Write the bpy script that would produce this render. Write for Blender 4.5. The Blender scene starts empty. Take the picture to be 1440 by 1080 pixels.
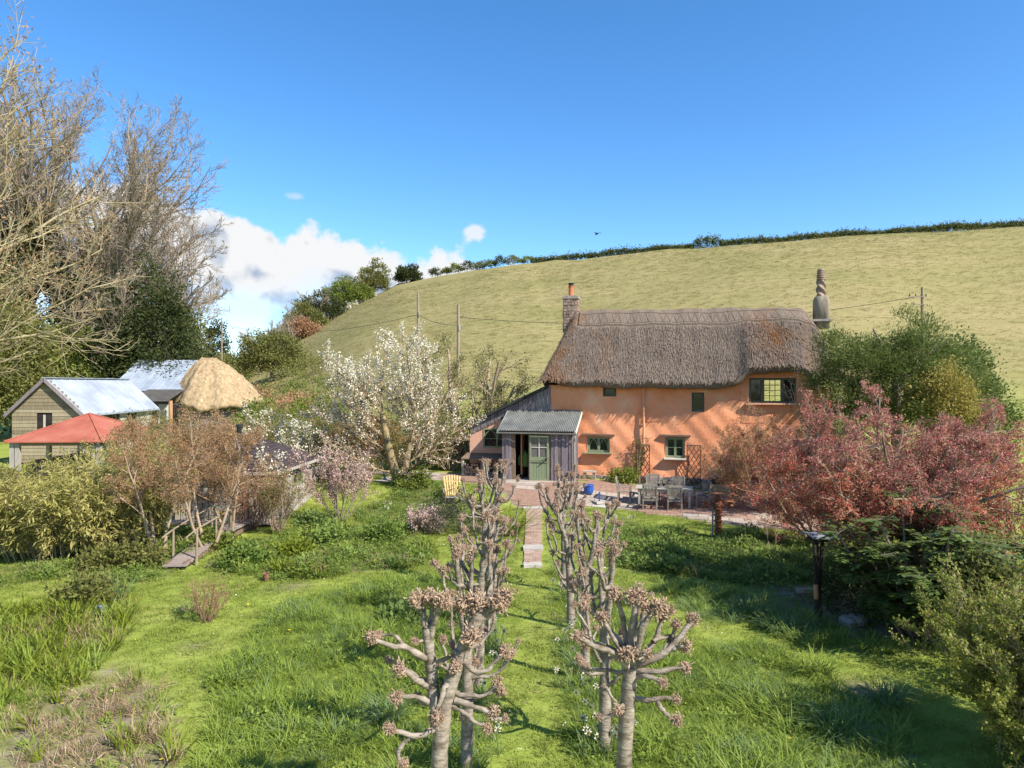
import bpy, math, random
import numpy as np
from mathutils import Vector, Matrix

S = bpy.context.scene
COL = S.collection
rad = math.radians
RNG = np.random.default_rng(11)
random.seed(5)

# ------------------------------------------------------------------ camera
CAM_H = 4.95
cd = bpy.data.cameras.new('camera'); cam = bpy.data.objects.new('camera', cd); COL.objects.link(cam)
cam.location = (0, 0, CAM_H); cam.rotation_euler = (rad(90), 0, 0)
cd.sensor_width = 36; cd.lens = 25; cd.clip_start = .1; cd.clip_end = 6000
S.camera = cam
S.view_settings.view_transform = 'Standard'; S.view_settings.look = 'None'
S.view_settings.exposure = 1.27; S.view_settings.gamma = 1
S.view_settings.use_curve_mapping = False

# ------------------------------------------------------------------ sun and sky
SUN_EL, SUN_AZ = 41, 126
sd = bpy.data.lights.new('sun', 'SUN'); sd.energy = 3.8; sd.angle = rad(.5); sd.color = (1, .95, .86)
sun = bpy.data.objects.new('sun', sd); COL.objects.link(sun); sun.location = (30, -15, 60)
sdir = Vector((math.sin(rad(SUN_AZ)) * math.cos(rad(SUN_EL)), math.cos(rad(SUN_AZ)) * math.cos(rad(SUN_EL)), math.sin(rad(SUN_EL))))
sun.rotation_euler = sdir.to_track_quat('Z', 'Y').to_euler()

def world():
    w = bpy.data.worlds.new('World'); S.world = w; w.use_nodes = True
    nt = w.node_tree; nt.nodes.clear(); N = nt.nodes.new; L = nt.links.new
    out = N('ShaderNodeOutputWorld')
    sky = N('ShaderNodeTexSky'); sky.sky_type = 'NISHITA'; sky.sun_disc = False
    sky.sun_elevation = rad(SUN_EL); sky.sun_rotation = rad(SUN_AZ)
    sky.altitude = 60; sky.air_density = .85; sky.dust_density = .3; sky.ozone_density = 3.0
    hs = N('ShaderNodeHueSaturation'); hs.inputs['Saturation'].default_value = 1.25; hs.inputs['Hue'].default_value = .5; hs.inputs['Value'].default_value = 1.0
    L(sky.outputs[0], hs.inputs['Color'])
    bg = N('ShaderNodeBackground'); bg.inputs[1].default_value = .108; L(hs.outputs[0], bg.inputs[0])
    tc = N('ShaderNodeTexCoord')
    sx = N('ShaderNodeSeparateXYZ'); L(tc.outputs['Generated'], sx.inputs[0])
    def mth(op, a, b=None, c=None, clamp=False):
        m = N('ShaderNodeMath'); m.operation = op; m.use_clamp = clamp
        for i, v in enumerate((a, b, c)):
            if v is None: continue
            if isinstance(v, (int, float)): m.inputs[i].default_value = v
            else: L(v, m.inputs[i])
        return m.outputs[0]
    def sstep(v, a, b):
        m = N('ShaderNodeMapRange'); m.interpolation_type = 'SMOOTHSTEP'
        L(v, m.inputs[0]); m.inputs[1].default_value = a; m.inputs[2].default_value = b
        return m.outputs[0]
    def noise(scale, det, off=(0, 0, 0), rough=.5):
        mp = N('ShaderNodeMapping'); mp.inputs['Location'].default_value = off; mp.inputs['Scale'].default_value = (1, 1, 1.35)
        L(tc.outputs['Generated'], mp.inputs[0])
        n = N('ShaderNodeTexNoise'); n.inputs['Scale'].default_value = scale; n.inputs['Detail'].default_value = det; n.inputs['Roughness'].default_value = rough
        L(mp.outputs[0], n.inputs[0]); return n.outputs[0]
    def billow(scale, off=(0, 0, 0)):
        mp = N('ShaderNodeMapping'); mp.inputs['Location'].default_value = off
        L(tc.outputs['Generated'], mp.inputs[0])
        n0 = N('ShaderNodeTexNoise'); n0.inputs['Scale'].default_value = scale * 1.3; n0.inputs['Detail'].default_value = 3
        L(mp.outputs[0], n0.inputs[0])
        mx = N('ShaderNodeVectorMath'); mx.operation = 'MULTIPLY_ADD'; L(n0.outputs['Color'], mx.inputs[0]); mx.inputs[1].default_value = (.05,) * 3; L(mp.outputs[0], mx.inputs[2])
        v = N('ShaderNodeTexVoronoi'); v.feature = 'SMOOTH_F1'; v.inputs['Scale'].default_value = scale; v.inputs['Smoothness'].default_value = .25
        L(mx.outputs[0], v.inputs[0]); return v.outputs['Distance']
    r2 = mth('SQRT', mth('ADD', mth('MULTIPLY', sx.outputs[0], sx.outputs[0]), mth('MULTIPLY', sx.outputs[1], sx.outputs[1])))
    e = mth('DIVIDE', sx.outputs[2], mth('MAXIMUM', r2, .001))            # tangent of the elevation
    az = mth('ARCTAN2', sx.outputs[0], sx.outputs[1])                     # 0 straight ahead, clockwise
    mr = N('ShaderNodeMapRange'); L(az, mr.inputs[0]); mr.inputs[1].default_value = -.9; mr.inputs[2].default_value = .15
    cr = N('ShaderNodeFloatCurve'); L(mr.outputs[0], cr.inputs['Value'])
    c = cr.mapping.curves[0]
    tops = [(-.9, .25), (-.62, .262), (-.55, .262), (-.50, .252), (-.44, .238), (-.395, .237), (-.36, .222), (-.33, .202), (-.30, .207), (-.26, .209), (-.22, .209),
            (-.185, .200), (-.155, .185), (-.13, .180), (-.112, .180), (-.085, .193), (-.06, .190), (-.045, .170), (-.03, .160), (0.0, .170), (.03, .160), (.06, .08), (.15, 0)]
    pts = [((a + .9) / 1.05, v) for a, v in tops]
    c.points[0].location = pts[0]; c.points[1].location = pts[-1]
    for p in pts[1:-1]: c.points.new(*p)
    for p in c.points: p.handle_type = 'AUTO'
    cr.mapping.update()
    n1 = noise(9, 7); bl = billow(17); bl2 = billow(42, (.3, .1, .2))
    h = mth('SUBTRACT', cr.outputs[0], e)
    h = mth('ADD', h, mth('MULTIPLY', mth('SUBTRACT', n1, .5), .06))
    h = mth('ADD', h, mth('MULTIPLY', mth('SUBTRACT', .42, bl), .045))
    h = mth('ADD', h, mth('MULTIPLY', mth('SUBTRACT', .42, bl2), .018))
    m = sstep(h, -.004, .013)
    low = sstep(mth('ADD', e, mth('MULTIPLY', mth('SUBTRACT', n1, .5), .16)), .055, .15)
    m = mth('MULTIPLY', m, mth('MULTIPLY_ADD', low, .75, .25))
    def puff(px, py, rx, ry, amp, thr):
        a0 = math.atan((px - 720) / 1000); e0 = (540 - py) / 1000 * math.cos(a0)
        dx = mth('DIVIDE', mth('SUBTRACT', az, a0), rx); dy = mth('DIVIDE', mth('SUBTRACT', e, e0), ry)
        g = mth('SUBTRACT', 1, mth('SQRT', mth('ADD', mth('MULTIPLY', dx, dx), mth('MULTIPLY', dy, dy))))
        g = mth('ADD', g, mth('MULTIPLY', mth('SUBTRACT', noise(38, 5, (px * .01, .2, 0)), .5), 2.0))
        return mth('MULTIPLY', sstep(g, 0, thr), amp)
    for pf in ((668, 327, .027, .018, .82, .6), (416, 277, .016, .007, .42, .9)):
        m = mth('MAXIMUM', m, puff(*pf))
    m = mth('MULTIPLY', m, 1, clamp=True)
    # shading of the cloud: bright rounded tops, bluish grey flat base
    n2 = noise(7, 6, (.06, -.03, .05)); bs = billow(17, (.012, -.006, .014))
    body = sstep(mth('ADD', h, mth('ADD', mth('MULTIPLY', mth('SUBTRACT', n2, .5), .12), mth('MULTIPLY', mth('SUBTRACT', bs, bl), .30))), .06, .18)
    rp = N('ShaderNodeValToRGB'); L(body, rp.inputs[0])
    rp.color_ramp.elements[0].color = (.90, .91, .92, 1); rp.color_ramp.elements[1].color = (.40, .49, .64, 1)
    bc = N('ShaderNodeBackground'); L(rp.outputs[0], bc.inputs[0]); bc.inputs[1].default_value = .43
    mix = N('ShaderNodeMixShader'); L(m, mix.inputs[0]); L(bg.outputs[0], mix.inputs[1]); L(bc.outputs[0], mix.inputs[2])
    L(mix.outputs[0], out.inputs[0])
world()

# ------------------------------------------------------------------ helpers: objects
def tag(o, label=None, cat=None, group=None, kind=None):
    if label: o['label'] = label
    if cat: o['category'] = cat
    if group: o['group'] = group
    if kind: o['kind'] = kind
    return o
def empty(name, loc, rz=0, label=None, cat=None, group=None):
    o = bpy.data.objects.new(name, None); COL.objects.link(o); o.empty_display_size = .2
    o.location = loc; o.rotation_euler = (0, 0, rz)
    return tag(o, label, cat, group)
def link(name, me, mat=None, parent=None, loc=None, rz=None):
    o = bpy.data.objects.new(name, me); COL.objects.link(o)
    if mat is not None and not me.materials: me.materials.append(mat)
    if parent is not None: o.parent = parent
    if loc is not None: o.location = loc
    if rz is not None: o.rotation_euler = (0, 0, rz)
    return o
def copy_tree(o, parent=None):
    c = o.copy(); COL.objects.link(c); c.parent = parent
    for ch in list(o.children): copy_tree(ch, c)
    return c
def mesh_np(name, V, faces, tint=None, smooth=False, zone=None):
    V = np.ascontiguousarray(V, dtype=np.float32); faces = [np.asarray(f, dtype=np.int32) for f in faces if len(f)]
    me = bpy.data.meshes.new(name)
    me.vertices.add(len(V)); me.vertices.foreach_set('co', V.ravel())
    idx = np.concatenate([f.ravel() for f in faces]); tot = np.concatenate([np.full(len(f), f.shape[1], np.int32) for f in faces])
    st = np.concatenate([[0], np.cumsum(tot)[:-1]]).astype(np.int32)
    me.loops.add(len(idx)); me.loops.foreach_set('vertex_index', idx)
    me.polygons.add(len(tot)); me.polygons.foreach_set('loop_start', st)
    me.polygons.foreach_set('use_smooth', np.full(len(tot), smooth))
    if tint is not None:
        a = me.attributes.new('tint', 'FLOAT', 'FACE'); a.data.foreach_set('value', np.asarray(tint, np.float32))
    if zone is not None:
        a = me.attributes.new('zone', 'FLOAT_COLOR', 'POINT'); a.data.foreach_set('color', np.asarray(zone, np.float32).ravel())
    me.update(calc_edges=True)
    return me
def join_np(parts):
    """parts: list of (V, quads or tris, tint) -> mesh_np arguments"""
    V, F, T, n = [], [], [], 0
    for v, f, t in parts:
        V.append(v); F.append(f + n); T.append(t); n += len(v)
    return np.concatenate(V), F, np.concatenate(T)

class MB:
    """collects simple shapes in one mesh"""
    def __init__(s): s.v, s.f, s.sm = [], [], False
    def add(s, V, F):
        n = len(s.v); s.v += [tuple(p) for p in V]; s.f += [tuple(i + n for i in f) for f in F]; return s
    def box(s, c, d, rot=None, taper=1.0):
        hx, hy, hz = d[0] / 2, d[1] / 2, d[2] / 2
        P = [Vector((x * (taper if z > 0 else 1), y * (taper if z > 0 else 1), z)) for z in (-hz, hz) for x, y in ((-hx, -hy), (hx, -hy), (hx, hy), (-hx, hy))]
        if rot is not None:
            R = rot if isinstance(rot, Matrix) else Matrix.Rotation(rot, 3, 'Z'); P = [R @ p for p in P]
        P = [p + Vector(c) for p in P]
        return s.add(P, [(3, 2, 1, 0), (4, 5, 6, 7), (0, 1, 5, 4), (1, 2, 6, 5), (2, 3, 7, 6), (3, 0, 4, 7)])
    def bar(s, a, b, w, h=None, up=(0, 0, 1)):
        a, b = Vector(a), Vector(b); d = b - a; L = d.length; d.normalize()
        u = Vector(up)
        if abs(d.dot(u)) > .95: u = Vector((0, 1, 0))
        x = d.cross(u).normalized(); z = x.cross(d)
        return s.box((a + b) / 2, (w, L, h or w), Matrix((x, d, z)).transposed())
    def tube(s, pts, r, k=8, caps=True):
        pts = [Vector(p) for p in pts]; n = len(pts)
        if not hasattr(r, '__len__'): r = [r] * n
        V, F = [], []; ref = None
        for i, p in enumerate(pts):
            t = (pts[min(i + 1, n - 1)] - pts[max(i - 1, 0)]).normalized()
            if ref is None: ref = Vector((0, 0, 1)) if abs(t.z) < .9 else Vector((1, 0, 0))
            x = t.cross(ref).normalized(); y = t.cross(x)
            for j in range(k):
                a = 2 * math.pi * j / k; V.append(p + (x * math.cos(a) + y * math.sin(a)) * r[i])
        for i in range(n - 1):
            for j in range(k):
                F.append((i * k + j, i * k + (j + 1) % k, (i + 1) * k + (j + 1) % k, (i + 1) * k + j))
        if caps: F += [tuple(range(k - 1, -1, -1)), tuple((n - 1) * k + j for j in range(k))]
        return s.add(V, F)
    def lathe(s, prof, k=16, c=(0, 0, 0), fn=None):
        V, F = [], []; n = len(prof)
        for r, z in prof:
            for j in range(k):
                a = 2 * math.pi * j / k; rr = r * (fn(a, z) if fn else 1)
                V.append((c[0] + rr * math.cos(a), c[1] + rr * math.sin(a), c[2] + z))
        for i in range(n - 1):
            for j in range(k): F.append((i * k + j, i * k + (j + 1) % k, (i + 1) * k + (j + 1) % k, (i + 1) * k + j))
        F += [tuple(range(k - 1, -1, -1)), tuple((n - 1) * k + j for j in range(k))]
        return s.add(V, F)
    def prism(s, poly, y0, y1, axis='y'):
        """outline in (x, z) drawn from y0 to y1"""
        n = len(poly); V = [(x, y0, z) for x, z in poly] + [(x, y1, z) for x, z in poly]
        F = [tuple(range(n)), tuple(range(2 * n - 1, n - 1, -1))] + [(j, j + n, (j + 1) % n + n, (j + 1) % n) for j in range(n)]
        return s.add(V, F)
    def mesh(s, name, smooth=False):
        me = bpy.data.meshes.new(name); me.from_pydata(s.v, [], s.f)
        if smooth: me.polygons.foreach_set('use_smooth', [True] * len(me.polygons))
        me.update(); return me
    def build(s, name, mat, parent=None, loc=None, rz=None, smooth=False):
        return link(name, s.mesh(name, smooth), mat, parent, loc, rz)
_unit = {}
def piece(name, c, d, mat, parent, rot=None):
    """one plank, brick or slab: an object of its own, sharing its mesh with its like"""
    key = (name, mat.name)
    if key not in _unit:
        m = MB(); b = .04
        V = [(sx * (.5 if ax else .5 - 0), sy * .5, sz * .5) for ax in (1,) for sz in (-1, 1) for sx, sy in ((-1, -1), (1, -1), (1, 1), (-1, 1))]
        m.add(V, [(3, 2, 1, 0), (4, 5, 6, 7), (0, 1, 5, 4), (1, 2, 6, 5), (2, 3, 7, 6), (3, 0, 4, 7)])
        _unit[key] = m.mesh(name)
    o = link(name, _unit[key], mat, parent, c); o.scale = d
    if rot is not None: o.rotation_euler = rot if hasattr(rot, '__len__') or hasattr(rot, 'x') else (0, 0, rot)
    return o

# ------------------------------------------------------------------ helpers: materials
def mat(name, cols, scale=3, stretch=(1, 1, 1), detail=4, rough=.85, bump=0, bscale=None, tint=0., orand=0., spec=.25, metal=0, lo=.3, hi=.7, coord='Object', transl=0, bstretch=None, lobump=0, alpha=None):
    m = bpy.data.materials.new(name); m.use_nodes = True; nt = m.node_tree; nt.nodes.clear(); N = nt.nodes.new; L = nt.links.new
    out = N('ShaderNodeOutputMaterial'); b = N('ShaderNodeBsdfPrincipled')
    b.inputs['Roughness'].default_value = rough; b.inputs['Specular IOR Level'].default_value = spec; b.inputs['Metallic'].default_value = metal
    if coord == 'Position': src = N('ShaderNodeNewGeometry').outputs['Position']
    else: src = N('ShaderNodeTexCoord').outputs[coord]
    mp = N('ShaderNodeMapping'); mp.inputs['Scale'].default_value = stretch; L(src, mp.inputs[0])
    n = N('ShaderNodeTexNoise'); n.inputs['Scale'].default_value = scale; n.inputs['Detail'].default_value = detail; n.inputs['Roughness'].default_value = .6
    L(mp.outputs[0], n.inputs[0])
    mr = N('ShaderNodeMapRange'); mr.inputs[1].default_value = lo; mr.inputs[2].default_value = hi; L(n.outputs[0], mr.inputs[0])
    f = mr.outputs[0]
    def blend(f, other, k):
        x = N('ShaderNodeMix'); x.inputs[0].default_value = k; L(f, x.inputs[2]); L(other, x.inputs[3]); return x.outputs[0]
    if tint:
        a = N('ShaderNodeAttribute'); a.attribute_name = 'tint'; f = blend(f, a.outputs['Fac'], tint)
    if orand:
        f = blend(f, N('ShaderNodeObjectInfo').outputs['Random'], orand)
    cr = N('ShaderNodeValToRGB'); L(f, cr.inputs[0]); E = cr.color_ramp.elements
    k = len(cols)
    for i in range(k):
        el = E[i] if i < 2 else E.new(1)
        el.position = i / max(k - 1, 1) if k > 1 else 0
        el.color = tuple(cols[i]) + (1,)
    if k == 1: E.remove(E[1])
    L(cr.outputs[0], b.inputs['Base Color'])
    sh = b.outputs[0]
    if bump:
        n2 = N('ShaderNodeTexNoise'); n2.inputs['Scale'].default_value = bscale or scale * 4; n2.inputs['Detail'].default_value = 5
        mp2 = N('ShaderNodeMapping'); mp2.inputs['Scale'].default_value = bstretch or stretch; L(src, mp2.inputs[0]); L(mp2.outputs[0], n2.inputs[0])
        bp = N('ShaderNodeBump'); bp.inputs['Strength'].default_value = bump; bp.inputs['Distance'].default_value = .03; L(n2.outputs[0], bp.inputs['Height']); L(bp.outputs[0], b.inputs['Normal'])
    if transl:
        t = N('ShaderNodeBsdfTranslucent'); L(cr.outputs[0], t.inputs[0])
        x = N('ShaderNodeMixShader'); x.inputs[0].default_value = transl * 1.35; L(b.outputs[0], x.inputs[1]); L(t.outputs[0], x.inputs[2]); sh = x.outputs[0]
    L(sh, out.inputs[0])
    return m
def leafmat(name, cols, scale=.8, rough=.6, transl=.3, tint=.65, orand=0., spec=.2):
    return mat(name, cols, scale=scale, rough=rough, tint=tint, transl=transl, orand=orand, spec=spec, detail=2)
def wood(name, cols, scale=2.5, bump=.4, orand=.45): return mat(name, cols, scale=scale, stretch=(6, 6, .7), bump=bump, bscale=9, orand=orand, coord='Position', rough=.9, spec=.1)
def glassmat():
    m = bpy.data.materials.new('window_glass'); m.use_nodes = True; b = m.node_tree.nodes['Principled BSDF']
    b.inputs['Base Color'].default_value = (.012, .016, .016, 1); b.inputs['Roughness'].default_value = .06; b.inputs['Specular IOR Level'].default_value = .55
    return m

# ------------------------------------------------------------------ helpers: plants
def nrm(v): return v / (np.linalg.norm(v, axis=-1, keepdims=True) + 1e-9)
def grow(rng, P0, D0, L, R0, n, wob, up, tip=.35, pull=None):
    P0 = np.atleast_2d(np.asarray(P0, float)); B = len(P0); L = np.broadcast_to(np.asarray(L, float), (B,)); R0 = np.broadcast_to(np.asarray(R0, float), (B,))
    P = np.empty((B, n + 1, 3)); P[:, 0] = P0; d = nrm(np.atleast_2d(np.asarray(D0, float))); st = (L / n)[:, None]
    u = np.array([0, 0, up], float)
    for i in range(n):
        d = nrm(d + rng.normal(0, wob, (B, 3)) + u); P[:, i + 1] = P[:, i] + d * st
    return P, R0[:, None] * np.linspace(1, tip, n + 1)[None], L.copy()
def spawn(rng, br, m, t0, t1, ang, lf, rf, rmin=.004, fade=.55):
    P, R, L = br; B, n1, _ = P.shape; n = n1 - 1
    t = t0 + (t1 - t0) * (np.arange(m)[None] + rng.random((B, m))) / m
    k = np.minimum((t * n).astype(int), n - 1); f = (t * n - k)[..., None]; b = np.arange(B)[:, None]
    a, c = P[b, k], P[b, k + 1]; p = a + (c - a) * f; tan = nrm(c - a)
    r = rng.normal(size=p.shape); perp = nrm(r - tan * (r * tan).sum(-1, keepdims=True))
    an = (ang * rng.uniform(.65, 1.35, (B, m)))[..., None]
    d = tan * np.cos(an) + perp * np.sin(an)
    rr = np.maximum(R[b, k] * rf * rng.uniform(.7, 1.1, (B, m)), rmin)
    LL = L[:, None] * lf * rng.uniform(.6, 1.25, (B, m)) * (1.1 - fade * t)
    return p.reshape(-1, 3), d.reshape(-1, 3), LL.ravel(), rr.ravel()
def tubes(br, k=3):
    P, R = br[0], br[1]; B, n1, _ = P.shape
    T = np.empty_like(P); T[:, 1:-1] = P[:, 2:] - P[:, :-2]; T[:, 0] = P[:, 1] - P[:, 0]; T[:, -1] = P[:, -1] - P[:, -2]; T = nrm(T)
    d0 = nrm(P[:, -1] - P[:, 0]); ax = np.argmin(np.abs(d0), axis=1); ref = np.eye(3)[ax][:, None]
    X = nrm(np.cross(T, np.broadcast_to(ref, T.shape))); Y = np.cross(T, X)
    a = np.arange(k) * 2 * np.pi / k
    V = P[:, :, None] + R[:, :, None, None] * (np.cos(a)[:, None] * X[:, :, None] + np.sin(a)[:, None] * Y[:, :, None])
    i = np.arange(B)[:, None, None] * n1 * k + np.arange(n1 - 1)[None, :, None] * k; j = np.arange(k)[None, None]
    jn = (j + 1) % k
    F = np.stack([i + j, i + jn, i + k + jn, i + k + j], -1).reshape(-1, 4)
    return V.reshape(-1, 3), F, np.full(len(F), .5)
def along(rng, br, m, t0=0., t1=1.):
    P = br[0]; B, n1, _ = P.shape; n = n1 - 1
    t = rng.uniform(t0, t1, (B, m)); k = np.minimum((t * n).astype(int), n - 1); f = (t * n - k)[..., None]; b = np.arange(B)[:, None]
    a, c = P[b, k], P[b, k + 1]
    return (a + (c - a) * f).reshape(-1, 3), nrm(c - a).reshape(-1, 3)
def leaves(rng, P, size, asp=.55, up=.4, D=None, dmix=1.0, droop=0.):
    n = len(P); r = nrm(rng.normal(size=(n, 3)))
    d = r if D is None else nrm(D + r * dmix)
    d = nrm(d + np.array([0, 0, -droop]))
    nn = nrm(rng.normal(size=(n, 3)) + np.array([0, 0, up * 2])); s = nrm(np.cross(d, nn))
    L = size * rng.uniform(.6, 1.3, (n, 1))
    V = np.stack([P, P + d * L * .5 + s * L * asp * .5, P + d * L, P + d * L * .5 - s * L * asp * .5], 1).reshape(-1, 3)
    F = np.arange(n * 4).reshape(-1, 4)
    return V, F, rng.random(n)
def clumps(rng, n, per, c, r, rc, shell=.55, bottom=-.4, lump=.25):
    """leaf positions: n clumps in an uneven ellipsoid of radii r at c, per leaves within rc of each"""
    d = nrm(rng.normal(size=(n * 2, 3))); d = d[d[:, 2] > bottom][:n]; n = len(d)
    ph = rng.uniform(0, 6.28, 6)
    bumps = 1 + lump * (np.sin(d[:, 0] * 3.1 + ph[0]) * np.sin(d[:, 1] * 3.7 + ph[1]) + .7 * np.sin(d[:, 2] * 5 + ph[2] + d[:, 0] * 4) + .5 * np.sin(d[:, 1] * 9 + ph[3]))
    q = d * (shell + (1 - shell) * rng.random((n, 1)) ** .5) * bumps[:, None]
    cc = np.asarray(c) + q * np.asarray(r)
    cs = rng.random(n)
    P = (cc[:, None] + rng.normal(0, 1, (n, per, 3)) * rc * np.array([1, 1, .75])).reshape(-1, 3)
    return P, np.repeat(cs, per), np.repeat(d, per, axis=0)
def plant(name, label, cat, base, parts, group=None, rz=0, kind=None):
    o = empty(name, base, rz, label, cat, group)
    for pn, pc, m, sm in parts:
        V, F, T = join_np(pc) if isinstance(pc, list) else (pc[0], [pc[1]], pc[2])
        link(pn, mesh_np(pn, V, F, T, sm), m, o)
    return o

# ------------------------------------------------------------------ terrain
def sst(x, a, b):
    t = np.clip((np.asarray(x, float) - a) / (b - a), 0, 1); return t * t * (3 - 2 * t)
_px = (np.array([-1500, -600, 0, 200, 300, 400, 440, 500, 560, 620, 700, 850, 1000, 1200, 1440, 2200, 3000]) - 720) / 1000
_py = np.array([540, 539, 538, 533, 516, 482, 460, 426, 398, 386, 375, 359, 346, 331.5, 316.5, 285, 290])
_pd = np.array([200, 200, 200, 195, 190, 200, 215, 230, 240, 235, 225, 212, 205, 200, 192, 185, 185])
_pf = np.array([90, 90, 85, 80, 70, 54, 48, 42, 40, 39, 38, 38, 38, 38, 38, 38, 38])
def crest(u): return np.interp(u, _px, _pd), CAM_H + (540 - np.interp(u, _px, _py)) / 1000 * np.interp(u, _px, _pd)
def gz(x, y):
    x = np.asarray(x, float); y = np.asarray(y, float)
    z = .5 * sst(y, 27.9, 31.6) * (1 - .75 * sst(x, 3, 8)) * sst(x, -14, -6)
    u = x / np.maximum(y, 10.); yc, zc = crest(u); yf = np.interp(u, _px, _pf)
    t = (y - yf) / (yc - yf)
    s = np.where(t < 1, np.clip(t, 0, 1) ** 1.06, 1 - .5 * (t - 1) - .25 * np.minimum(t - 1, .5) ** 2)
    s = np.where((t > 0) & (t < 1), s - .02 * np.sin(np.clip(t, 0, 1) * 3.1416) * np.sin(u * 9 + 1), s)
    hill = np.maximum(zc, 0.3) * np.clip(s, 0, 1) * (y > 30)
    z = z + hill + .12 * sst(t, .02, .2) * np.sin(x * .21 + 1.3) * np.sin(y * .17)
    return z
def g1(x, y): return float(gz(x, y))
def G(px, py, z=0.0):
    Y = (CAM_H - z) * 1000 / (py - 540.); return ((px - 720) / 1000 * Y, Y)
def inpoly(x, y, poly):
    r = np.zeros(len(x), bool); n = len(poly)
    for i in range(n):
        x0, y0 = poly[i]; x1, y1 = poly[i - 1]
        if y0 == y1: continue
        c = ((y0 > y) != (y1 > y)) & (x < (x1 - x0) * (y - y0) / (y1 - y0) + x0); r ^= c
    return r
def GP(pts): return [G(*p) for p in pts]
def in_any(x, y, polys):
    r = np.zeros(len(x), bool)
    for p in polys: r |= inpoly(x, y, p)
    return r
def fill(rng, poly, dens):
    """random points in a ground polygon, dens per square metre"""
    a = np.array(poly); lo, hi = a.min(0), a.max(0); n = int(dens * (hi - lo).prod())
    p = rng.uniform(lo, hi, (n, 2)); return p[inpoly(p[:, 0], p[:, 1], poly)]
# ================================================================== ground sheet
MEADOW_L = GP([(215, 1200), (300, 1080), (305, 960), (345, 905), (400, 860), (470, 832), (540, 818), (610, 815), (655, 822), (683, 845), (676, 900), (664, 960), (648, 1060), (640, 1120), (560, 1200)])
MEADOW_R = GP([(800, 905), (830, 890), (880, 905), (960, 925), (1040, 905), (1110, 925), (1200, 985), (1290, 1010), (1290, 1200), (835, 1200), (815, 1060)])
STRIP_R = GP([(782, 800), (800, 800), (880, 870), (905, 905), (850, 1080), (822, 1080), (798, 905)])
TUSSOCK_R = GP([(925, 825), (985, 822), (1060, 835), (1150, 870), (1200, 905), (1150, 918), (1060, 880), (960, 872)])
BED_R = GP([(868, 752), (905, 746), (1000, 757), (1080, 760), (1205, 785), (1215, 815), (1130, 820), (1040, 820), (940, 806), (868, 800)])
BED_L = GP([(292, 795), (330, 770), (400, 750), (470, 738), (590, 752), (608, 775), (590, 797), (500, 805), (430, 818), (370, 815)])
BED_LL = GP([(-40, 800), (110, 788), (190, 770), (250, 790), (246, 806), (205, 818), (100, 826), (120, 808), (-40, 832)])
BED_BACK = GP([(130, 775), (175, 752), (235, 745), (310, 748), (305, 765), (265, 790), (190, 782)])
BED_GREEN = GP([(-60, 868), (60, 862), (178, 838), (192, 868), (150, 925), (105, 975), (40, 1000), (-60, 1010)])
BED_BROWN = GP([(-20, 1090), (15, 1010), (70, 985), (130, 975), (210, 955), (238, 985), (252, 1090)])
BED_TREE = GP([(500, 720), (575, 700), (640, 690), (640, 725), (590, 745), (510, 742)])
BED_YEW = GP([(1080, 765), (1440, 800), (1440, 900), (1200, 900), (1180, 862), (1100, 860), (1060, 800)])
GREY_PATH = [G(1290, 1075), G(1180, 1000), G(1130, 965), G(1200, 960), G(1260, 1000)]
PATIO = [(2.0, 28.6), (3.7, 28.45), (5.5, 27.0), (7.2, 25.35), (8.3, 24.5), (10.6, 23.6), (12.2, 24.5), (11.5, 31.2), (4.0, 33.0), (2.6, 31.5)]
LANE = [(-.9, 31.4), (.2, 28.4), (2.0, 28.6), (2.6, 31.5), (3.3, 33.4), (-.5, 34.2), (-3.2, 35.2), (-7.5, 36.2), (-7.5, 35.2), (-5.4, 34.6), (-6.4, 32.4), (-5.2, 32.0), (-3.2, 33.0)]
BARE = [G(x, y) for x, y in ()]
bare_spots = [(405, 826, .5), (275, 908, .3), (145, 950, .5), (90, 985, .7), (62, 875, .7), (1215, 968, .55), (1180, 840, 1.6), (1210, 850, 1.2), (1165, 870, .8), (125, 905, .4), (300, 835, .25), (800, 870, .25), (650, 990, .25), (1035, 930, .4)]

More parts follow.
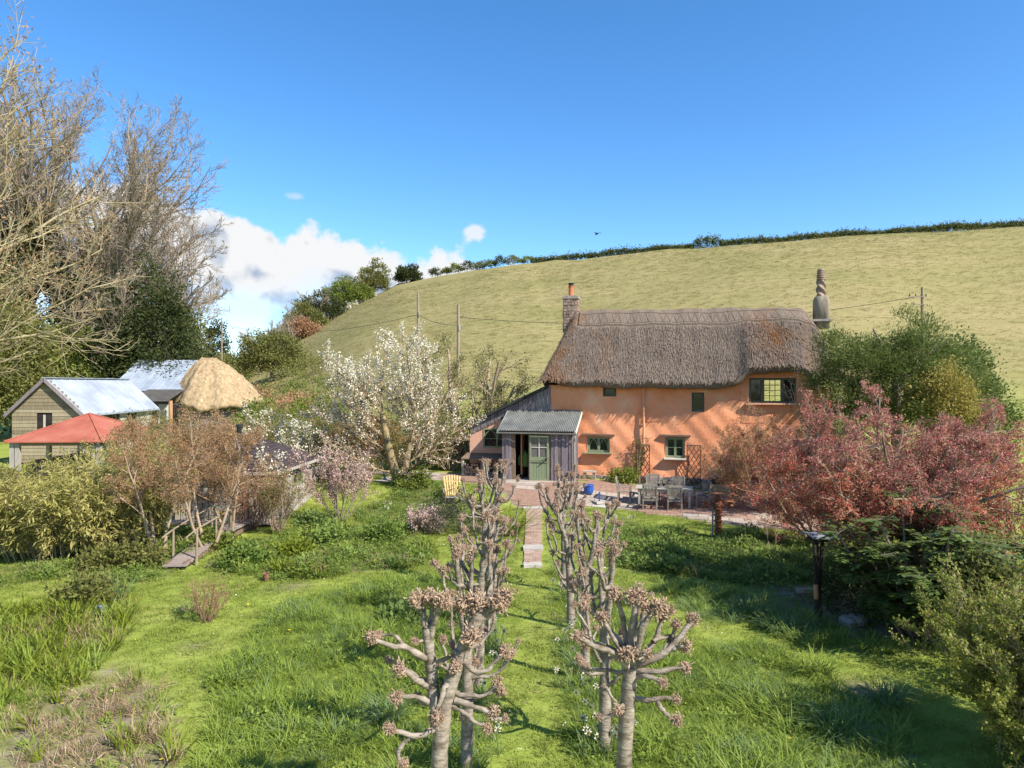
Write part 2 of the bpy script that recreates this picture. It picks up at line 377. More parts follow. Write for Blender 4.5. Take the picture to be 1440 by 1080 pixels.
def build_ground():
    def axis(core, far, step, growth):
        r = list(np.arange(core[0], core[1] + 1e-6, step)); s = step
        while r[-1] < far[1]: s = min(s * growth, 120); r.append(r[-1] + s)
        s = step; l = []; p = core[0]
        while p > far[0]: s = min(s * growth, 120); p -= s; l.append(p)
        return np.array(l[::-1] + r)
    xs = axis((-16, 16), (-1600, 1600), .22, 1.07); ys = axis((6, 40), (-300, 2600), .22, 1.06)
    X, Y = np.meshgrid(xs, ys); x, y = X.ravel(), Y.ravel(); z = gz(x, y)
    rr = np.random.default_rng(3)
    z = z + np.where((y < 60) & (np.abs(x) < 30), .018 * np.sin(x * 2.1 + np.sin(y * 1.7)) * np.sin(y * 1.9), 0)
    zone = np.zeros((len(x), 4), np.float32); zone[:, 3] = 1
    u = x / np.maximum(y, 10); yf = np.interp(u, _px, _pf)
    zone[:, 1] = sst(y, yf + 2, yf + 26) * (y > 30)
    near = (y < 45) & (np.abs(x) < 25)
    xn, yn = x[near], y[near]
    beds = in_any(xn, yn, [BED_R, BED_L, BED_LL, BED_BACK, BED_BROWN, BED_TREE, BED_YEW, GREY_PATH])
    r = np.zeros(len(xn)); r[beds] = .8
    r[in_any(xn, yn, [BED_GREEN])] = .45
    for px, py, rd in bare_spots:
        cx, cy = G(px, py); r = np.maximum(r, .8 * np.exp(-(((xn - cx) / rd) ** 2 + ((yn - cy) / (rd * .8)) ** 2)))
    zone[near, 0] = r
    # mown bands are the short yellow-green turf; long grass areas are darker below the blades
    zone[near, 2] = in_any(xn, yn, [PATIO, LANE])
    nx, ny = len(xs), len(ys); i = np.arange(ny - 1)[:, None] * nx + np.arange(nx - 1)[None]
    F = np.stack([i, i + 1, i + nx + 1, i + nx], -1).reshape(-1, 4)
    me = mesh_np('ground', np.stack([x, y, z], 1), [F], smooth=True, zone=zone)
    m = bpy.data.materials.new('turf_and_field'); m.use_nodes = True; nt = m.node_tree; N = nt.nodes.new; L = nt.links.new
    b = nt.nodes['Principled BSDF']; b.inputs['Roughness'].default_value = .95; b.inputs['Specular IOR Level'].default_value = .08
    pos = N('ShaderNodeNewGeometry').outputs['Position']
    def noise(scale, det=4, st=(1, 1, 1), lo=.3, hi=.7, ro=.6):
        mp = N('ShaderNodeMapping'); mp.inputs['Scale'].default_value = st; L(pos, mp.inputs[0])
        n = N('ShaderNodeTexNoise'); n.inputs['Scale'].default_value = scale; n.inputs['Detail'].default_value = det; n.inputs['Roughness'].default_value = ro; L(mp.outputs[0], n.inputs[0])
        r = N('ShaderNodeMapRange'); r.inputs[1].default_value = lo; r.inputs[2].default_value = hi; L(n.outputs[0], r.inputs[0]); return r.outputs[0]
    def ramp(f, cols):
        c = N('ShaderNodeValToRGB'); L(f, c.inputs[0]); E = c.color_ramp.elements
        for k, cc in enumerate(cols):
            e = E[k] if k < 2 else E.new(1); e.position = k / (len(cols) - 1); e.color = tuple(cc) + (1,)
        return c.outputs[0]
    def mix(f, a, c):
        x = N('ShaderNodeMix'); x.data_type = 'RGBA'
        if isinstance(f, float): x.inputs[0].default_value = f
        else: L(f, x.inputs[0])
        L(a, x.inputs[6]); L(c, x.inputs[7]); return x.outputs[2]
    def mul(a, k, add=0.):
        x = N('ShaderNodeMath'); x.operation = 'MULTIPLY_ADD'; x.use_clamp = True
        L(a, x.inputs[0])
        if isinstance(k, (int, float)): x.inputs[1].default_value = k
        else: L(k, x.inputs[1])
        x.inputs[2].default_value = add; return x.outputs[0]
    at = N('ShaderNodeAttribute'); at.attribute_name = 'zone'; sp = N('ShaderNodeSeparateColor'); L(at.outputs['Color'], sp.inputs[0])
    lawn = mix(mul(noise(9, 5), .6), ramp(noise(.55, 5), [(.17, .23, .036), (.245, .29, .052), (.315, .32, .088)]), ramp(noise(30, 3), [(.13, .18, .026), (.30, .32, .07)]))
    soil = ramp(noise(3, 6), [(.10, .075, .05), (.20, .155, .11), (.30, .25, .19)])
    field = mix(mul(noise(1.1, 6, (.22, 1.0, .5), .34, .66), .55), ramp(noise(.035, 6), [(.20, .185, .064), (.268, .225, .092), (.315, .25, .118)]),
                ramp(noise(.5, 7, (.3, 1, .6), .35, .65), [(.155, .148, .05), (.268, .225, .092), (.325, .268, .13)]))  # stretched dashes paint the shading of the grass tufts into the colour
    field = mix(mul(noise(.9, 5, (.05, .9, .9), .46, .62), .32), field, ramp(noise(2, 3), [(.12, .125, .042), (.17, .16, .055)]))
    pave = ramp(noise(4, 6), [(.16, .12, .095), (.26, .19, .15)])
    sf = mul(noise(5, 5), 1.0, .0)
    r = N('ShaderNodeMath'); r.operation = 'MULTIPLY'; L(sp.outputs[0], r.inputs[0]); r2 = N('ShaderNodeMath'); r2.operation = 'ADD'; L(sf, r2.inputs[0]); r2.inputs[1].default_value = .45
    L(r2.outputs[0], r.inputs[1]); r.use_clamp = True
    c = mix(r.outputs[0], lawn, soil); c = mix(sp.outputs[1], c, field); c = mix(sp.outputs[2], c, pave)
    L(c, b.inputs['Base Color'])
    hN = N('ShaderNodeTexNoise'); hN.inputs['Scale'].default_value = 2.2; hN.inputs['Detail'].default_value = 8; hN.inputs['Roughness'].default_value = .65
    mp = N('ShaderNodeMapping'); mp.inputs['Scale'].default_value = (.45, 1, 1); L(pos, mp.inputs[0]); L(mp.outputs[0], hN.inputs[0])
    bp = N('ShaderNodeBump'); bp.inputs['Strength'].default_value = .45; bp.inputs['Distance'].default_value = .18; L(hN.outputs[0], bp.inputs['Height']); L(bp.outputs[0], b.inputs['Normal'])
    o = link('ground', me, m); tag(o, 'garden lawn, beds and sheep-grazed grass hillside', None, None, 'structure')
build_ground()

# ================================================================== paving: brick path, stone slabs, patio
M_brick = mat('worn_paving_brick', [(.24, .15, .11), (.36, .245, .18), (.42, .32, .25)], scale=5, bump=.4, orand=.6, coord='Position', rough=.95)
M_slab = mat('pale_paving_stone', [(.27, .235, .20), (.38, .34, .29), (.46, .42, .37)], scale=4, bump=.4, orand=.5, coord='Position', rough=.95)
M_slab2 = mat('grey_paving_stone', [(.23, .19, .15), (.36, .295, .235), (.42, .335, .265)], scale=3, bump=.4, orand=.55, coord='Position', rough=.95)
M_patio_brick = mat('red_patio_brick', [(.23, .13, .09), (.35, .225, .165), (.43, .32, .245)], scale=4, bump=.4, orand=.8, coord='Position', rough=.95)
def slope_rot(x, y, rz=0.):
    e = .15; n = Vector((-(g1(x + e, y) - g1(x - e, y)) / (2 * e), -(g1(x, y + e) - g1(x, y - e)) / (2 * e), 1)).normalized()
    q = Vector((0, 0, 1)).rotation_difference(n).to_matrix() @ Matrix.Rotation(rz, 3, 'Z'); return q.to_euler()
def paving():
    rnd = random.Random(2)
    p = empty('garden_path', (.63, 19.2, 0)); tag(p, 'straight brick and stone garden path from the lawn up to the porch', None, None, 'structure')
    def pc(n, x, y, w, d, m, h=.05, rz=0., dz=.012):
        o = piece(n, (0, 0, 0), (w, d, h), m, p, slope_rot(x, y, rz)); o.location = (x - .63, y - 19.2, g1(x, y) + dz + rnd.uniform(-.004, .006))
    def cx(y): return .56 + (y - 19.3) * .036
    y = 19.3
    pc('paving_slab', cx(y), y, .50, .34, M_slab, .08, .04, .03)
    y = 19.62; r = 0
    while y < 27.9:
        if 21.05 < y < 21.35:
            pc('paving_slab', cx(21.3), 21.3, .60, .5, M_slab, .09, .02, .035); y = 21.62; continue
        w = .50 + (y - 19.3) * .016
        if y > 25.2 and y < 25.3: pass
        k = 3 if r % 2 else 2; off = -w / 2
        for i in range(k):
            ww = w / k; pc('brick', cx(y) + off + ww * (i + .5), y, ww - .012, .098, M_brick, .06, rnd.uniform(-.03, .03)); 
        y += .112; r += 1
    pc('paving_slab', cx(28.05), 28.05, .85, .34, M_slab, .12, 0, .03)
    t = empty('patio', (5.5, 28.5, 0)); tag(t, 'worn brick and stone patio in front of the cottage', None, None, 'structure')
    # stone flags and brick fields follow the house line
    A = rad(-14); ca, sa = math.cos(A), math.sin(A); n = 0; stuffb = []
    polyA = PATIO; polyB = LANE
    v = -2.0
    for row in range(30):
        dv = rnd.uniform(.42, .6); uu = -16 + rnd.uniform(0, .5)
        while uu < 12:
            du = rnd.uniform(.45, .95)
            x = 5 + (uu + du / 2) * ca - (v + dv / 2) * sa; y = 24.2 + (uu + du / 2) * sa + (v + dv / 2) * ca
            ins = inpoly(np.array([x]), np.array([y]), polyA)[0]; inl = inpoly(np.array([x]), np.array([y]), polyB)[0]
            if ins or inl:
                nn = math.sin(x * .9 + 1) * math.sin(y * .8 + .5) + .35 * math.sin(x * 2.7 + y)
                if nn < .18 and not (inl and x < -3.2):
                    # a patch laid in bricks
                    nb = max(2, int(du / .22)); mb_ = 4
                    for i in range(nb):
                        for j in range(mb_):
                            stuffb.append((x + ((i + .5) / nb - .5) * du * ca - ((j + .5) / mb_ - .5) * dv * sa, y + ((i + .5) / nb - .5) * du * sa + ((j + .5) / mb_ - .5) * dv * ca, du / nb - .012, dv / mb_ - .012, A))
                else:
                    o = piece('paving_slab', (0, 0, 0), (du - .025, dv - .025, .05), M_slab2 if rnd.random() < .75 else M_slab, t, slope_rot(x, y, A + rnd.uniform(-.02, .02)))
                    o.location = (x - 5.5, y - 28.5, g1(x, y) + .006 + rnd.uniform(-.004, .008)); n += 1
            uu += du
        v += dv
    rnd.shuffle(stuffb)
    stuffb.sort(key=lambda b: b[1])
    for b in stuffb[:280]:
        o = piece('brick', (0, 0, 0), (b[2], b[3], .05), M_patio_brick, t, slope_rot(b[0], b[1], b[4])); o.location = (b[0] - 5.5, b[1] - 28.5, g1(b[0], b[1]) + .006 + rnd.uniform(-.003, .006))
    m = MB()
    for b in stuffb[280:]: m.box((b[0] - 5.5, b[1] - 28.5, g1(b[0], b[1]) + .006 + rnd.uniform(-.004, .006)), (b[2], b[3], .05), slope_rot(b[0], b[1], b[4]).to_matrix())
    o = m.build('brickwork', M_patio_brick, t); o['kind'] = 'stuff'
paving()

# ================================================================== cottage
HA = rad(-14); HO = (3.33, 34.0)
def hw(x, y, z=0): return (HO[0] + math.cos(HA) * x - math.sin(HA) * y, HO[1] + math.sin(HA) * x + math.cos(HA) * y, z)
M_lime = mat('orange_limewash', [(.64, .235, .11), (.73, .295, .145), (.75, .33, .175), (.75, .41, .245)], scale=.9, detail=7, bump=.35, bscale=6, coord='Position', rough=.95, spec=.05)
M_lime_pale = mat('pale_pink_limewash', [(.64, .32, .21), (.70, .42, .30)], scale=1.4, detail=6, bump=.35, bscale=6, coord='Position', rough=.95, spec=.05)
M_green = mat('sage_green_paint', [(.20, .23, .135), (.25, .28, .165)], scale=5, rough=.55, bump=.1)
M_greend = mat('dark_green_paint', [(.08, .09, .06), (.11, .12, .08)], scale=5, rough=.55, bump=.1)
M_white = mat('cream_paint', [(.55, .53, .45), (.66, .63, .55)], scale=5, rough=.6)
M_glass = glassmat()
M_board = wood('weathered_purple_grey_board', [(.105, .085, .09), (.20, .165, .17), (.30, .26, .26)])
M_oldwood = wood('weathered_brown_timber', [(.15, .10, .07), (.25, .18, .13)])
M_grey = wood('silver_grey_timber', [(.24, .21, .19), (.37, .33, .29), (.45, .41, .36)])
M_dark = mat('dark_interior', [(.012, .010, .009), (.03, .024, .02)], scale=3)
M_stone = mat('rubble_stone', [(.19, .15, .115), (.30, .25, .20), (.40, .35, .29)], scale=3, bump=.6, orand=.6, coord='Position', rough=.95)
M_black = mat('black_iron', [(.012, .012, .013), (.03, .03, .03)], scale=6, rough=.5)
M_felt = mat('green_black_roof_felt', [(.022, .026, .022), (.045, .05, .042)], scale=3, bump=.3, coord='Position')
M_tin = mat('grey_green_corrugated_sheet', [(.085, .088, .08), (.125, .128, .118), (.165, .168, .152)], scale=1.6, detail=6, coord='Position', rough=.6, spec=.3)
M_terra = mat('terracotta', [(.42, .115, .05), (.52, .17, .08)], scale=4, bump=.2)

house = empty('thatched_cottage', hw(0, 0, .2), HA, 'orange limewashed thatched cottage with twisted chimney below the grass hill', 'cottage')
HZ = .2     # local z = world z - .2
WX0, WX1, WD = -1.6, 11.25, 5.6
WIN = {  # x0, x1, z0, z1 (world heights)
    'attic': (1.02, 1.64, 4.36, 4.80), 'slim': (5.10, 5.66, 3.68, 4.56), 'big': (7.62, 9.62, 4.10, 5.22),
    'arch': (.26, 1.34, 1.70, 2.45), 'low': (3.92, 4.80, 1.52, 2.48)}
def wall_noise(x, z): return .035 * math.sin(x * 1.3 + z) + .025 * math.sin(x * 2.9 - z * 2.3) + .012 * math.sin(x * 7 + z * 6)
def house_walls():
    def cuts(a, b, step, ed):
        c = set(np.round(np.arange(a, b, step), 3)) | {a, b}
        c = {q for q in c if all(abs(q - e) > step * .55 or q == e for e in ed)} | set(ed); return sorted(c)
    xs = cuts(WX0, WX1, .14, [w for k in WIN.values() for w in k[:2]] + [WX0, WX1]); zs = cuts(0, 5.75, .14, [w for k in WIN.values() for w in k[2:]] + [0, 5.75])
    V, F, id_ = [], [], {}
    def vid(i, j):
        if (i, j) not in id_:
            x, z = xs[i], zs[j]; id_[(i, j)] = len(V); V.append((x, wall_noise(x, z), z - HZ))
        return id_[(i, j)]
    for i in range(len(xs) - 1):
        for j in range(len(zs) - 1):
            cx, cz = (xs[i] + xs[i + 1]) / 2, (zs[j] + zs[j + 1]) / 2
            if any(a < cx < b and c < cz < d for a, b, c, d in WIN.values()): continue
            if cz > 4.95 and not 6.9 < cx < 10.6: continue
            F.append((vid(i, j), vid(i + 1, j), vid(i + 1, j + 1), vid(i, j + 1)))
    for a, b, c, d in WIN.values():           # reveals
        for (x0, z0), (x1, z1) in (((a, c), (b, c)), ((b, c), (b, d)), ((b, d), (a, d)), ((a, d), (a, c))):
            n = len(V); V += [(x0, wall_noise(x0, z0), z0 - HZ), (x1, wall_noise(x1, z1), z1 - HZ), (x1, .30, z1 - HZ), (x0, .30, z0 - HZ)]; F.append((n, n + 1, n + 2, n + 3))
    m = MB(); m.add(V, F); z1 = 4.9 - HZ
    # left, right and back walls
    m.add([(WX0, 0, -HZ), (WX0, WD, -HZ), (WX0, WD, z1), (WX0, 0, z1)], [(3, 2, 1, 0)])
    m.add([(WX1, 0, -HZ), (WX1, WD, -HZ), (WX1, WD, z1), (WX1, 0, z1)], [(0, 1, 2, 3)])
    bx = [WX0, 8.2, 10.1, WX1]; bz = [-HZ, 3.8 - HZ, 5.15 - HZ, 5.3 - HZ]      # back wall with its own wide window opening
    for i in range(3):
        for j in range(3):
            if i == 1 and j == 1: continue
            m.add([(bx[i], WD, bz[j]), (bx[i + 1], WD, bz[j]), (bx[i + 1], WD, bz[j + 1]), (bx[i], WD, bz[j + 1])], [(1, 0, 3, 2)])
    m.add([(WX0, 0.02, 3.0), (WX1, 0.02, 3.0), (WX1, WD, 3.0), (WX0, WD, 3.0)], [(0, 1, 2, 3)])      # upper floor
    m.build('wall', M_lime, house, smooth=False)
    # near-black blocks stand in for the unlit rooms behind the panes
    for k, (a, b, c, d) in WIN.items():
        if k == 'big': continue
        MB().box(((a + b) / 2, .62, (c + d) / 2 - HZ), (b - a - .02, .5, d - c - .02)).build('dark_room_block', M_dark, house)
    # rubble plinth: single stones along the foot of the wall
    rnd = random.Random(8); pl = MB().box(((WX0 + WX1) / 2 - .2, .0, .03), (WX1 - WX0 + .1, .12, .66)).build('plinth', M_stone, house)
    for row in range(3):
        x = -.1 + rnd.uniform(0, .2)
        while x < 5.6:
            w = rnd.uniform(.16, .34); h = rnd.uniform(.11, .16)
            piece('stone', (x + w / 2, -.10, .07 + row * .15 + rnd.uniform(-.01, .01)), (w - .02, rnd.uniform(.12, .19), h), M_stone, pl, (rnd.uniform(-.06, .06), rnd.uniform(-.06, .06), rnd.uniform(-.08, .08))); x += w
house_walls()

def casement(k, panes, matf, bars=(1, 1), arch=False, deep=.16, sill=None, through=False):
    a, b, c, d = WIN[k]; c -= HZ; d -= HZ; w, h = b - a, d - c; y = deep
    root = MB(); f = .06
    root.box(((a + b) / 2, y, c + f / 2), (w, .09, f)).box(((a + b) / 2, y, d - f / 2), (w, .09, f)).box((a + f / 2, y, (c + d) / 2), (f, .09, h - 2 * f)).box((b - f / 2, y, (c + d) / 2), (f, .09, h - 2 * f))
    wn = root.build('window', matf, house)
    pw = (w - 2 * f) / panes
    for i in range(panes):
        x0 = a + f + pw * i; x1 = x0 + pw; s = .045
        m = MB(); y2 = y - .02
        m.box(((x0 + x1) / 2, y2, c + f + s / 2), (pw - .01, .05, s)).box(((x0 + x1) / 2, y2, d - f - s / 2), (pw - .01, .05, s)).box((x0 + .005 + s / 2, y2, (c + d) / 2), (s, .05, h - 2 * f - 2 * s)).box((x1 - .005 - s / 2, y2, (c + d) / 2), (s, .05, h - 2 * f - 2 * s))
        m.build('sash', matf, wn)
        g = MB()
        for q in range(1, bars[1]): g.box(((x0 + x1) / 2, y2, c + f + (h - 2 * f) * q / bars[1]), (pw - 2 * s, .03, .022))
        for q in range(1, bars[0]): g.box((x0 + pw * q / bars[0], y2 - .001, (c + d) / 2), (.022, .03, h - 2 * f - 2 * s))
        if arch:      # pointed tracery: two bars curving up to a point
            zb, zt = c + f + s + (h - 2 * f) * .05, d - f - s; xm = (x0 + x1) / 2; hwid = pw / 2 - s
            for sg in (-1, 1):
                pts = [(xm + sg * hwid * math.cos(t * 1.5708) ** .8 if t < 1 else xm, y2, zb + (zt - zb) * t ** .9) for t in np.linspace(0, 1, 7)]
                for p, q in zip(pts, pts[1:]): g.bar(p, q, .03, .03, up=(0, 1, 0))
        if g.v: g.build('glazing_bar', matf, wn)
        if not through:
            MB().box(((x0 + x1) / 2, y + .012, (c + d) / 2), (pw - .01, .008, h - 2 * f)).build('pane', M_glass, wn)
    if sill: MB().box(((a + b) / 2, -.06, c - .03), (w + sill, .34, .06)).build('sill', M_green if k == 'arch' else M_white, wn)
    return wn
casement('attic', 1, M_greend, (1, 1), deep=.14)
casement('slim', 1, M_greend, (1, 2), deep=.13)
casement('arch', 2, M_green, (1, 1), arch=True, deep=.13, sill=.25)
casement('low', 2, M_green, (1, 2), deep=.13, sill=.12)
# the wide window: side lights, and a middle light one sees the hill through, by a second window in the back wall
def wide_window():
    a, b, c, d = WIN['big']; c -= HZ; d -= HZ; y = .10
    m = MB(); f = .09
    m.box(((a + b) / 2, y, c + f / 2), (b - a, .12, f)).box(((a + b) / 2, y, d - f / 2), (b - a, .12, f))
    for x in (a + f / 2, a + .58, b - .58, b - f / 2): m.box((x, y, (c + d) / 2), (f if x in (a + f / 2, b - f / 2) else .15, .12, d - c - 2 * f))
    wn = m.build('window', M_greend, house)
    m = MB()
    for x0, x1, nx, nz in ((a + .09, a + .50, 1, 2), (a + .66, b - .66, 3, 4), (b - .50, b - .09, 1, 2)):
        for i in range(1, nx): m.box((x0 + (x1 - x0) * i / nx, y, (c + d) / 2), (.028, .04, d - c - 2 * f))
        for i in range(1, nz): m.box(((x0 + x1) / 2, y + .002, c + f + (d - c - 2 * f) * i / nz), (x1 - x0, .04, .028))
    m.build('glazing_bar', M_greend, wn)
    for x0, x1 in ((a + .09, a + .50), (b - .50, b - .09)):
        MB().box(((x0 + x1) / 2, y + .03, (c + d) / 2), (x1 - x0, .008, d - c - 2 * f)).build('pane', M_glass, wn)
    for xx in (a + .31, b - .31): MB().box((xx, .5, (c + d) / 2), (.5, .6, d - c - .1)).build('dark_side_block', M_dark, wn)  # near-black blocks put the unlit room's darkness behind the side lights
    MB().box(((a + b) / 2, -.05, c - .04), (b - a + .3, .26, .07)).build('sill', M_lime_pale, wn)
wide_window()
# the upper room open right through behind the middle light: bright field shows beyond
def lintels():
    for x0, x1, z in ((.02, 1.58, 2.55), (3.68, 5.06, 2.57)):
        MB().box(((x0 + x1) / 2, -.03, z - HZ), (x1 - x0, .2, .07), Matrix.Rotation(rad(.8), 3, 'Y')).build('lintel', M_oldwood, house)
    m = MB(); pts = [(2.92, -.13, 4.85 - HZ), (2.92, -.11, 3.9 - HZ), (2.93, -.12, 3.0 - HZ), (2.92, -.10, 1.2 - HZ)]
    m.tube(pts, .055, 10)
    for z in (4.4, 3.1, 1.9): m.box((2.92, -.07, z - HZ), (.16, .12, .05))
    m.build('downpipe', mat('orange_painted_pipe', [(.55, .27, .14), (.62, .33, .19)], scale=4, rough=.6), house, smooth=False)
lintels()

# ---- thatch
def smin(a, b, k):
    h = np.clip(.5 + .5 * (b - a) / k, 0, 1); return b * (1 - h) + a * h - k * h * (1 - h)
def eave_z(x):   # world height of the lower edge: sweeps up over the wide window
    return 4.80 - .10 * sst(x, 0, 6) + .62 * sst(x, 6.9, 7.75) * (1 - sst(x, 9.7, 10.5)) + .02 * np.sin(x * 2.3) + .12 * sst(x, 6.0, 6.9) * (1 - sst(x, 9.9, 10.8))
RX0, RX1, RY0, RY1 = -2.0, 11.75, -.62, WD + .5
def thatch_z(x, y):
    ym = (RY0 + RY1) / 2; zr = 8.72 - .012 * x; ze = eave_z(x) + .36
    fr = ze + (zr - ze) * (y - RY0) / (ym - RY0); bk = 5.55 + (zr - 5.55) * (RY1 - y) / (RY1 - ym)
    le = 5.1 + (x - RX0) * 2.9; ri = 5.1 + (RX1 - x) * 2.6
    z = smin(fr, bk, .35); z = smin(z, le, .8); z = smin(z, ri, .8)
    return z + .02 * np.sin(x * 3.1 + y * 2) + .015 * np.sin(x * 8.3) + .02 * np.sin(y * 5 + x)
M_thatch = None
def thatch():
    global M_thatch
    m = bpy.data.materials.new('old_wheat_reed_thatch'); m.use_nodes = True; nt = m.node_tree; N = nt.nodes.new; L = nt.links.new; b = nt.nodes['Principled BSDF']
    b.inputs['Roughness'].default_value = 1; b.inputs['Specular IOR Level'].default_value = .03
    tc = N('ShaderNodeTexCoord')
    def nz(sc, st, det, lo=.3, hi=.7):
        mp = N('ShaderNodeMapping'); mp.inputs['Scale'].default_value = st; L(tc.outputs['Object'], mp.inputs[0])
        n = N('ShaderNodeTexNoise'); n.inputs['Scale'].default_value = sc; n.inputs['Detail'].default_value = det; n.inputs['Roughness'].default_value = .65; L(mp.outputs[0], n.inputs[0])
        r = N('ShaderNodeMapRange'); r.inputs[1].default_value = lo; r.inputs[2].default_value = hi; L(n.outputs[0], r.inputs[0]); return r.outputs[0], n.outputs[0]
    f, raw = nz(9, (2.2, .35, .35), 6); f2, _ = nz(.55, (1, .6, .6), 5, .46, .86); f3, _ = nz(1.7, (1, .4, .4), 4)
    def ramp(fac, cols):
        c = N('ShaderNodeValToRGB'); L(fac, c.inputs[0]); E = c.color_ramp.elements
        for k, cc in enumerate(cols):
            e = E[k] if k < 2 else E.new(1); e.position = k / (len(cols) - 1); e.color = tuple(cc) + (1,)
        return c.outputs[0]
    at = N('ShaderNodeAttribute'); at.attribute_name = 'tint'
    mxf = N('ShaderNodeMix'); mxf.inputs[0].default_value = .5; L(f, mxf.inputs[2]); L(at.outputs['Fac'], mxf.inputs[3])
    base = ramp(mxf.outputs[0], [(.105, .076, .055), (.20, .15, .11), (.30, .238, .178)])
    pal = ramp(f3, [(.14, .11, .092), (.23, .185, .155)])
    mx = N('ShaderNodeMix'); mx.data_type = 'RGBA'; mx.inputs[0].default_value = .35; L(base, mx.inputs[6]); L(pal, mx.inputs[7])
    rust = ramp(f, [(.13, .055, .022), (.27, .135, .06)])
    # rusty moss grows near both gable ends
    sp = N('ShaderNodeSeparateXYZ'); L(tc.outputs['Object'], sp.inputs[0])
    def band(c0, w):
        s1 = N('ShaderNodeMath'); s1.operation = 'SUBTRACT'; L(sp.outputs[0], s1.inputs[0]); s1.inputs[1].default_value = c0
        ab = N('ShaderNodeMath'); ab.operation = 'ABSOLUTE'; L(s1.outputs[0], ab.inputs[0])
        r = N('ShaderNodeMapRange'); L(ab.outputs[0], r.inputs[0]); r.inputs[1].default_value = 0; r.inputs[2].default_value = w; r.inputs[3].default_value = 1; r.inputs[4].default_value = 0; return r.outputs[0]
    a1 = N('ShaderNodeMath'); a1.operation = 'MAXIMUM'; L(band(-.5, 2.6), a1.inputs[0]); L(band(9.2, 1.9), a1.inputs[1])
    a2 = N('ShaderNodeMath'); a2.operation = 'MULTIPLY'; L(a1.outputs[0], a2.inputs[0]); L(f2, a2.inputs[1])
    a3 = N('ShaderNodeMath'); a3.operation = 'MULTIPLY'; a3.use_clamp = True; L(a2.outputs[0], a3.inputs[0]); a3.inputs[1].default_value = 2.2
    m2 = N('ShaderNodeMix'); m2.data_type = 'RGBA'; L(a3.outputs[0], m2.inputs[0]); L(mx.outputs[2], m2.inputs[6]); L(rust, m2.inputs[7])
    L(m2.outputs[2], b.inputs['Base Color'])
    bp = N('ShaderNodeBump'); bp.inputs['Strength'].default_value = .9; bp.inputs['Distance'].default_value = .06; L(raw, bp.inputs['Height']); L(bp.outputs[0], b.inputs['Normal'])
    M_thatch = m
    # shell: rounded plan, thick lower edge, hollow underneath
    nx, ny = 150, 84
    uu = np.linspace(-1, 1, nx); vv = np.linspace(-1, 1, ny)
    U, W = np.meshgrid(uu, vv)
    # square -> rounded rectangle
    q = 10; sc = (np.abs(U) ** q + np.abs(W) ** q) ** (-1 / q) * np.maximum(np.abs(U), np.abs(W)); sc[~np.isfinite(sc)] = 1
    X = (RX0 + RX1) / 2 + (RX1 - RX0) / 2 * U * sc; Y = (RY0 + RY1) / 2 + (RY1 - RY0) / 2 * W * sc
    Z = thatch_z(X, Y) - HZ
    V = [np.stack([X, Y, Z], -1).reshape(-1, 3)]; i = np.arange(ny - 1)[:, None] * nx + np.arange(nx - 1)[None]
    F = [np.stack([i, i + 1, i + nx + 1, i + nx], -1).reshape(-1, 4)]
    ring = [j for j in range(nx)] + [j * nx + nx - 1 for j in range(1, ny)] + [(ny - 1) * nx + j for j in range(nx - 2, -1, -1)] + [j * nx for j in range(ny - 2, 0, -1)]
    base = V[0][ring]; n = len(ring); off = nx * ny
    cx = np.array([(RX0 + RX1) / 2, (RY0 + RY1) / 2])
    jit = np.random.default_rng(4)
    def ringv(inset, drop):
        r = base.copy(); d = r[:, :2] - cx; sgnx = np.sign(d[:, 0]) * (np.abs(d[:, 0]) > (RX1 - RX0) / 2 - .9); sgny = np.sign(d[:, 1]) * (np.abs(d[:, 1]) > (RY1 - RY0) / 2 - .9)
        r[:, 0] -= sgnx * inset; r[:, 1] -= sgny * inset; r[:, 2] -= drop + jit.uniform(-.015, .015, n); return r
    rs = [ringv(.02, .14), ringv(.06, .30), ringv(.16, .36), ringv(.62, .22)]
    prev = np.array(ring)
    for r in rs:
        V.append(r); cur = off + np.arange(n); off += n
        F.append(np.stack([np.roll(prev, -1), prev, cur, np.roll(cur, -1)], -1)); prev = cur
    V = np.concatenate(V); F = np.concatenate(F)
    roof = link('thatch_roof', mesh_np('thatch_roof', V, [F], tint=np.random.default_rng(1).random(len(F)) * .4 + .3, smooth=True), M_thatch, house)
    # thousands of reed ends lying down the slope
    rng = np.random.default_rng(21); n = 46000
    x = rng.uniform(RX0 + .02, RX1 - .02, n); y = RY0 + (rng.random(n)) * 4.2; z = thatch_z(x, y); e = .06
    gx = (thatch_z(x + e, y) - z) / e; gy = (thatch_z(x, y + e) - z) / e
    ok = (z > 5.08) & ((y < 1.95) | (x < -.6) | (x > 11)) & (y < 3.2); x, y, z, gx, gy = [q[ok] for q in (x, y, z, gx, gy)]; n = len(x)
    dn = nrm(np.stack([-gx, -gy, -(gx ** 2 + gy ** 2)], 1) + rng.normal(0, .10, (n, 3))); nn = nrm(np.stack([-gx, -gy, np.ones(n)], 1)); s = nrm(np.cross(dn, nn))
    P = np.stack([x, y, z - HZ], 1) + nn * .006; Ln = rng.uniform(.12, .34, (n, 1)); w = rng.uniform(.006, .017, (n, 1)); lift = rng.uniform(.008, .05, (n, 1))
    Vq = np.stack([P - s * w, P + s * w, P + dn * Ln + s * w * .7 + nn * lift, P + dn * Ln - s * w * .7 + nn * lift], 1).reshape(-1, 3)
    o = link('thatch_reed', mesh_np('thatch_reed', Vq, [np.arange(n * 4).reshape(-1, 4)], tint=rng.random(n)), M_thatch, roof); o['kind'] = 'stuff'
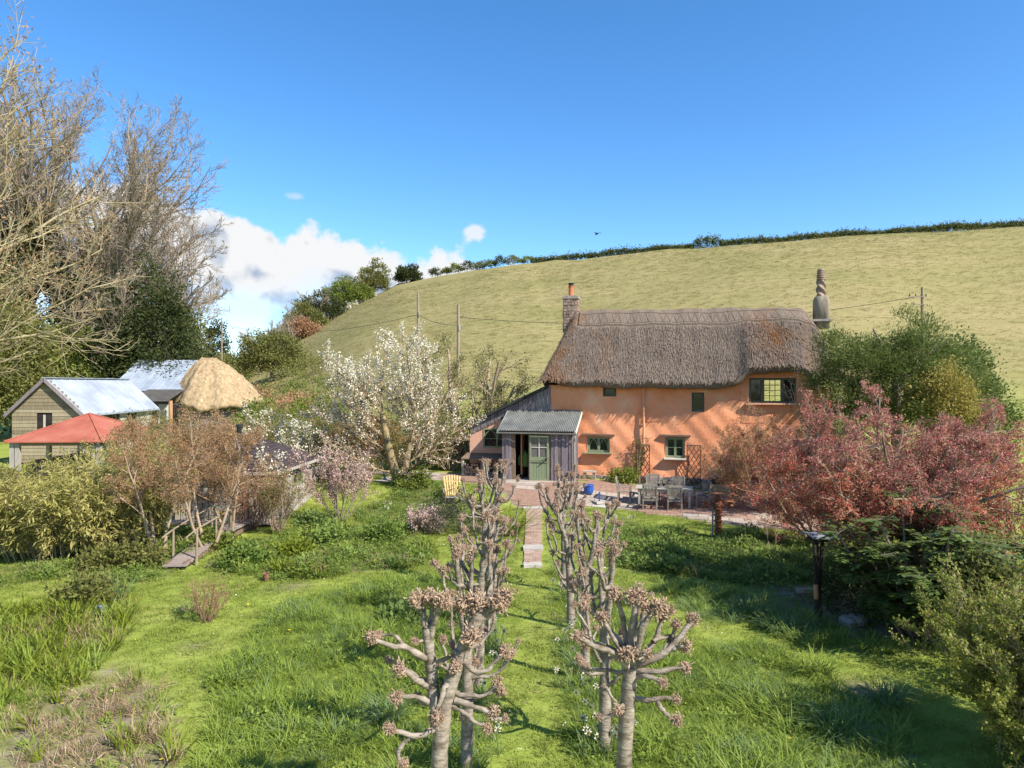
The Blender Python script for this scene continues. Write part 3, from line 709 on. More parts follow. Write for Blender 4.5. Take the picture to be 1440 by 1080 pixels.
    # ridge cap: a second coat along the top with cut lower edge and spars
    ym = (RY0 + RY1) / 2; xr = np.linspace(-.45, 10.9, 160); prof = [(-.80, .0), (-.80, .10), (-.66, .10), (-.4, .11), (-.2, .12), (0, .13), (.2, .12), (.4, .11), (.66, .10), (.80, .10), (.80, 0)]
    VV = np.array([[(xx, ym + dy, float(thatch_z(np.array(xx), np.array(ym + dy))) + dz - HZ) for dy, dz in prof] for xx in xr]); k = len(prof)
    i = np.arange(len(xr) - 1)[:, None] * k + np.arange(k - 1)[None]; FF = np.stack([i, i + k, i + k + 1, i + 1], -1).reshape(-1, 4)
    caps = [list(range(k))[::-1], [(len(xr) - 1) * k + j for j in range(k)]]
    cap = link('ridge_cap', mesh_np('ridge_cap', VV.reshape(-1, 3), [FF, np.array(caps)], tint=np.full(len(FF) + 2, .35), smooth=False), M_thatch, house)
    mm = MB(); M_spar = wood('hazel_spar', [(.12, .09, .07), (.19, .15, .12)])
    for dy, dz in ((-.73, .105), (-.28, .125)):
        pts = [(xx, ym + dy, float(thatch_z(np.array(xx), np.array(ym + dy))) + dz - HZ) for xx in np.linspace(-.4, 10.85, 40)]; mm.tube(pts, .016, 5)
    for a_ in np.arange(-.35, 10.7, .34):
        za = lambda xx, dy: float(thatch_z(np.array(xx), np.array(ym + dy))) + .118 - HZ
        mm.bar((a_, ym - .72, za(a_, -.72)), (a_ + .17, ym - .30, za(a_ + .17, -.30)), .010); mm.bar((a_ + .17, ym - .30, za(a_ + .17, -.30)), (a_ + .34, ym - .72, za(a_ + .34, -.72)), .010)
    mm.build('spar', M_spar, cap)
thatch()

M_stack = mat('red_brown_stack_stone', [(.17, .105, .08), (.28, .19, .15), (.38, .29, .235)], scale=4, bump=.6, orand=.6, coord='Position', rough=.95)
def chimneys():
    rnd = random.Random(4)
    c = (-.97, 2.85); z0, z1 = 7.2 - HZ, 9.36 - HZ
    ch = MB().box((c[0], c[1], (z0 + z1) / 2), (.68, .62, z1 - z0)).build('chimney', M_stack, house)
    z = z0 + .5; r = 0
    while z < z1 - .02:
        h = .155; s = .02
        for face in range(4):
            Lf = .68 if face % 2 == 0 else .62; p = -Lf / 2
            while p < Lf / 2 - .05:
                w = min(rnd.uniform(.14, .26), Lf / 2 - p); q = p + w / 2; d = rnd.uniform(.035, .07)
                pos = [(q, -.31), (.34, q), (-q, .31), (-.34, -q)][face]; dim = (w - s, d * 2) if face % 2 == 0 else (d * 2, w - s)
                piece('stone', (c[0] + pos[0], c[1] + pos[1], z + rnd.uniform(-.01, .01)), (dim[0], dim[1], h - s), M_stack, ch, (0, 0, rnd.uniform(-.05, .05))); p += w
        z += h; r += 1
    MB().box((c[0], c[1], z1 + .05), (.86, .80, .12)).box((c[0], c[1], z1 + .14), (.66, .60, .07)).build('chimney_cap', M_stone, ch)
    pot = MB().lathe([(.15, z1 + .15), (.145, z1 + .2), (.13, z1 + .45), (.125, z1 + .62), (.15, z1 + .64), (.15, z1 + .69), (.11, z1 + .69), (.10, z1 + .5)], 16, (c[0], c[1], 0)).build('chimney_pot', M_terra, ch, smooth=False)
    MB().lathe([(.13, z1 + .69), (.13, z1 + .80), (.16, z1 + .80), (.16, z1 + .83), (.05, z1 + .85)], 12, (c[0], c[1], 0)).build('cowl', M_black, ch)
    # right stack: rendered barrel base and a carved twisted shaft
    M_rend = mat('weathered_lime_render', [(.13, .11, .08), (.22, .185, .14), (.30, .26, .20)], scale=2.5, stretch=(2.5, 2.5, .5), bump=.3, rough=.95)
    M_carv = mat('carved_buff_stone', [(.17, .115, .08), (.28, .20, .145), (.36, .28, .21)], scale=4, bump=.3, rough=.95)
    x, y = 11.12, 2.85; b0 = 7.6 - HZ
    prof = [(.355, b0), (.355, 8.75 - HZ), (.35, 8.92 - HZ), (.315, 9.06 - HZ), (.25, 9.14 - HZ), (.2, 9.17 - HZ)]
    ch2 = MB().lathe(prof, 20, (x, y, 0), fn=lambda a, z: (abs(math.cos(a)) ** 4 + abs(math.sin(a)) ** 4) ** -.25).build('chimney', M_rend, house, smooth=True)
    zz = np.linspace(9.15, 9.92, 26) - HZ
    MB().lathe([(.20 - .02 * (z - zz[0]), z) for z in zz], 36, (x, y, 0), fn=lambda a, z: 1 + .22 * math.sin(3 * (a + 5.6 * (z - zz[0])))).build('twisted_shaft', M_carv, ch2, smooth=False)
    pr = []; 
    for i in range(5):
        zb = 9.92 - HZ + i * .105; pr += [(.17, zb), (.215 - .008 * i, zb + .025), (.215 - .008 * i, zb + .06), (.165, zb + .075)]
    pr += [(.15, 10.46 - HZ), (.11, 10.47 - HZ)]
    MB().lathe(pr, 18, (x, y, 0)).build('ringed_top', M_carv, ch2, smooth=False)
    MB().box((x, y, 7.98 - HZ), (.88, .88, .1), None).build('lead_flashing', mat('pale_lead', [(.22, .20, .17), (.32, .30, .27)], scale=4), ch2)
chimneys()

# ---- lean-to on the left with boarded gable, catslide roof
def lean_to():
    def rz_(x): return 2.86 + (x + 5.74) * (4.78 - 2.86) / (5.74 - 1.62)     # world roof height along x
    wx0, wx1, wz0, wz1 = -4.90, -3.50, 1.82, 2.76
    lt = MB(); y = .02
    lt.prism([(-5.6, .1 - HZ), (wx0, .1 - HZ), (wx0, rz_(wx0) - .35 - HZ), (-5.6, rz_(-5.6) - .12 - HZ)], y, .25).prism([(wx0, .1 - HZ), (wx1, .1 - HZ), (wx1, wz0 - HZ), (wx0, wz0 - HZ)], y, .25).prism([(wx0, wz1 - HZ), (wx1, wz1 - HZ), (wx1, 3.35 - HZ), (wx0, 2.9 - HZ)], y, .25).prism([(wx1, .1 - HZ), (-1.62, .1 - HZ), (-1.62, 4.0 - HZ), (wx1, 3.4 - HZ)], y, .25)
    lt.prism([(-5.6, .1 - HZ), (-5.35, .1 - HZ), (-5.35, 2.9 - HZ), (-5.6, 2.8 - HZ)], .25, 4.6).box((-3.6, 4.5, 1.6), (4.0, .2, 3.2))
    L = lt.build('lean_to', M_lime_pale, house)
    rf = MB(); rf.prism([(-5.85, rz_(-5.85) - HZ), (-1.62, rz_(-1.62) - HZ), (-1.62, rz_(-1.62) + .13 - HZ), (-5.85, rz_(-5.85) + .13 - HZ)], -.28, 4.9); rf.build('lean_to_roof', M_felt, house)
    n = 22; x = -5.55; i = 0; rnd = random.Random(3)
    while x < -1.66:
        w = .175 + rnd.uniform(-.01, .01)
        zt = rz_(x) - .02; zb = max(rz_(x) - .62, 2.30) if x < -3.6 else 3.45
        if x < -3.6: zb = rz_(x) - .42 + rnd.uniform(-.01, .01)
        b = MB().prism([(x + .008, zb - HZ), (x + w - .008, zb - HZ), (x + w - .008, rz_(x + w) - .02 - HZ), (x + .008, zt - HZ)], -.035 - .012 * (i % 2), .0)
        b.build('board', M_board, L); x += w; i += 1
    # window with two pointed lights
    m = MB(); y = .05; f = .07; a, b, c, d = wx0, wx1, wz0 - HZ, wz1 - HZ
    m.box(((a + b) / 2, y, c + f / 2), (b - a, .1, f)).box(((a + b) / 2, y, d - f / 2), (b - a, .1, f))
    for xx in (a + f / 2, (a + b) / 2, b - f / 2): m.box((xx, y, (c + d) / 2), (f, .1, d - c - 2 * f))
    wn = m.build('window', M_green, house); g = MB()
    for x0, x1 in ((a + f, (a + b) / 2 - f / 2), ((a + b) / 2 + f / 2, b - f)):
        g.box(((x0 + x1) / 2, y, c + (d - c) * .46), (x1 - x0, .04, .03)); xm = (x0 + x1) / 2
        for sg in (-1, 1):
            pts = [(xm + sg * (x1 - x0) / 2 * math.cos(t * 1.5708) ** .8 if t < 1 else xm, y, c + (d - c) * .5 + ((d - f) - c - (d - c) * .5) * t) for t in np.linspace(0, 1, 6)]
            for p, q in zip(pts, pts[1:]): g.bar(p, q, .035, .035, up=(0, 1, 0))
        MB().box((xm, y + .02, (c + d) / 2), (x1 - x0, .008, d - c - 2 * f)).build('pane', M_glass, wn)
    g.build('glazing_bar', M_green, wn)
    MB().box(((a + b) / 2, .6, (c + d) / 2), (b - a, .6, d - c)).build('dark_room_block', M_dark, wn)  # near-black block: darkness of the unlit room put into its colour
lean_to()

# ---- porch
def porch():
    x0, x1, yf = -3.45, -.22, -1.75; zb = .32 - HZ; ztop = 2.66 - HZ
    fr = MB()
    for x in (x0 + .06, -2.92, -2.15, -1.2, x1 - .06): fr.box((x, yf, (zb + ztop) / 2), (.12 if x != -2.92 else .16, .12, ztop - zb))
    fr.box(((x0 + x1) / 2, yf, ztop + .03), (x1 - x0, .12, .12)).box((x1 - .06, -.5, ztop + .25), (.1, .1, .1))
    P = fr.build('porch', M_oldwood, house)
    rnd = random.Random(6)
    def boards(xa, xb, y, z0, z1, face=-1):
        x = xa; i = 0
        while x < xb - .03:
            w = min(.165, xb - x); piece('board', (x + w / 2, y + face * (.075 + (.022 if i % 2 else 0)), (z0 + z1) / 2), (w - .012, .025, z1 - z0 + rnd.uniform(-.02, .02)), M_board, P); x += w; i += 1
    boards(x0, -3.0, yf, zb - .02, ztop + .02); boards(-1.14, x1, yf, zb + .0, ztop + .02)
    # right side wall boards, stepping up with the roof
    y = yf + .02; i = 0
    while y < -.05:
        z1 = ztop + .05 + (y - yf) / 1.75 * .8
        piece('board', (x1 + .03 + (.022 if i % 2 else 0), y + .08, (zb + z1) / 2), (.025, .15, z1 - zb), M_board, P); y += .165; i += 1
    y = yf + .02
    while y < -.05:
        z1 = ztop + .05 + (y - yf) / 1.75 * .8
        piece('board', (x0 - .01, y + .08, (zb + z1) / 2), (.025, .15, z1 - zb), M_board, P); y += .165
    # corrugated roof: real waves
    xs = np.linspace(-3.62, .02, 260); ysr = [(-2.02, 2.74 - HZ), (.04, 3.64 - HZ)]
    V = np.array([[(xx + (.0 if t == 0 else .0), yy, zz + .018 * math.sin(xx * 2 * math.pi / .085) + .07) for xx in xs] for t, (yy, zz) in enumerate(ysr)]); n = len(xs)
    Vb = V.copy(); Vb[..., 2] -= .008
    i = np.arange(n - 1); F = np.concatenate([np.stack([i, i + 1, i + n + 1, i + n], -1), np.stack([i + 2 * n, i + 3 * n, i + 3 * n + 1, i + 2 * n + 1], -1), np.stack([i + 2 * n, i + 2 * n + 1, i + 1, i], -1)])
    link('corrugated_roof', mesh_np('corrugated_roof', np.concatenate([V.reshape(-1, 3), Vb.reshape(-1, 3)]), [F], smooth=False), M_tin, P)
    MB().bar((.02, -2.0, 2.72 - HZ), (.02, .0, 3.60 - HZ), .04, .16).bar((-3.62, -2.0, 2.72 - HZ), (-3.62, .0, 3.60 - HZ), .04, .16).build('barge_board', M_white, P)
    g = MB(); pr = [(-.06, 0), (-.05, -.04), (0, -.06), (.05, -.04), (.06, 0), (.045, 0), (.0, -.045), (-.045, 0)]
    V = [(xx, -2.06 + a, 2.72 - HZ + b) for xx in (-3.66, .06) for a, b in pr]; k = len(pr); g.add(V, [(j, (j + 1) % k, k + (j + 1) % k, k + j) for j in range(k)])
    g.tube([(-.02, -2.06, 2.66 - HZ), (-.02, -2.02, 2.5 - HZ), (-.06, -1.86, 2.34 - HZ), (-.06, -1.84, 1.2 - HZ), (-.06, -1.84, .4 - HZ)], .04, 8)
    g.build('gutter', mat('grey_gutter', [(.20, .19, .18), (.28, .27, .25)], scale=5, rough=.5), P)
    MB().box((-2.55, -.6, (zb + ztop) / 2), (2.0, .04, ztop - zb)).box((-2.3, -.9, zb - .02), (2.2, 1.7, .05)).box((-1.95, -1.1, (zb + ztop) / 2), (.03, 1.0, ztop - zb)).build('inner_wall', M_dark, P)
    MB().box((-2.62, -1.2, (zb + ztop) / 2 + .2), (.06, .5, ztop - zb - .4)).build('inner_post', mat('orange_inner_plaster', [(.5, .2, .09), (.55, .26, .13)], scale=2), P)
    # the stable door folded back against the boards
    dx0, dx1, dy, dz0, dz1 = -2.13, -1.23, -1.90, .52 - HZ, 2.58 - HZ
    D = MB(); s = .09
    D.box(((dx0 + dx1) / 2, dy, dz0 + .06), (dx1 - dx0, .05, .12)).box(((dx0 + dx1) / 2, dy, dz1 - .05), (dx1 - dx0, .05, .10))
    zm = dz0 + 1.0
    D.box(((dx0 + dx1) / 2, dy, zm), (dx1 - dx0, .05, .18)).box((dx0 + s / 2, dy, (dz0 + dz1) / 2), (s, .051, dz1 - dz0)).box((dx1 - s / 2, dy, (dz0 + dz1) / 2), (s, .051, dz1 - dz0)).box(((dx0 + dx1) / 2, dy - .01, zm - .13), (dx1 - dx0, .06, .04))
    door = D.build('door', M_green, house)
    n = 6; w = (dx1 - dx0 - 2 * s) / n
    for i in range(n): piece('door_plank', (dx0 + s + w * (i + .5), dy + .008, dz0 + .5), (w - .01, .03, .78), M_green, door)
    px0, px1, pz0, pz1 = dx0 + s, dx1 - s, zm + .09, dz1 - .10
    MB().box(((px0 + px1) / 2, dy, (pz0 + pz1) / 2), (.025, .045, pz1 - pz0)).box(((px0 + px1) / 2, dy + .001, (pz0 + pz1) / 2), (px1 - px0, .045, .025)).build('glazing_bar', M_white, door)
    for i in (0, 1):
        for j in (0, 1):
            MB().box((px0 + (px1 - px0) * (.25 + .5 * i), dy + .01, pz0 + (pz1 - pz0) * (.25 + .5 * j)), ((px1 - px0) / 2 - .02, .006, (pz1 - pz0) / 2 - .02)).build('pane', mat('door_glass', [(.10, .09, .085), (.17, .15, .14)], scale=3, rough=.08, spec=.5) if not (i or j) else bpy.data.materials['door_glass'], door)
    MB().tube([(dx1 - .12, dy - .05, zm + .02), (dx1 - .24, dy - .07, zm + .03)], .012, 6).box((dx1 - .10, dy - .035, zm), (.05, .02, .16)).build('handle', M_black, door)
    MB().bar((dx0 + .45, dy - .04, zm - .30), (dx1 - .1, dy - .05, zm - .02), .03).build('door_stay', M_black, door)
    MB().box((-1.75, -2.0, .38 - HZ), (1.1, .35, .22)).build('step', M_terra, house)
    MB().box((-2.5, -2.1, .36 - HZ), (1.3, .5, .10)).build('threshold', M_slab, house)
porch()
# ================================================================== out-buildings on the left
M_zinc = mat('pale_galvanised_sheet', [(.24, .26, .29), (.33, .355, .39), (.41, .435, .46)], scale=.8, stretch=(1, .4, .4), detail=5, coord='Position', rough=.55, spec=.4)
M_zinc2 = mat('blue_grey_galvanised_sheet', [(.19, .22, .265), (.265, .30, .345), (.33, .36, .40)], scale=.8, detail=5, coord='Position', rough=.6, spec=.3)
M_ochre = wood('ochre_weatherboard', [(.12, .095, .06), (.24, .195, .125), (.34, .285, .19)], orand=.6)
M_paleb = wood('pale_grey_board', [(.26, .22, .17), (.38, .33, .26), (.46, .41, .34)])
M_red = mat('red_oxide_roof', [(.27, .075, .048), (.34, .10, .062), (.38, .14, .09)], scale=.9, detail=6, coord='Position', rough=.7, bump=.08)
M_shingle = mat('dark_shingle', [(.030, .024, .024), (.055, .044, .044), (.085, .066, .064)], scale=2, orand=.3, bump=.4, coord='Position', rough=1, spec=.03)
M_straw = mat('new_golden_thatch', [(.19, .13, .07), (.31, .22, .12), (.41, .31, .185)], scale=5, stretch=(1, 1, .35), detail=6, bump=.8, bscale=14, coord='Position', rough=1)
def barn():
    rz = rad(5.2); b = empty('weatherboarded_barn', (-28.8, 44, 0), rz, 'weatherboarded barn with pale galvanised roof behind the red gazebo', 'barn')
    L, W, ze, zr = 11.0, 2.0, 3.3, 5.25
    MB().box((0, L / 2, ze / 2), (2 * W - .1, L - .1, ze)).prism([(-W + .05, ze), (W - .05, ze), (0, zr - .1)], .05, L - .05).build('wall', M_dark, b)
    for i in range(24):
        z = .1 + i * .22
        if z > zr - .1: break
        w = W if z < ze else W * (zr - z) / (zr - ze)
        if w < .15: break
        for xa, xb in (((-w, -.55), (.35, w)) if 1.9 < z < 3.0 else ((-w, w),)):
            piece('weatherboard', ((xa + xb) / 2, -.02, z + .11), (xb - xa, .03, .235), M_ochre, b, (rad(-6), rad(random.uniform(-.6, .6)), 0))
    wn = MB().box((-.1, .0, 2.5), (.86, .06, 1.15)).build('window', M_dark, b); MB().box((-.1, -.04, 2.5), (.12, .05, 1.1)).build('frame', M_paleb, wn)
    # right side: board panels and dark windows with frames
    y = .2
    for k, (ln, kind) in enumerate([(.5, 'b'), (1.5, 'w'), (.9, 'b'), (2.2, 'w'), (1.0, 'b'), (1.7, 'w'), (1.2, 'b'), (1.0, 'b'), (.6, 'b')]):
        if kind == 'b':
            for j in range(8): piece('weatherboard', (W + .0, y + ln / 2, .3 + j * .36), (.04, ln - .06, .34), M_paleb, b, (0, rad(5), 0))
        else:
            fr = MB().box((W - .02, y + ln / 2, 2.95), (.1, ln, .12)).box((W - .02, y + ln / 2, 1.1), (.1, ln, .12)).box((W - .02, y + .05, 2), (.1, .1, 1.8)).box((W - .02, y + ln - .05, 2), (.1, .1, 1.8)).box((W - .02, y + ln / 2, 2), (.08, .06, 1.8))
            wn = fr.build('window', M_oldwood, b); MB().box((W - .06, y + ln / 2, 2), (.03, ln - .1, 1.75)).build('pane', M_glass, wn)
            for j in range(2): piece('weatherboard', (W + .0, y + ln / 2, .3 + j * .36), (.04, ln - .06, .34), M_paleb, b, (0, rad(5), 0))
        y += ln
    sl = math.atan2(zr - ze, W); hyp = math.hypot(W + .3, (zr - ze) * (W + .3) / W)
    n = 12; w = (L + .6) / n
    for sg in (1, -1):
        for i in range(n):
            y0 = -.3 + i * w; m = MB()
            V = []; k = 14
            for t in (0, 1):
                xx = sg * (t * (W + .32)); zz = zr + .04 - (zr - ze) / W * (W + .32) * t
                V += [(xx, y0 + w * j / (k - 1) * 1.03, zz + (.028 if j in (0, 1, 12, 13) else .0) + .004 * (j % 2) + (.008 if i % 2 else 0)) for j in range(k)]
            F = [(j, j + 1, k + j + 1, k + j) if sg < 0 else (j + 1, j, k + j, k + j + 1) for j in range(k - 1)]
            m.add(V, F).build('roof_sheet', M_zinc, b)
    MB().bar((0, -.3, zr + .09), (0, L + .3, zr + .09), .3, .05).build('ridge', M_zinc2, b)
    MB().bar((W + .3, -.3, ze - .32), (W + .3, L + .3, ze - .32), .1, .1).tube([(W + .28, -.25, ze - .34), (W + .1, -.1, ze - .6), (W + .08, -.08, .2)], .05, 8).build('gutter', M_zinc2, b)
    for sg in (1, -1): MB().bar((0, -.32, zr - .02), (sg * (W + .32), -.32, ze - .33), .05, .2).build('barge_board', M_board, b)
barn()
def barn_two():
    b = empty('long_metal_barn', (-30, 60, 0), 0, 'larger barn with blue grey metal roof and a golden thatched round end', 'barn')
    x0, x1, y0, y1, ze, zr = -3.4, 2.7, 0, 8, 4.55, 7.1
    MB().box(((x0 + x1) / 2, 4, ze / 2), (x1 - x0 - .2, 7.4, ze)).build('wall', M_board, b)
    n = 8; w = (x1 - x0 + .4) / n
    for sg in (0, 1):
        for i in range(n):
            xa = x0 - .2 + i * w; k = 10
            V = []
            for t in (0, 1):
                yy = 4 + (1 if sg else -1) * t * 4.3; zz = zr - (zr - ze) / 4 * 4.3 * t
                sh = (.0 if not sg else 0)
                V += [(xa + w * j / (k - 1) * 1.02 - (.35 if t else 0), yy, zz + (.03 if j in (0, 9) else 0) + (.008 if i % 2 else 0)) for j in range(k)]
            F = [(j + 1, j, k + j, k + j + 1) if sg else (j, j + 1, k + j + 1, k + j) for j in range(k - 1)]
            F = [f[::-1] for f in F]
            MB().add(V, F).build('roof_sheet', M_zinc2, b)
    MB().add([(-.6, -.1, ze - .05), (2.5, -.1, ze - .05), (2.2, -2.6, 3.55), (-1.6, -2.6, 3.55)], [(3, 2, 1, 0), (0, 1, 2, 3)]).build('lean_to_roof', mat('old_grey_felt', [(.13, .12, .105), (.2, .185, .165)], scale=2, coord='Position'), b)
    MB().box((1.4, -1.6, 1.7), (.9, .06, 3.2)).build('white_panel', M_white, b)
    for x in (-1.2, .4, 2.3): MB().tube([(x, -2.3, 0), (x, -2.3, 3.6)], .16, 8).build('post', mat('orange_larch_post', [(.33, .17, .08), (.42, .24, .13)], scale=3) if x == -1.2 else bpy.data.materials['orange_larch_post'], b)
    MB().box((1.2, -1.4, 1.6), (3.8, .08, 3.2)).build('inner_wall', M_dark, b)
    # round thatched end: half cone with ragged lower edge
    na, nr = 90, 26; rng = np.random.default_rng(5)
    A = np.linspace(rad(-128), rad(110), na); T = np.linspace(0, 1, nr); AA, TT = np.meshgrid(A, T)
    rr = (.3 + 4.35 * TT) * (1 + .03 * np.sin(AA * 7) + .02 * np.sin(AA * 17 + TT * 5)); rr *= np.where(AA < rad(-60), 1 - .32 * sst(-AA, rad(60), rad(128)), 1)
    zed = 3.05 + .35 * np.sin((AA + 1.2) * 1.6) + 1.0 * sst(-AA, rad(62), rad(125)) + .5 * sst(AA, rad(-25), rad(40))
    Z = zr + .15 - (zr + .15 - zed) * (TT ** 1.55) + .10 * np.sin(AA * 9 + TT * 3) * TT + .06 * rng.normal(size=AA.shape) * (TT > .05)
    X = 3.1 + rr * np.cos(AA); Y = 2.6 + rr * np.sin(AA)
    V = np.stack([X, Y, Z], -1).reshape(-1, 3); i = np.arange(nr - 1)[:, None] * na + np.arange(na - 1)[None]
    F = np.stack([i, i + na, i + na + 1, i + 1], -1).reshape(-1, 4)
    e = V[-na:].copy(); e[:, 2] -= .35; e2 = e.copy(); e2[:, 0] = 3.1 + (e[:, 0] - 3.1) * .8; e2[:, 1] = 2.6 + (e[:, 1] - 2.6) * .8; e2[:, 2] += .5
    n = len(V); j = np.arange(na - 1); F2 = np.concatenate([np.stack([n - na + j, n + j, n + j + 1, n - na + j + 1], -1), np.stack([n + j, n + na + j, n + na + j + 1, n + j + 1], -1)])
    link('thatched_end', mesh_np('thatched_end', np.concatenate([V, e, e2]), [F, F2], smooth=True), M_straw, b)
    MB().lathe([(3.7, 0), (3.7, 3.3)], 24, (3.1, 2.6, 0)).build('round_wall', M_board, b)
barn_two()
def gazebo():
    g = empty('red_roofed_gazebo', (-22.7, 38.2, 0), rad(3), 'open timber gazebo with a low red oxide hipped roof', 'gazebo')
    hx, hy, ze, za = 2.35, 3.3, 2.12, 3.36
    cs = [(-hx, -hy), (hx, -hy), (hx, hy), (-hx, hy)]
    for i in range(4):
        a, b = cs[i], cs[(i + 1) % 4]
        MB().add([(a[0], a[1], ze), (b[0], b[1], ze), (0, 0, za), (a[0], a[1], ze - .05), (b[0], b[1], ze - .05)], [(0, 1, 2), (1, 0, 3, 4)]).build('roof_panel', M_red, g)
        MB().bar((a[0], a[1], ze + .03), (0, 0, za + .03), .09, .04).build('hip_strip', M_red, g)
    for x, y in ((-2.1, -3.0), (-1.85, -3.0), (2.05, -3.0), (1.8, -2.95), (2.1, 0), (2.1, 3.0), (-2.1, 3.0), (-2.1, 0)):
        MB().box((x, y, ze / 2), (.2, .2, ze)).build('post', M_grey, g)
    m = MB()
    for a, b in (((-2.1, -3, ze - .12), (2.1, -3, ze - .12)), ((2.1, -3, ze - .14), (2.1, 3, ze - .14)), ((-2.1, -3, ze - .14), (-2.1, 3, ze - .14)), ((-2.1, 3, ze - .12), (2.1, 3, ze - .12))): m.bar(a, b, .16, .2)
    m.build('ring_beam', M_oldwood, g)
    MB().bar((1.9, -3, 1.1), (1.15, -3, ze - .2), .1, .1).bar((2.1, -2.8, 1.1), (2.1, -2, ze - .2), .1, .1).build('brace', M_grey, g)
    for i in range(2): piece('board', (-.9, 3.05, 1.05 + i * .34), (2.0, .04, .32), M_ochre, g, (0, rad(-3), 0))
    MB().box((0, 3.1, .45), (4.2, .06, .9)).box((-2.15, .6, .5), (.06, 4.5, 1.0)).build('low_wall', M_board, g)
gazebo()
def shed():
    s = empty('shingled_shed', (-10.3, 27.8, 0), rad(-2), 'wooden garden shed with dark shingle hipped roof half hidden by blossom', 'shed')
    hx, hy, ze, za = 1.75, 2.25, 1.92, 2.95
    MB().box((0, 0, ze / 2), (2 * hx, 2 * hy, ze)).build('wall', M_dark, s)
    rnd = random.Random(9)
    for i in range(17):
        w = 2 * hx / 17; piece('board', (-hx + w * (i + .5), -hy - .03, .98), (w - rnd.uniform(.02, .045), .04, 1.9 + rnd.uniform(-.05, .04)), M_paleb, s, (0, 0, rad(rnd.uniform(-3, 3))))
    for i in range(18):
        w = 2 * hy / 18; yy = -hy + w * (i + .5)
        if -.2 < yy < 1.0:
            piece('board', (hx + .03, yy, .5), (.04, w - .03, 1.0), M_grey, s); continue
        piece('board', (hx + .03, yy, .97), (.04, w - .03, 1.9), M_grey, s)
    f = MB().box((hx + .04, .4, 1.02), (.08, 1.2, .08)).box((hx + .04, .4, 1.78), (.08, 1.2, .08)).box((hx + .04, -.18, 1.4), (.08, .08, .7)).box((hx + .04, .98, 1.4), (.08, .08, .7)).box((hx + .04, .4, 1.4), (.06, .06, .7)).build('window', M_green, s)
    MB().box((hx + .02, .4, 1.4), (.02, 1.1, .7)).build('pane', M_glass, f)
    ex, ey = hx + .35, hy + .35
    cs = [(-ex, -ey), (ex, -ey), (ex, ey), (-ex, ey)]; m = MB()
    for i in range(4):
        a, b = Vector((*cs[i], ze - .1)), Vector((*cs[(i + 1) % 4], ze - .1)); top = Vector((0, 0, za)); m.add([a, b, top], [(0, 1, 2)])
    R = m.build('roof', M_shingle, s)
    sh = MB()
    for i in range(4):
        a, b = Vector((*cs[i], ze - .1)), Vector((*cs[(i + 1) % 4], ze - .1)); top = Vector((0, 0, za)); nrw = 12
        nn = (b - a).cross(top - a).normalized(); up = nn.cross((b - a).normalized()); M = Matrix(((b - a).normalized(), up, nn)).transposed()
        for r in range(nrw):
            t = (r + .5) / nrw; p0, p1 = a.lerp(top, t), b.lerp(top, t); Lr = (p1 - p0).length; k = max(1, int(Lr / .26)); hgt = ((a + b) / 2 - top).length / nrw
            for j in range(k):
                q = p0.lerp(p1, (j + .5) / k) + nn * (.03 + rnd.uniform(-.008, .012)); sh.box(q, (Lr / k - .014, hgt * 1.05, .03), M @ Matrix.Rotation(rad(-6), 3, 'X') @ Matrix.Rotation(rnd.uniform(-.03, .03), 3, 'Z'))
    o = sh.build('shingle', M_shingle, R); o['kind'] = 'stuff'
    m = MB()
    for i in range(4): m.bar((*cs[i], ze - .14), (*cs[(i + 1) % 4], ze - .14), .04, .12)
    m.build('fascia', M_grey, s)
    MB().tube([(-.45, .2, 2.6), (-.45, .2, 3.25)], .10, 12).lathe([(.10, 3.25), (.13, 3.25), (.13, 3.36), (.10, 3.36)], 12, (-.45, .2, 0)).build('flue', M_black, s)
    # low plank platform along the front
    p = empty('plank_deck', (-10.2, 24.9, 0), rad(-2), 'low pinkish plank deck along the front of the shed', 'deck')
    for i in range(4): piece('plank', (0, i * .155 - .2, .1), (3.9, .145, .05), M_oldwood2, p)
    MB().box((0, .03, .04), (3.8, .5, .07)).build('joist', M_dark, p)
M_oldwood2 = wood('pinkish_weathered_plank', [(.30, .22, .17), (.42, .33, .27)])
shed()
def footbridge():
    b = empty('footbridge', (-9.0, 18.9, 0), rad(2), 'narrow plank footbridge with rustic pole handrails leading to the shed', 'footbridge')
    rnd = random.Random(2)
    n = 34; L = 5.6
    for i in range(n):
        y = L * (i + .5) / n; z = .10 + .22 * math.sin(min(1, y / 4.5) * 2.2)
        piece('plank', (rnd.uniform(-.02, .02), y, z), (.62, L / n - .015, .045), M_planks, b, (0, 0, rnd.uniform(-.03, .03)))
    for x in (-.24, .24): MB().box((x, 2.6, .12), (.08, 5.0, .12)).build('beam', M_oldwood, b)
    rails = {.38: ((.55, 1.02), (2.0, 1.06), (3.3, 1.1)), -.40: ((.9, .95), (2.3, 1.05), (3.7, 1.1))}
    for x, ps in rails.items():
        pts = []
        for y, h in ps:
            MB().tube([(x, y, -.05), (x + rnd.uniform(-.03, .03), y, h)], [.038, .028], 7).build('post', M_pole, b); pts.append((x, y, h - .05))
        pts = [(x - .06, pts[0][1] - .55, pts[0][2] - .12)] + pts + [(x, pts[-1][1] + .7, pts[-1][2] + .02)]
        MB().tube(pts, .022, 7).build('handrail', M_pole, b)
M_planks = wood('grey_pink_plank', [(.24, .19, .16), (.36, .29, .25)])
M_pole = mat('rustic_ash_pole', [(.20, .155, .10), (.31, .25, .165)], scale=4, stretch=(2, 2, .5), bump=.3)
footbridge()

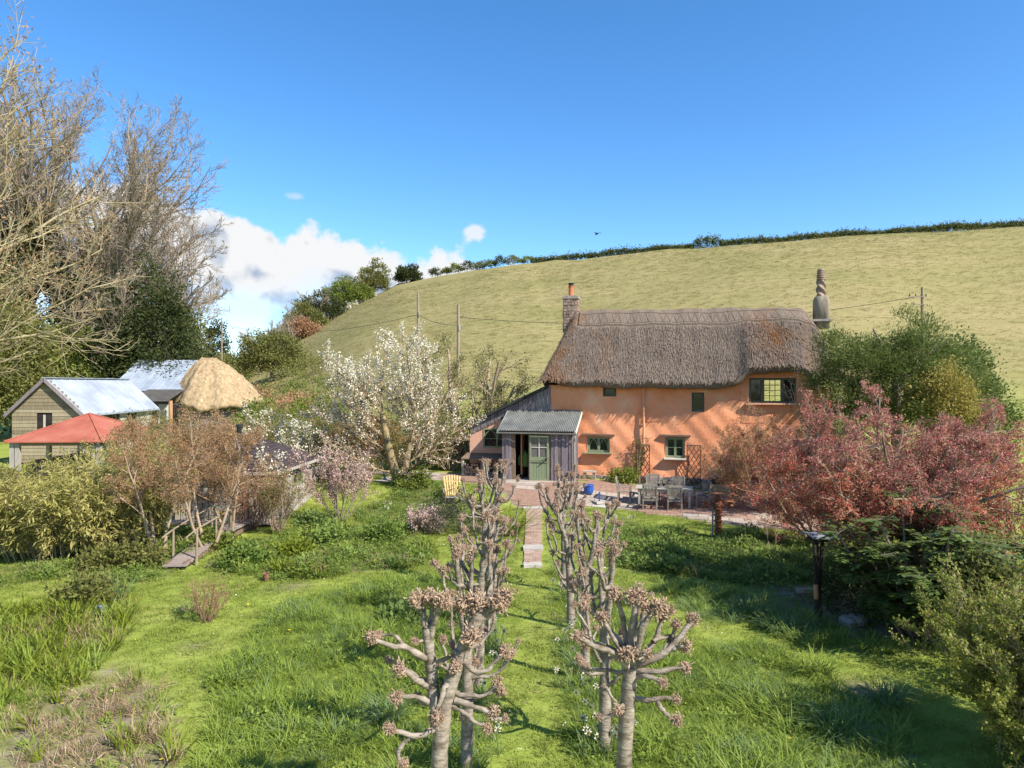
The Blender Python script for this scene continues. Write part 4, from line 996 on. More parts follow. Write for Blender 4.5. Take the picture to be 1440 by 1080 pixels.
# ================================================================== patio furniture and small garden things
M_teak = wood('silvered_teak', [(.27, .24, .20), (.39, .35, .29), (.46, .42, .36)], orand=.3)
M_teakd = wood('grey_brown_teak', [(.16, .135, .11), (.24, .21, .175), (.30, .27, .22)], orand=.3)
PA = rad(-14)
def table():
    x, y = 6.15, 28.7; t = empty('garden_table', (x, y, g1(x, y)), PA, 'long silvered teak table laid out on the patio', 'table')
    for i in range(6): piece('slat', (0, -.40 + i * .16, .745), (2.25, .15, .03), M_teak, t)
    MB().box((0, -.42, .68), (2.0, .03, .09)).box((0, .42, .68), (2.0, .03, .09)).box((-1.0, 0, .68), (.03, .82, .09)).box((1.0, 0, .68), (.03, .82, .09)).build('apron', M_teak, t)
    for sx in (-.98, .98):
        for sy in (-.38, .38): MB().box((sx, sy, .36), (.08, .08, .72)).build('leg', M_teak, t)
    c = empty('table_tray', (x - .1, y + .1, g1(x, y) + .77), 0, 'small dark tray with two pots on the patio table', 'tray')
    MB().box((0, 0, .01), (.45, .25, .02)).build('tray_base', M_teakd, c)
    for q in (-.1, .1): MB().lathe([(.04, .02), (.055, .1), (.05, .1), (.04, .03)], 10, (q, 0, 0)).build('pot', M_dark, c)
table()
def chair0():
    t = empty('garden_chair', (0, 0, 0), 0, None, 'chair', 'teak chairs around the patio table')
    for sx in (-.26, .26):
        MB().box((sx, -.24, .32), (.05, .05, .64)).build('leg', M_teakd, t)
        MB().bar((sx, .24, 0), (sx, .24, .45), .05).bar((sx, .24, .45), (sx, .34, 1.0), .05).build('leg', M_teakd, t)
        MB().box((sx, .02, .65), (.06, .58, .03)).build('armrest', M_teakd, t)
    MB().box((0, -.24, .40), (.5, .03, .07)).box((0, .24, .40), (.5, .03, .07)).build('seat_rail', M_teakd, t)
    for i in range(6): piece('seat_slat', (0, -.22 + i * .088, .445), (.5, .075, .02), M_teakd, t)
    MB().bar((-.26, .345, .98), (.26, .345, .98), .04, .08).build('back_rail', M_teakd, t); MB().bar((-.26, .27, .55), (.26, .27, .55), .04, .06).build('back_rail', M_teakd, t)
    for i in range(9): 
        xx = -.22 + i * .055; MB().bar((xx, .27, .55), (xx, .34, .97), .035, .015).build('back_slat', M_teakd, t)
    return t
def chairs():
    c0 = chair0(); first = True
    def loc(u, v): ca, sa = math.cos(PA), math.sin(PA); x = 6.15 + ca * u - sa * v; y = 28.7 + sa * u + ca * v; return (x, y, g1(x, y) + .01)
    for u, v, r, lab in ((-.52, -.82, math.pi, 'left of the two teak chairs with backs to the lawn at the patio table'),
                         (.42, -.80, math.pi + .06, 'right of the two teak chairs with backs to the lawn at the patio table'),
                         (-1.6, .02, math.pi / 2, 'teak chair drawn back from the left end of the patio table'),
                         (-.5, .86, .05, 'left of the two teak chairs on the house side of the patio table'),
                         (.5, .84, -.06, 'right of the two teak chairs on the house side of the patio table'),
                         (1.45, .1, -math.pi / 2 + .15, 'teak chair at the right end of the patio table by the storage bench')):
        o = c0 if first else copy_tree(c0); first = False
        o.location = loc(u, v); o.rotation_euler = (0, 0, PA + r); o['label'] = lab
    b = empty('storage_bench', loc(2.1, .45), PA - .05, 'pale plank-backed garden bench at the right end of the patio', 'bench')
    for i in range(3):
        for j in range(2): piece('plank', (-.30 + .6 * j, .0, .50 + i * .155), (.585, .035, .145), M_ochre2, b)
    for sx in (-.58, 0, .58): MB().box((sx, .04, .45), (.05, .05, .88)).build('leg', M_teak, b)
    for i in range(3): piece('plank', (0, .14 + i * .14, .43), (1.15, .13, .03), M_ochre2, b)
    for sx in (-.55, .55): MB().box((sx, .5, .22), (.05, .05, .42)).build('leg', M_teak, b)
M_ochre2 = wood('pale_straw_plank', [(.34, .28, .19), (.43, .37, .26)], orand=.3)
chairs()
def sculpture():
    Y = 22.9; x = (1010 - 720) / 1000 * Y
    s = empty('rusty_iron_sculpture', (x, Y, 0), 0, 'rusty iron totem sculpture with cups on side arms at the patio edge', 'sculpture')
    M = mat('rusty_iron', [(.10, .035, .02), (.24, .09, .045), (.36, .15, .08)], scale=9, detail=6, bump=.5, rough=.9)
    pr = [(.17, 0), (.15, .06), (.10, .12)]; z = .12
    for i in range(9): r = .115 if i % 2 else .135; pr += [(r * .75, z), (r, z + .02), (r, z + .07), (r * .72, z + .09)]; z += .095
    pr += [(.09, z), (.13, z + .04), (.15, z + .12), (.11, z + .2), (.07, z + .23), (.14, z + .27), (.14, z + .29), (.05, z + .31), (.05, z + .40), (.19, z + .42), (.19, z + .45), (.04, z + .46)]
    MB().lathe(pr, 14, fn=lambda a, zz: 1 + .05 * math.sin(3 * a + zz * 20)).build('column', M, s)
    for sg in (-1, 1):
        MB().tube([(sg * .1, 0, z + .1), (sg * .28, 0, z + .0), (sg * .36, 0, z + .05), (sg * .38, 0, z + .12)], .022, 7).build('arm', M, s)
        MB().lathe([(.05, 0), (.12, .05), (.13, .08), (.10, .07), (.03, .03)], 12, (sg * .40, 0, z + .12)).lathe([(.05, -.1), (.08, -.05), (.03, 0)], 10, (sg * .40, 0, z + .12)).build('cup', M, s)
    for sg in (-1, 1): MB().tube([(sg * .13, -.03, z + .05), (sg * .19, -.05, z + .18), (sg * .12, -.02, z + .28)], .02, 6).build('handle', M, s)
    MB().tube([(-.15, .12, 0), (-.14, .12, 1.0)], .03, 6).build('stake', M_grey, s)
sculpture()
def bird_table():
    x, y = 6.36, 14.8; b = empty('bird_table', (x, y, 0), rad(12), 'tall dark bird table on three poles under the red-leaved tree', 'bird table')
    M = mat('dark_charred_pole', [(.018, .014, .012), (.05, .038, .03)], scale=4, stretch=(2, 2, .4), bump=.4); Mo = mat('orange_bare_wood', [(.36, .17, .07), (.45, .25, .13)], scale=3)
    MB().tube([(-.10, -.12, 0), (-.15, -.1, 1.78)], [.04, .034], 8).build('pole', M, b)
    MB().tube([(.04, -.05, -.02), (.0, .05, 1.75)], [.04, .034], 8).build('pole', M, b)
    MB().tube([(.10, .1, .62), (.19, .1, 1.76)], [.042, .038], 8).build('pole', M, b)
    MB().tube([(-.114, -.116, .52), (-.124, -.112, .82)], .044, 8).build('bare_patch', Mo, b)
    MB().box((.03, 0, 1.72), (.34, .34, .05)).build('tray', M, b)
    sl = mat('slate_blue_roof', [(.09, .095, .11), (.17, .175, .19), (.25, .25, .26)], scale=6, bump=.3, orand=.4)
    for i in range(3):
        piece('roof_board', (.03, -.17 + i * .17, 1.80 + .03 * (1 - abs(i - 1))), (.60, .165, .03), sl, b, (rad((-12, 0, 12)[i] * -1), rad(4), 0))
bird_table()
def slat_chair():
    Y = 28.9; x = (637 - 720) / 1000 * Y; z = g1(x, Y)
    c = empty('slatted_garden_chair', (x, Y, z), rad(8), 'reclining yellow wooden slatted chair on the lawn left of the path', 'chair')
    M = wood('honey_yellow_slat', [(.48, .31, .12), (.58, .41, .19)], orand=.3, bump=.2)
    for i in range(7):
        xx = -.30 + i * .1; MB().bar((xx * .85, .12, .30), (xx * 1.1, .72, 1.08 - .006 * (i - 3) ** 2), .06, .02, up=(0, -1, .6)).build('back_slat', M, c)
    for i in range(5): piece('seat_slat', (0, -.5 + i * .12, .33 - i * .012), (.62, .10, .025), M_teak, c, (rad(-6), 0, 0))
    MB().bar((-.34, .25, .36), (.34, .25, .36), .03, .06).bar((-.36, .55, .84), (.36, .55, .84), .03, .06).build('back_rail', M, c)
    for sx in (-.33, .33):
        MB().bar((sx, -.55, 0), (sx, -.5, .52), .05, .09).bar((sx, .7, 0), (sx, -.5, .33), .04, .09).build('leg', M_oldwood, c)
        MB().bar((sx * 1.1, -.6, .53), (sx * 1.1, .45, .58), .10, .025).build('armrest', M_oldwood, c)
slat_chair()
def small_things():
    # trellises
    M = wood('dark_brown_lattice', [(.05, .03, .025), (.095, .06, .05)])
    for k, (x0, x1, z0, z1, lab) in enumerate(((2.60, 3.20, .45, 2.12, 'wooden lattice trellis carrying a climber beside the downpipe'), (4.90, 5.50, .40, 2.14, 'bare dark lattice trellis right of the lower window'))):
        w, h = x1 - x0, z1 - z0; p = hw(x0, -.22); t = empty('trellis', (p[0], p[1], z0), HA, lab, 'trellis')
        MB().box((0, 0, h / 2), (.035, .04, h)).build('upright', M, t); MB().box((w, 0, h / 2), (.035, .04, h)).build('upright', M, t)
        MB().box((w / 2, 0, h), (w, .04, .035)).build('rail', M, t); MB().box((w / 2, 0, .03), (w, .04, .035)).build('rail', M, t)
        s = .30
        for sg in (1, -1):
            o0 = -h
            while o0 < w + h:
                # line x = o0 + sg*z clipped to the frame
                pts = []
                for z in np.linspace(0, h, 60):
                    x = (o0 + z * .62) if sg > 0 else (w - o0 - z * .62)
                    if 0 <= x <= w: pts.append((x, z))
                if len(pts) > 3: MB().bar((pts[0][0], .012 * sg, pts[0][1]), (pts[-1][0], .012 * sg, pts[-1][1]), .028, .012, up=(0, 1, 0)).build('lath', M, t)
                o0 += .21
    # log store against the lean-to and its logs
    p = hw(-5.1, -.62); z = g1(p[0], p[1])
    s = empty('log_store', (p[0], p[1], z), HA, 'low plank-topped log store under the lean-to window', 'log store')
    for i in range(4): piece('plank', (.45, -.36 + i * .25, .86 + i * .05), (2.1, .24, .04), M_oldwood, s, (rad(11), 0, 0))
    for sx in (-.52, .5, 1.42): MB().box((sx, -.40, .42), (.11, .11, .84)).build('post', M_grey, s)
    rnd = random.Random(7); ml = [mat('log_bark', [(.11, .075, .05), (.20, .15, .11)], scale=6, orand=.5), mat('sawn_log_end', [(.34, .24, .15), (.46, .34, .22)], scale=5, orand=.5)]
    lm = MB().tube([(0, -.2, 0), (0, .2, 0)], 1, 8).mesh('log'); lm.materials.append(ml[0]); lm.materials.append(ml[1])
    for f in lm.polygons:
        if len(f.vertices) > 4: f.material_index = 1
    q = 0
    for r in range(5):
        for i in range(16):
            if rnd.random() < .06 * r: continue
            o = bpy.data.objects.new('log', lm); COL.objects.link(o); rr = rnd.uniform(.05, .075); o.scale = (rr, 1, rr * rnd.uniform(.75, 1))
            lx, ly = -.42 + i * .118 + (.05 if r % 2 else 0), -.12 + rnd.uniform(-.06, .06); w = hw(-5.1 + lx, -.62 + ly)
            o.location = (w[0], w[1], z + .07 + r * .118); o.rotation_euler = (0, rnd.uniform(0, 3), HA + rnd.uniform(-.1, .1))
            tag(o, 'split firewood log stacked in the log store under the lean-to', 'log', 'logs stacked in the log store')
    # green coat and boots in the open porch
    p = hw(-2.52, -1.15); c = empty('hanging_coat', (p[0], p[1], 1.05), HA, 'green coat hanging in the open porch doorway', 'coat')
    mg = mat('green_cloth', [(.07, .14, .03), (.13, .23, .06)], scale=6, bump=.3)
    MB().lathe([(.12, .0), (.24, .05), (.26, .35), (.20, .6), (.10, .72), (.06, .76)], 14, fn=lambda a, z: (.75 + .25 * abs(math.cos(a))) * (1 + .06 * math.sin(5 * a))).build('coat_body', mg, c, smooth=True)
    for sg in (-1, 1): MB().tube([(sg * .16, -.02, .62), (sg * .27, -.04, .4), (sg * .27, -.06, .08)], [.07, .065, .055], 8).build('sleeve', mg, c, smooth=True)
    MB().tube([(0, 0, .74), (0, .1, .9), (0, .3, .95)], .012, 6).build('hook', M_black, c)
    mb_ = mat('dark_rubber', [(.012, .013, .012), (.03, .03, .03)], scale=5, rough=.4)
    for q, (u, v) in enumerate(((-2.8, -1.35), (-2.62, -1.3))):
        p = hw(u, v); b = empty('rubber_boot', (p[0], p[1], .34), HA + .2 * q, ('left', 'right')[q] + ' of the dark rubber boots on the porch floor', 'boot')
        MB().lathe([(.05, .0), (.055, .1), (.06, .34), (.065, .36)], 10).build('shaft', mb_, b); MB().box((0, -.1, .045), (.09, .24, .09), None, .8).build('foot', mb_, b)
    # blue pot and parasol base on the brick in front of the house
    def at(px, D): return ((px - 720) / 1000 * D, D)
    mblue = mat('cobalt_glaze', [(.02, .07, .30), (.04, .12, .42)], scale=4, rough=.2, spec=.5)
    x, y = at(828, 29.9); b = empty('blue_glazed_pot', (x, y, g1(x, y) + .03), 0, 'cobalt blue glazed pot on the bricks beyond the pollards', 'pot')
    MB().lathe([(.13, 0), (.20, .12), (.22, .26), (.19, .36), (.22, .39), (.22, .41), (.17, .40), (.16, .3), (.02, .28)], 18).build('body', mblue, b, smooth=True); MB().lathe([(.16, .33), (.01, .35)], 12).build('soil', M_dark, b)
    x, y = at(843, 28.9); b = empty('parasol_base', (x, y, g1(x, y) + .03), 0, 'grey slab parasol base with a short blue tube', 'parasol base')
    MB().box((0, 0, .04), (.46, .46, .08), rad(20)).build('slab', M_slab, b); MB().tube([(0, 0, .08), (0, 0, .45)], .035, 10).build('tube', mblue, b)
    # stone seat by the wall
    p = hw(.45, -.55); b = empty('stone_seat', (p[0], p[1], g1(p[0], p[1])), HA, 'little stone slab seat against the cottage plinth', 'seat')
    MB().box((0, 0, .36), (.62, .3, .07)).build('seat_slab', M_slab, b)
    for sx in (-.22, .22): MB().box((sx, 0, .16), (.12, .24, .33)).build('support', M_stone, b)
    # plank across the ground under the bird table, stone in the border
    b = MB().box((0, 0, .06), (.62, .14, .10), rad(4)).build('timber_offcut', M_ochre2, None, (7.05, 16.85, .0)); tag(b, 'short pale timber offcut lying behind the bird table', 'timber')
    m = MB().lathe([(.02, .0), (.26, .02), (.28, .10), (.2, .16), (.04, .18)], 12, fn=lambda a, z: 1 + .18 * math.sin(2 * a + .6) + .08 * math.sin(5 * a)).build('border_stone', M_slab, None, (7.05, 14.7, -.01)); tag(m, 'flat pale stone in the shade right of the bird table', 'stone')
    # hose reel
    b = empty('hose_reel', (-10.25, 25.05, .12), rad(25), 'turquoise garden hose reel standing on the shed deck', 'hose reel')
    mt = mat('turquoise_plastic', [(.02, .30, .31), (.05, .40, .40)], scale=4, rough=.4, spec=.4); my = mat('yellow_hose', [(.48, .33, .05), (.56, .42, .10)], scale=9, rough=.5)
    for sg in (-1, 1):
        MB().tube([(sg * .13, 0, .20), (sg * .16, 0, .20)], .19, 18).build('disc', mt, b); MB().bar((sg * .17, -.18, 0), (sg * .17, 0, .34), .03).bar((sg * .17, .18, 0), (sg * .17, 0, .34), .03).build('stand', mt, b)
    m = MB()
    for i in range(6): m.tube([(-.12 + i * .042, .13 * math.cos(t), .20 + .13 * math.sin(t)) for t in np.linspace(0, 6.28, 15)], .021, 6, False)
    m.build('hose', my, b); MB().tube([(-.16, 0, .36), (-.16, 0, .5), (.16, 0, .5), (.16, 0, .36)], .015, 6).build('handle', mt, b)
    # terracotta shard figure at the edge of the left bed
    x, y = G(374, 817); b = MB().lathe([(.09, 0), (.11, .04), (.12, .2), (.10, .27), (.115, .29), (.115, .31), (.085, .31), (.08, .2), (.0, .19)], 14).build('terracotta_pot', mat('old_brown_terracotta', [(.16, .075, .045), (.25, .13, .085)], scale=6, bump=.4), None, (x, y, 0)); tag(b, 'small weathered terracotta pot at the edge of the left bed', 'pot'); b.rotation_euler = (rad(14), rad(6), 0); b.scale = (.6, .6, .7)
    # blue-grey watering can among the left irises
    x, y = G(143, 866); b = empty('watering_can', (x, y, 0), .6, 'blue grey watering can sunk among irises on the left', 'watering can')
    mz = mat('blue_grey_zinc', [(.16, .20, .21), (.25, .30, .31)], scale=5, rough=.4, metal=.2)
    MB().lathe([(.13, 0), (.14, .02), (.12, .28), (.10, .30), (.05, .31)], 16).build('body', mz, b); MB().tube([(.11, 0, .08), (.26, 0, .24), (.33, 0, .36)], [.03, .022, .018], 8).lathe([(.02, .0), (.05, .03)], 10, (.34, 0, .37)).build('spout', mz, b)
    MB().tube([(-.1, 0, .28), (-.2, 0, .26), (-.22, 0, .12), (-.12, 0, .05)], .012, 6).build('handle', mz, b); b.scale = (.75, .75, .75)
    # poles and wires
    mp = mat('grey_pole', [(.20, .15, .11), (.30, .24, .19)], scale=2, stretch=(3, 3, .3)); tops = []
    for px, py, D, lab, arm in ((588, 413, 75, 'wooden utility pole on the field behind the white blossom, left of two', 0), (644.5, 428, 66, 'wooden utility pole behind the gnarled tree, right of two', 0), (1297, 404, 66, 'utility pole with a crossarm beyond the dark yew', 1), (312, 447, 112, 'thin pale utility pole far off beyond the barns', 0)):
        x = (px - 720) / 1000 * D; z = g1(x, D); zt = CAM_H + (540 - py) / 1000 * D; h = zt - z
        p = empty('utility_pole', (x, D, z), 0, lab, 'utility pole'); p['group'] = 'utility poles on the hillside'
        MB().tube([(0, 0, -.3), (0, 0, h)], [.17, .125] if D < 100 else [.14, .1], 9).build('shaft', mp, p)
        if arm:
            MB().box((-.5, -.15, h - .9), (1.7, .08, .09)).box((-.4, -.15, h - 1.6), (1.2, .08, .08)).build('crossarm', mp, p)
            for q in (-1.25, -.7, .25): MB().tube([(q, -.15, h - .85), (q, -.15, h - .65)], .05, 7).build('insulator', M_black, p)
        else: MB().box((.12, -.12, h - 2.2), (.14, .14, .5)).build('insulator', M_grey, p)
        tops.append((x, D, zt))
    def wire(a, b, sag, lab):
        pts = [(a[0] + (b[0] - a[0]) * t, a[1] + (b[1] - a[1]) * t, a[2] + (b[2] - a[2]) * t - sag * 4 * t * (1 - t)) for t in np.linspace(0, 1, 18)]
        tag(MB().tube(pts, .022, 4).build('overhead_wire', M_black), lab, 'wire')
    a, b, c = tops[0], tops[1], tops[2]
    wire((a[0], a[1], a[2] - 2.2), (b[0], b[1], b[2] - 1.9), .35, 'thin black wire sagging between the two left poles')
    wire((b[0], b[1], b[2] - 1.2), (c[0] - .6, c[1], c[2] - .9), 1.4, 'long wire across the field to the right pole')
    wire((a[0], a[1], a[2] - 2.2), (tops[3][0], tops[3][1], tops[3][2] - 1), 1.6, 'wire from the left pole towards the far pale pole')
    # bird
    D = 60; b = empty('flying_bird', ((839 - 720) / 1000 * D, D, CAM_H + (540 - 329) / 1000 * D), .5, 'small black bird flying high over the hill', 'bird')
    MB().lathe([(.01, -.22), (.06, -.08), (.075, .05), (.05, .16), (.045, .2), (.01, .28)], 10).build('body', M_black, b).rotation_euler = (rad(80), 0, 0)
    for sg in (-1, 1): MB().add([(0, -.06, .02), (0, .1, .02), (sg * .22, .04, .13), (sg * .24, -.1, .13), (sg * .46, -.12, .04), (0, -.06, .0), (0, .1, .0)], [(0, 1, 2, 3), (3, 2, 4), (5, 3, 2, 6), (3, 4, 2)]).build('wing', M_black, b)
small_things()
# ================================================================== planting: materials
M_bark = mat('grey_brown_bark', [(.10, .08, .06), (.19, .155, .12), (.27, .23, .19)], scale=3, stretch=(3, 3, .6), bump=.5)
M_barkp = mat('pale_lilac_bark', [(.075, .055, .038), (.175, .138, .102), (.275, .225, .175), (.335, .285, .23)], scale=3.2, stretch=(1.6, 1.6, 4), bump=.6, bscale=9, detail=7)
M_knuck = mat('pinkish_pollard_knuckle', [(.17, .105, .068), (.34, .225, .15), (.46, .33, .235)], scale=14, tint=.6, rough=.9)
M_barky = mat('lichen_ochre_bark', [(.20, .155, .08), (.34, .275, .15), (.40, .34, .22)], scale=2.5, detail=5)
M_twigg = mat('grey_twig', [(.21, .165, .115), (.34, .27, .195)], scale=2)
M_twigt = mat('tan_twig', [(.26, .18, .115), (.40, .30, .21)], scale=2)
M_twigr = mat('reddish_twig', [(.17, .085, .06), (.29, .16, .11)], scale=2)
L_ivy = leafmat('ivy_leaf', [(.018, .030, .010), (.038, .060, .016), (.075, .095, .025)])
L_conifer = leafmat('dark_evergreen_leaf', [(.03, .042, .015), (.065, .08, .024), (.12, .135, .042)])
L_yew = leafmat('yew_leaf', [(.065, .092, .022), (.135, .17, .042), (.25, .27, .08)])
L_bright = leafmat('bright_spring_leaf', [(.10, .14, .022), (.175, .215, .036), (.26, .285, .065)])
L_olive = leafmat('olive_leaf', [(.105, .12, .032), (.19, .19, .052), (.29, .27, .09)])
L_bamboo = leafmat('bamboo_leaf', [(.25, .235, .06), (.38, .34, .10), (.50, .44, .18)])
L_budr = leafmat('russet_bud', [(.27, .135, .065), (.41, .235, .12), (.50, .34, .20)])
L_red = leafmat('red_spring_leaf', [(.32, .055, .042), (.48, .115, .085), (.56, .20, .135), (.46, .30, .17)])
L_purple = leafmat('purple_spring_leaf', [(.25, .055, .055), (.41, .125, .115), (.50, .22, .18), (.44, .30, .18)])
L_blos = leafmat('white_blossom', [(.52, .46, .31), (.72, .66, .50), (.82, .78, .66)], transl=.2)
L_pink = leafmat('pink_blossom', [(.38, .24, .20), (.52, .37, .31), (.66, .54, .48)], transl=.2)
L_yellow = leafmat('yellow_leaf', [(.20, .165, .04), (.33, .27, .065), (.42, .36, .12)])
L_grass = leafmat('long_grass', [(.165, .235, .03), (.245, .32, .05), (.34, .39, .10)], scale=.5, orand=.35)
L_grassb = leafmat('blue_green_grass', [(.11, .18, .065), (.18, .26, .095), (.28, .345, .155)], scale=.6, orand=.35)
L_lawn = leafmat('short_turf', [(.17, .23, .034), (.245, .295, .052), (.315, .325, .088)], scale=.35, orand=.4)
L_cover = leafmat('ground_cover_leaf', [(.115, .175, .032), (.195, .265, .055), (.29, .345, .10)], scale=.5, orand=.4)
L_coverd = leafmat('dark_ground_cover_leaf', [(.085, .14, .036), (.15, .21, .055), (.235, .295, .095)], scale=.5, orand=.4)
L_lime = leafmat('lime_green_leaf', [(.13, .17, .015), (.21, .25, .025), (.30, .31, .05)])
L_dead = leafmat('dead_stem', [(.17, .10, .055), (.31, .215, .125), (.45, .35, .23)], transl=.05)
L_petal = leafmat('cream_petal', [(.66, .64, .50), (.78, .77, .70)], transl=.2)

# ------------------------------------------------------------------ scatter of small plants that nobody could count
def blades(rng, n, rad_, h, w, bend=.6, seg=3):
    a = rng.uniform(0, 6.28, n); r = rad_ * np.sqrt(rng.random(n)); p = np.stack([r * np.cos(a), r * np.sin(a), np.zeros(n)], 1)
    d = nrm(np.stack([np.cos(a) * .5 + rng.normal(0, .4, n), np.sin(a) * .5 + rng.normal(0, .4, n), np.full(n, 1.6)], 1)); H = h * rng.uniform(.5, 1.2, n)[:, None]
    out = nrm(d * np.array([1, 1, 0]) + rng.normal(0, .2, (n, 3)) * np.array([1, 1, 0])); s = np.stack([-out[:, 1], out[:, 0], np.zeros(n)], 1)
    pts = []; 
    for k in range(seg + 1):
        t = k / seg; pts.append(p + d * H * t + (out * .9 - np.array([0, 0, .45])) * H * bend * t * t * rng.uniform(.6, 1.2, (n, 1)))
    V = []; 
    for k in range(seg): ww = w * (1 - .25 * k / seg); V += [pts[k] - s * ww / 2, pts[k] + s * ww / 2]
    V.append(pts[seg]); V = np.stack(V, 1).reshape(-1, 3); m = 2 * seg + 1; b = np.arange(n)[:, None] * m
    Q = np.concatenate([b + np.array([[2 * k, 2 * k + 1, 2 * k + 3, 2 * k + 2]]) for k in range(seg - 1)]); T = b + np.array([[2 * seg - 2, 2 * seg - 1, 2 * seg]])
    tt = rng.random(n)
    return V, [Q, T], np.concatenate([np.tile(tt, seg - 1), tt])
def leafmound(rng, n, r, h, size, asp=.6):
    a = rng.uniform(0, 6.28, n); q = r * np.sqrt(rng.random(n)); z = h * (1 - (q / r) ** 2) * rng.uniform(.25, 1.1, n)
    P = np.stack([q * np.cos(a), q * np.sin(a), z], 1); D = np.stack([np.cos(a), np.sin(a), np.full(n, .35)], 1)
    V, F, t = leaves(rng, P, size, asp, .7, D, .8); return V, [F], t
def proto(name, geo, m):
    V, F, t = geo; me = mesh_np(name, V, F, t); me.materials.append(m); return bpy.data.objects.new(name, me)
def scatter(name, label, pts, protos, smin, smax, tilt=.15, seed=1, cat=None, wts=None, zoff=0.):
    rng = np.random.default_rng(seed); n = len(pts); P = np.zeros((n, 3), np.float32); P[:, :2] = pts[:, :2]; P[:, 2] = gz(P[:, 0], P[:, 1]) + zoff
    me = bpy.data.meshes.new(name); me.vertices.add(n); me.vertices.foreach_set('co', P.ravel())
    rot = np.stack([rng.normal(0, tilt, n), rng.normal(0, tilt, n), rng.uniform(0, 6.28, n)], 1).astype(np.float32)
    me.attributes.new('rot', 'FLOAT_VECTOR', 'POINT').data.foreach_set('vector', rot.ravel())
    sc = rng.uniform(smin, smax, n).astype(np.float32)
    if pts.shape[1] > 2: sc *= pts[:, 2]
    me.attributes.new('sc', 'FLOAT', 'POINT').data.foreach_set('value', sc)
    me.attributes.new('idx', 'INT', 'POINT').data.foreach_set('value', rng.choice(len(protos), n, p=wts).astype(np.int32))
    me.update()
    o = link(name, me); tag(o, label, cat, None, 'stuff')
    ng = bpy.data.node_groups.new(name, 'GeometryNodeTree'); ng.interface.new_socket('Geometry', in_out='INPUT', socket_type='NodeSocketGeometry'); ng.interface.new_socket('Geometry', in_out='OUTPUT', socket_type='NodeSocketGeometry')
    N = ng.nodes.new; L = ng.links.new; gi = N('NodeGroupInput'); go = N('NodeGroupOutput'); jn = N('GeometryNodeJoinGeometry')
    def na(nm, ty): a = N('GeometryNodeInputNamedAttribute'); a.data_type = ty; a.inputs['Name'].default_value = nm; return [q for q in a.outputs if q.enabled][0]
    r, s, ix = na('rot', 'FLOAT_VECTOR'), na('sc', 'FLOAT'), na('idx', 'INT')
    for k, pr in enumerate(protos):
        oi = N('GeometryNodeObjectInfo'); oi.inputs['Object'].default_value = pr; oi.inputs['As Instance'].default_value = True
        cm = N('FunctionNodeCompare'); cm.data_type = 'INT'; cm.operation = 'EQUAL'; L(ix, cm.inputs[2]); cm.inputs[3].default_value = k
        ip = N('GeometryNodeInstanceOnPoints'); L(gi.outputs[0], ip.inputs['Points']); L(cm.outputs[0], ip.inputs['Selection']); L(oi.outputs['Geometry'], ip.inputs['Instance']); L(r, ip.inputs['Rotation']); L(s, ip.inputs['Scale']); L(ip.outputs[0], jn.inputs[0])
    L(jn.outputs[0], go.inputs[0]); md = o.modifiers.new('scatter', 'NODES'); md.node_group = ng
    return o
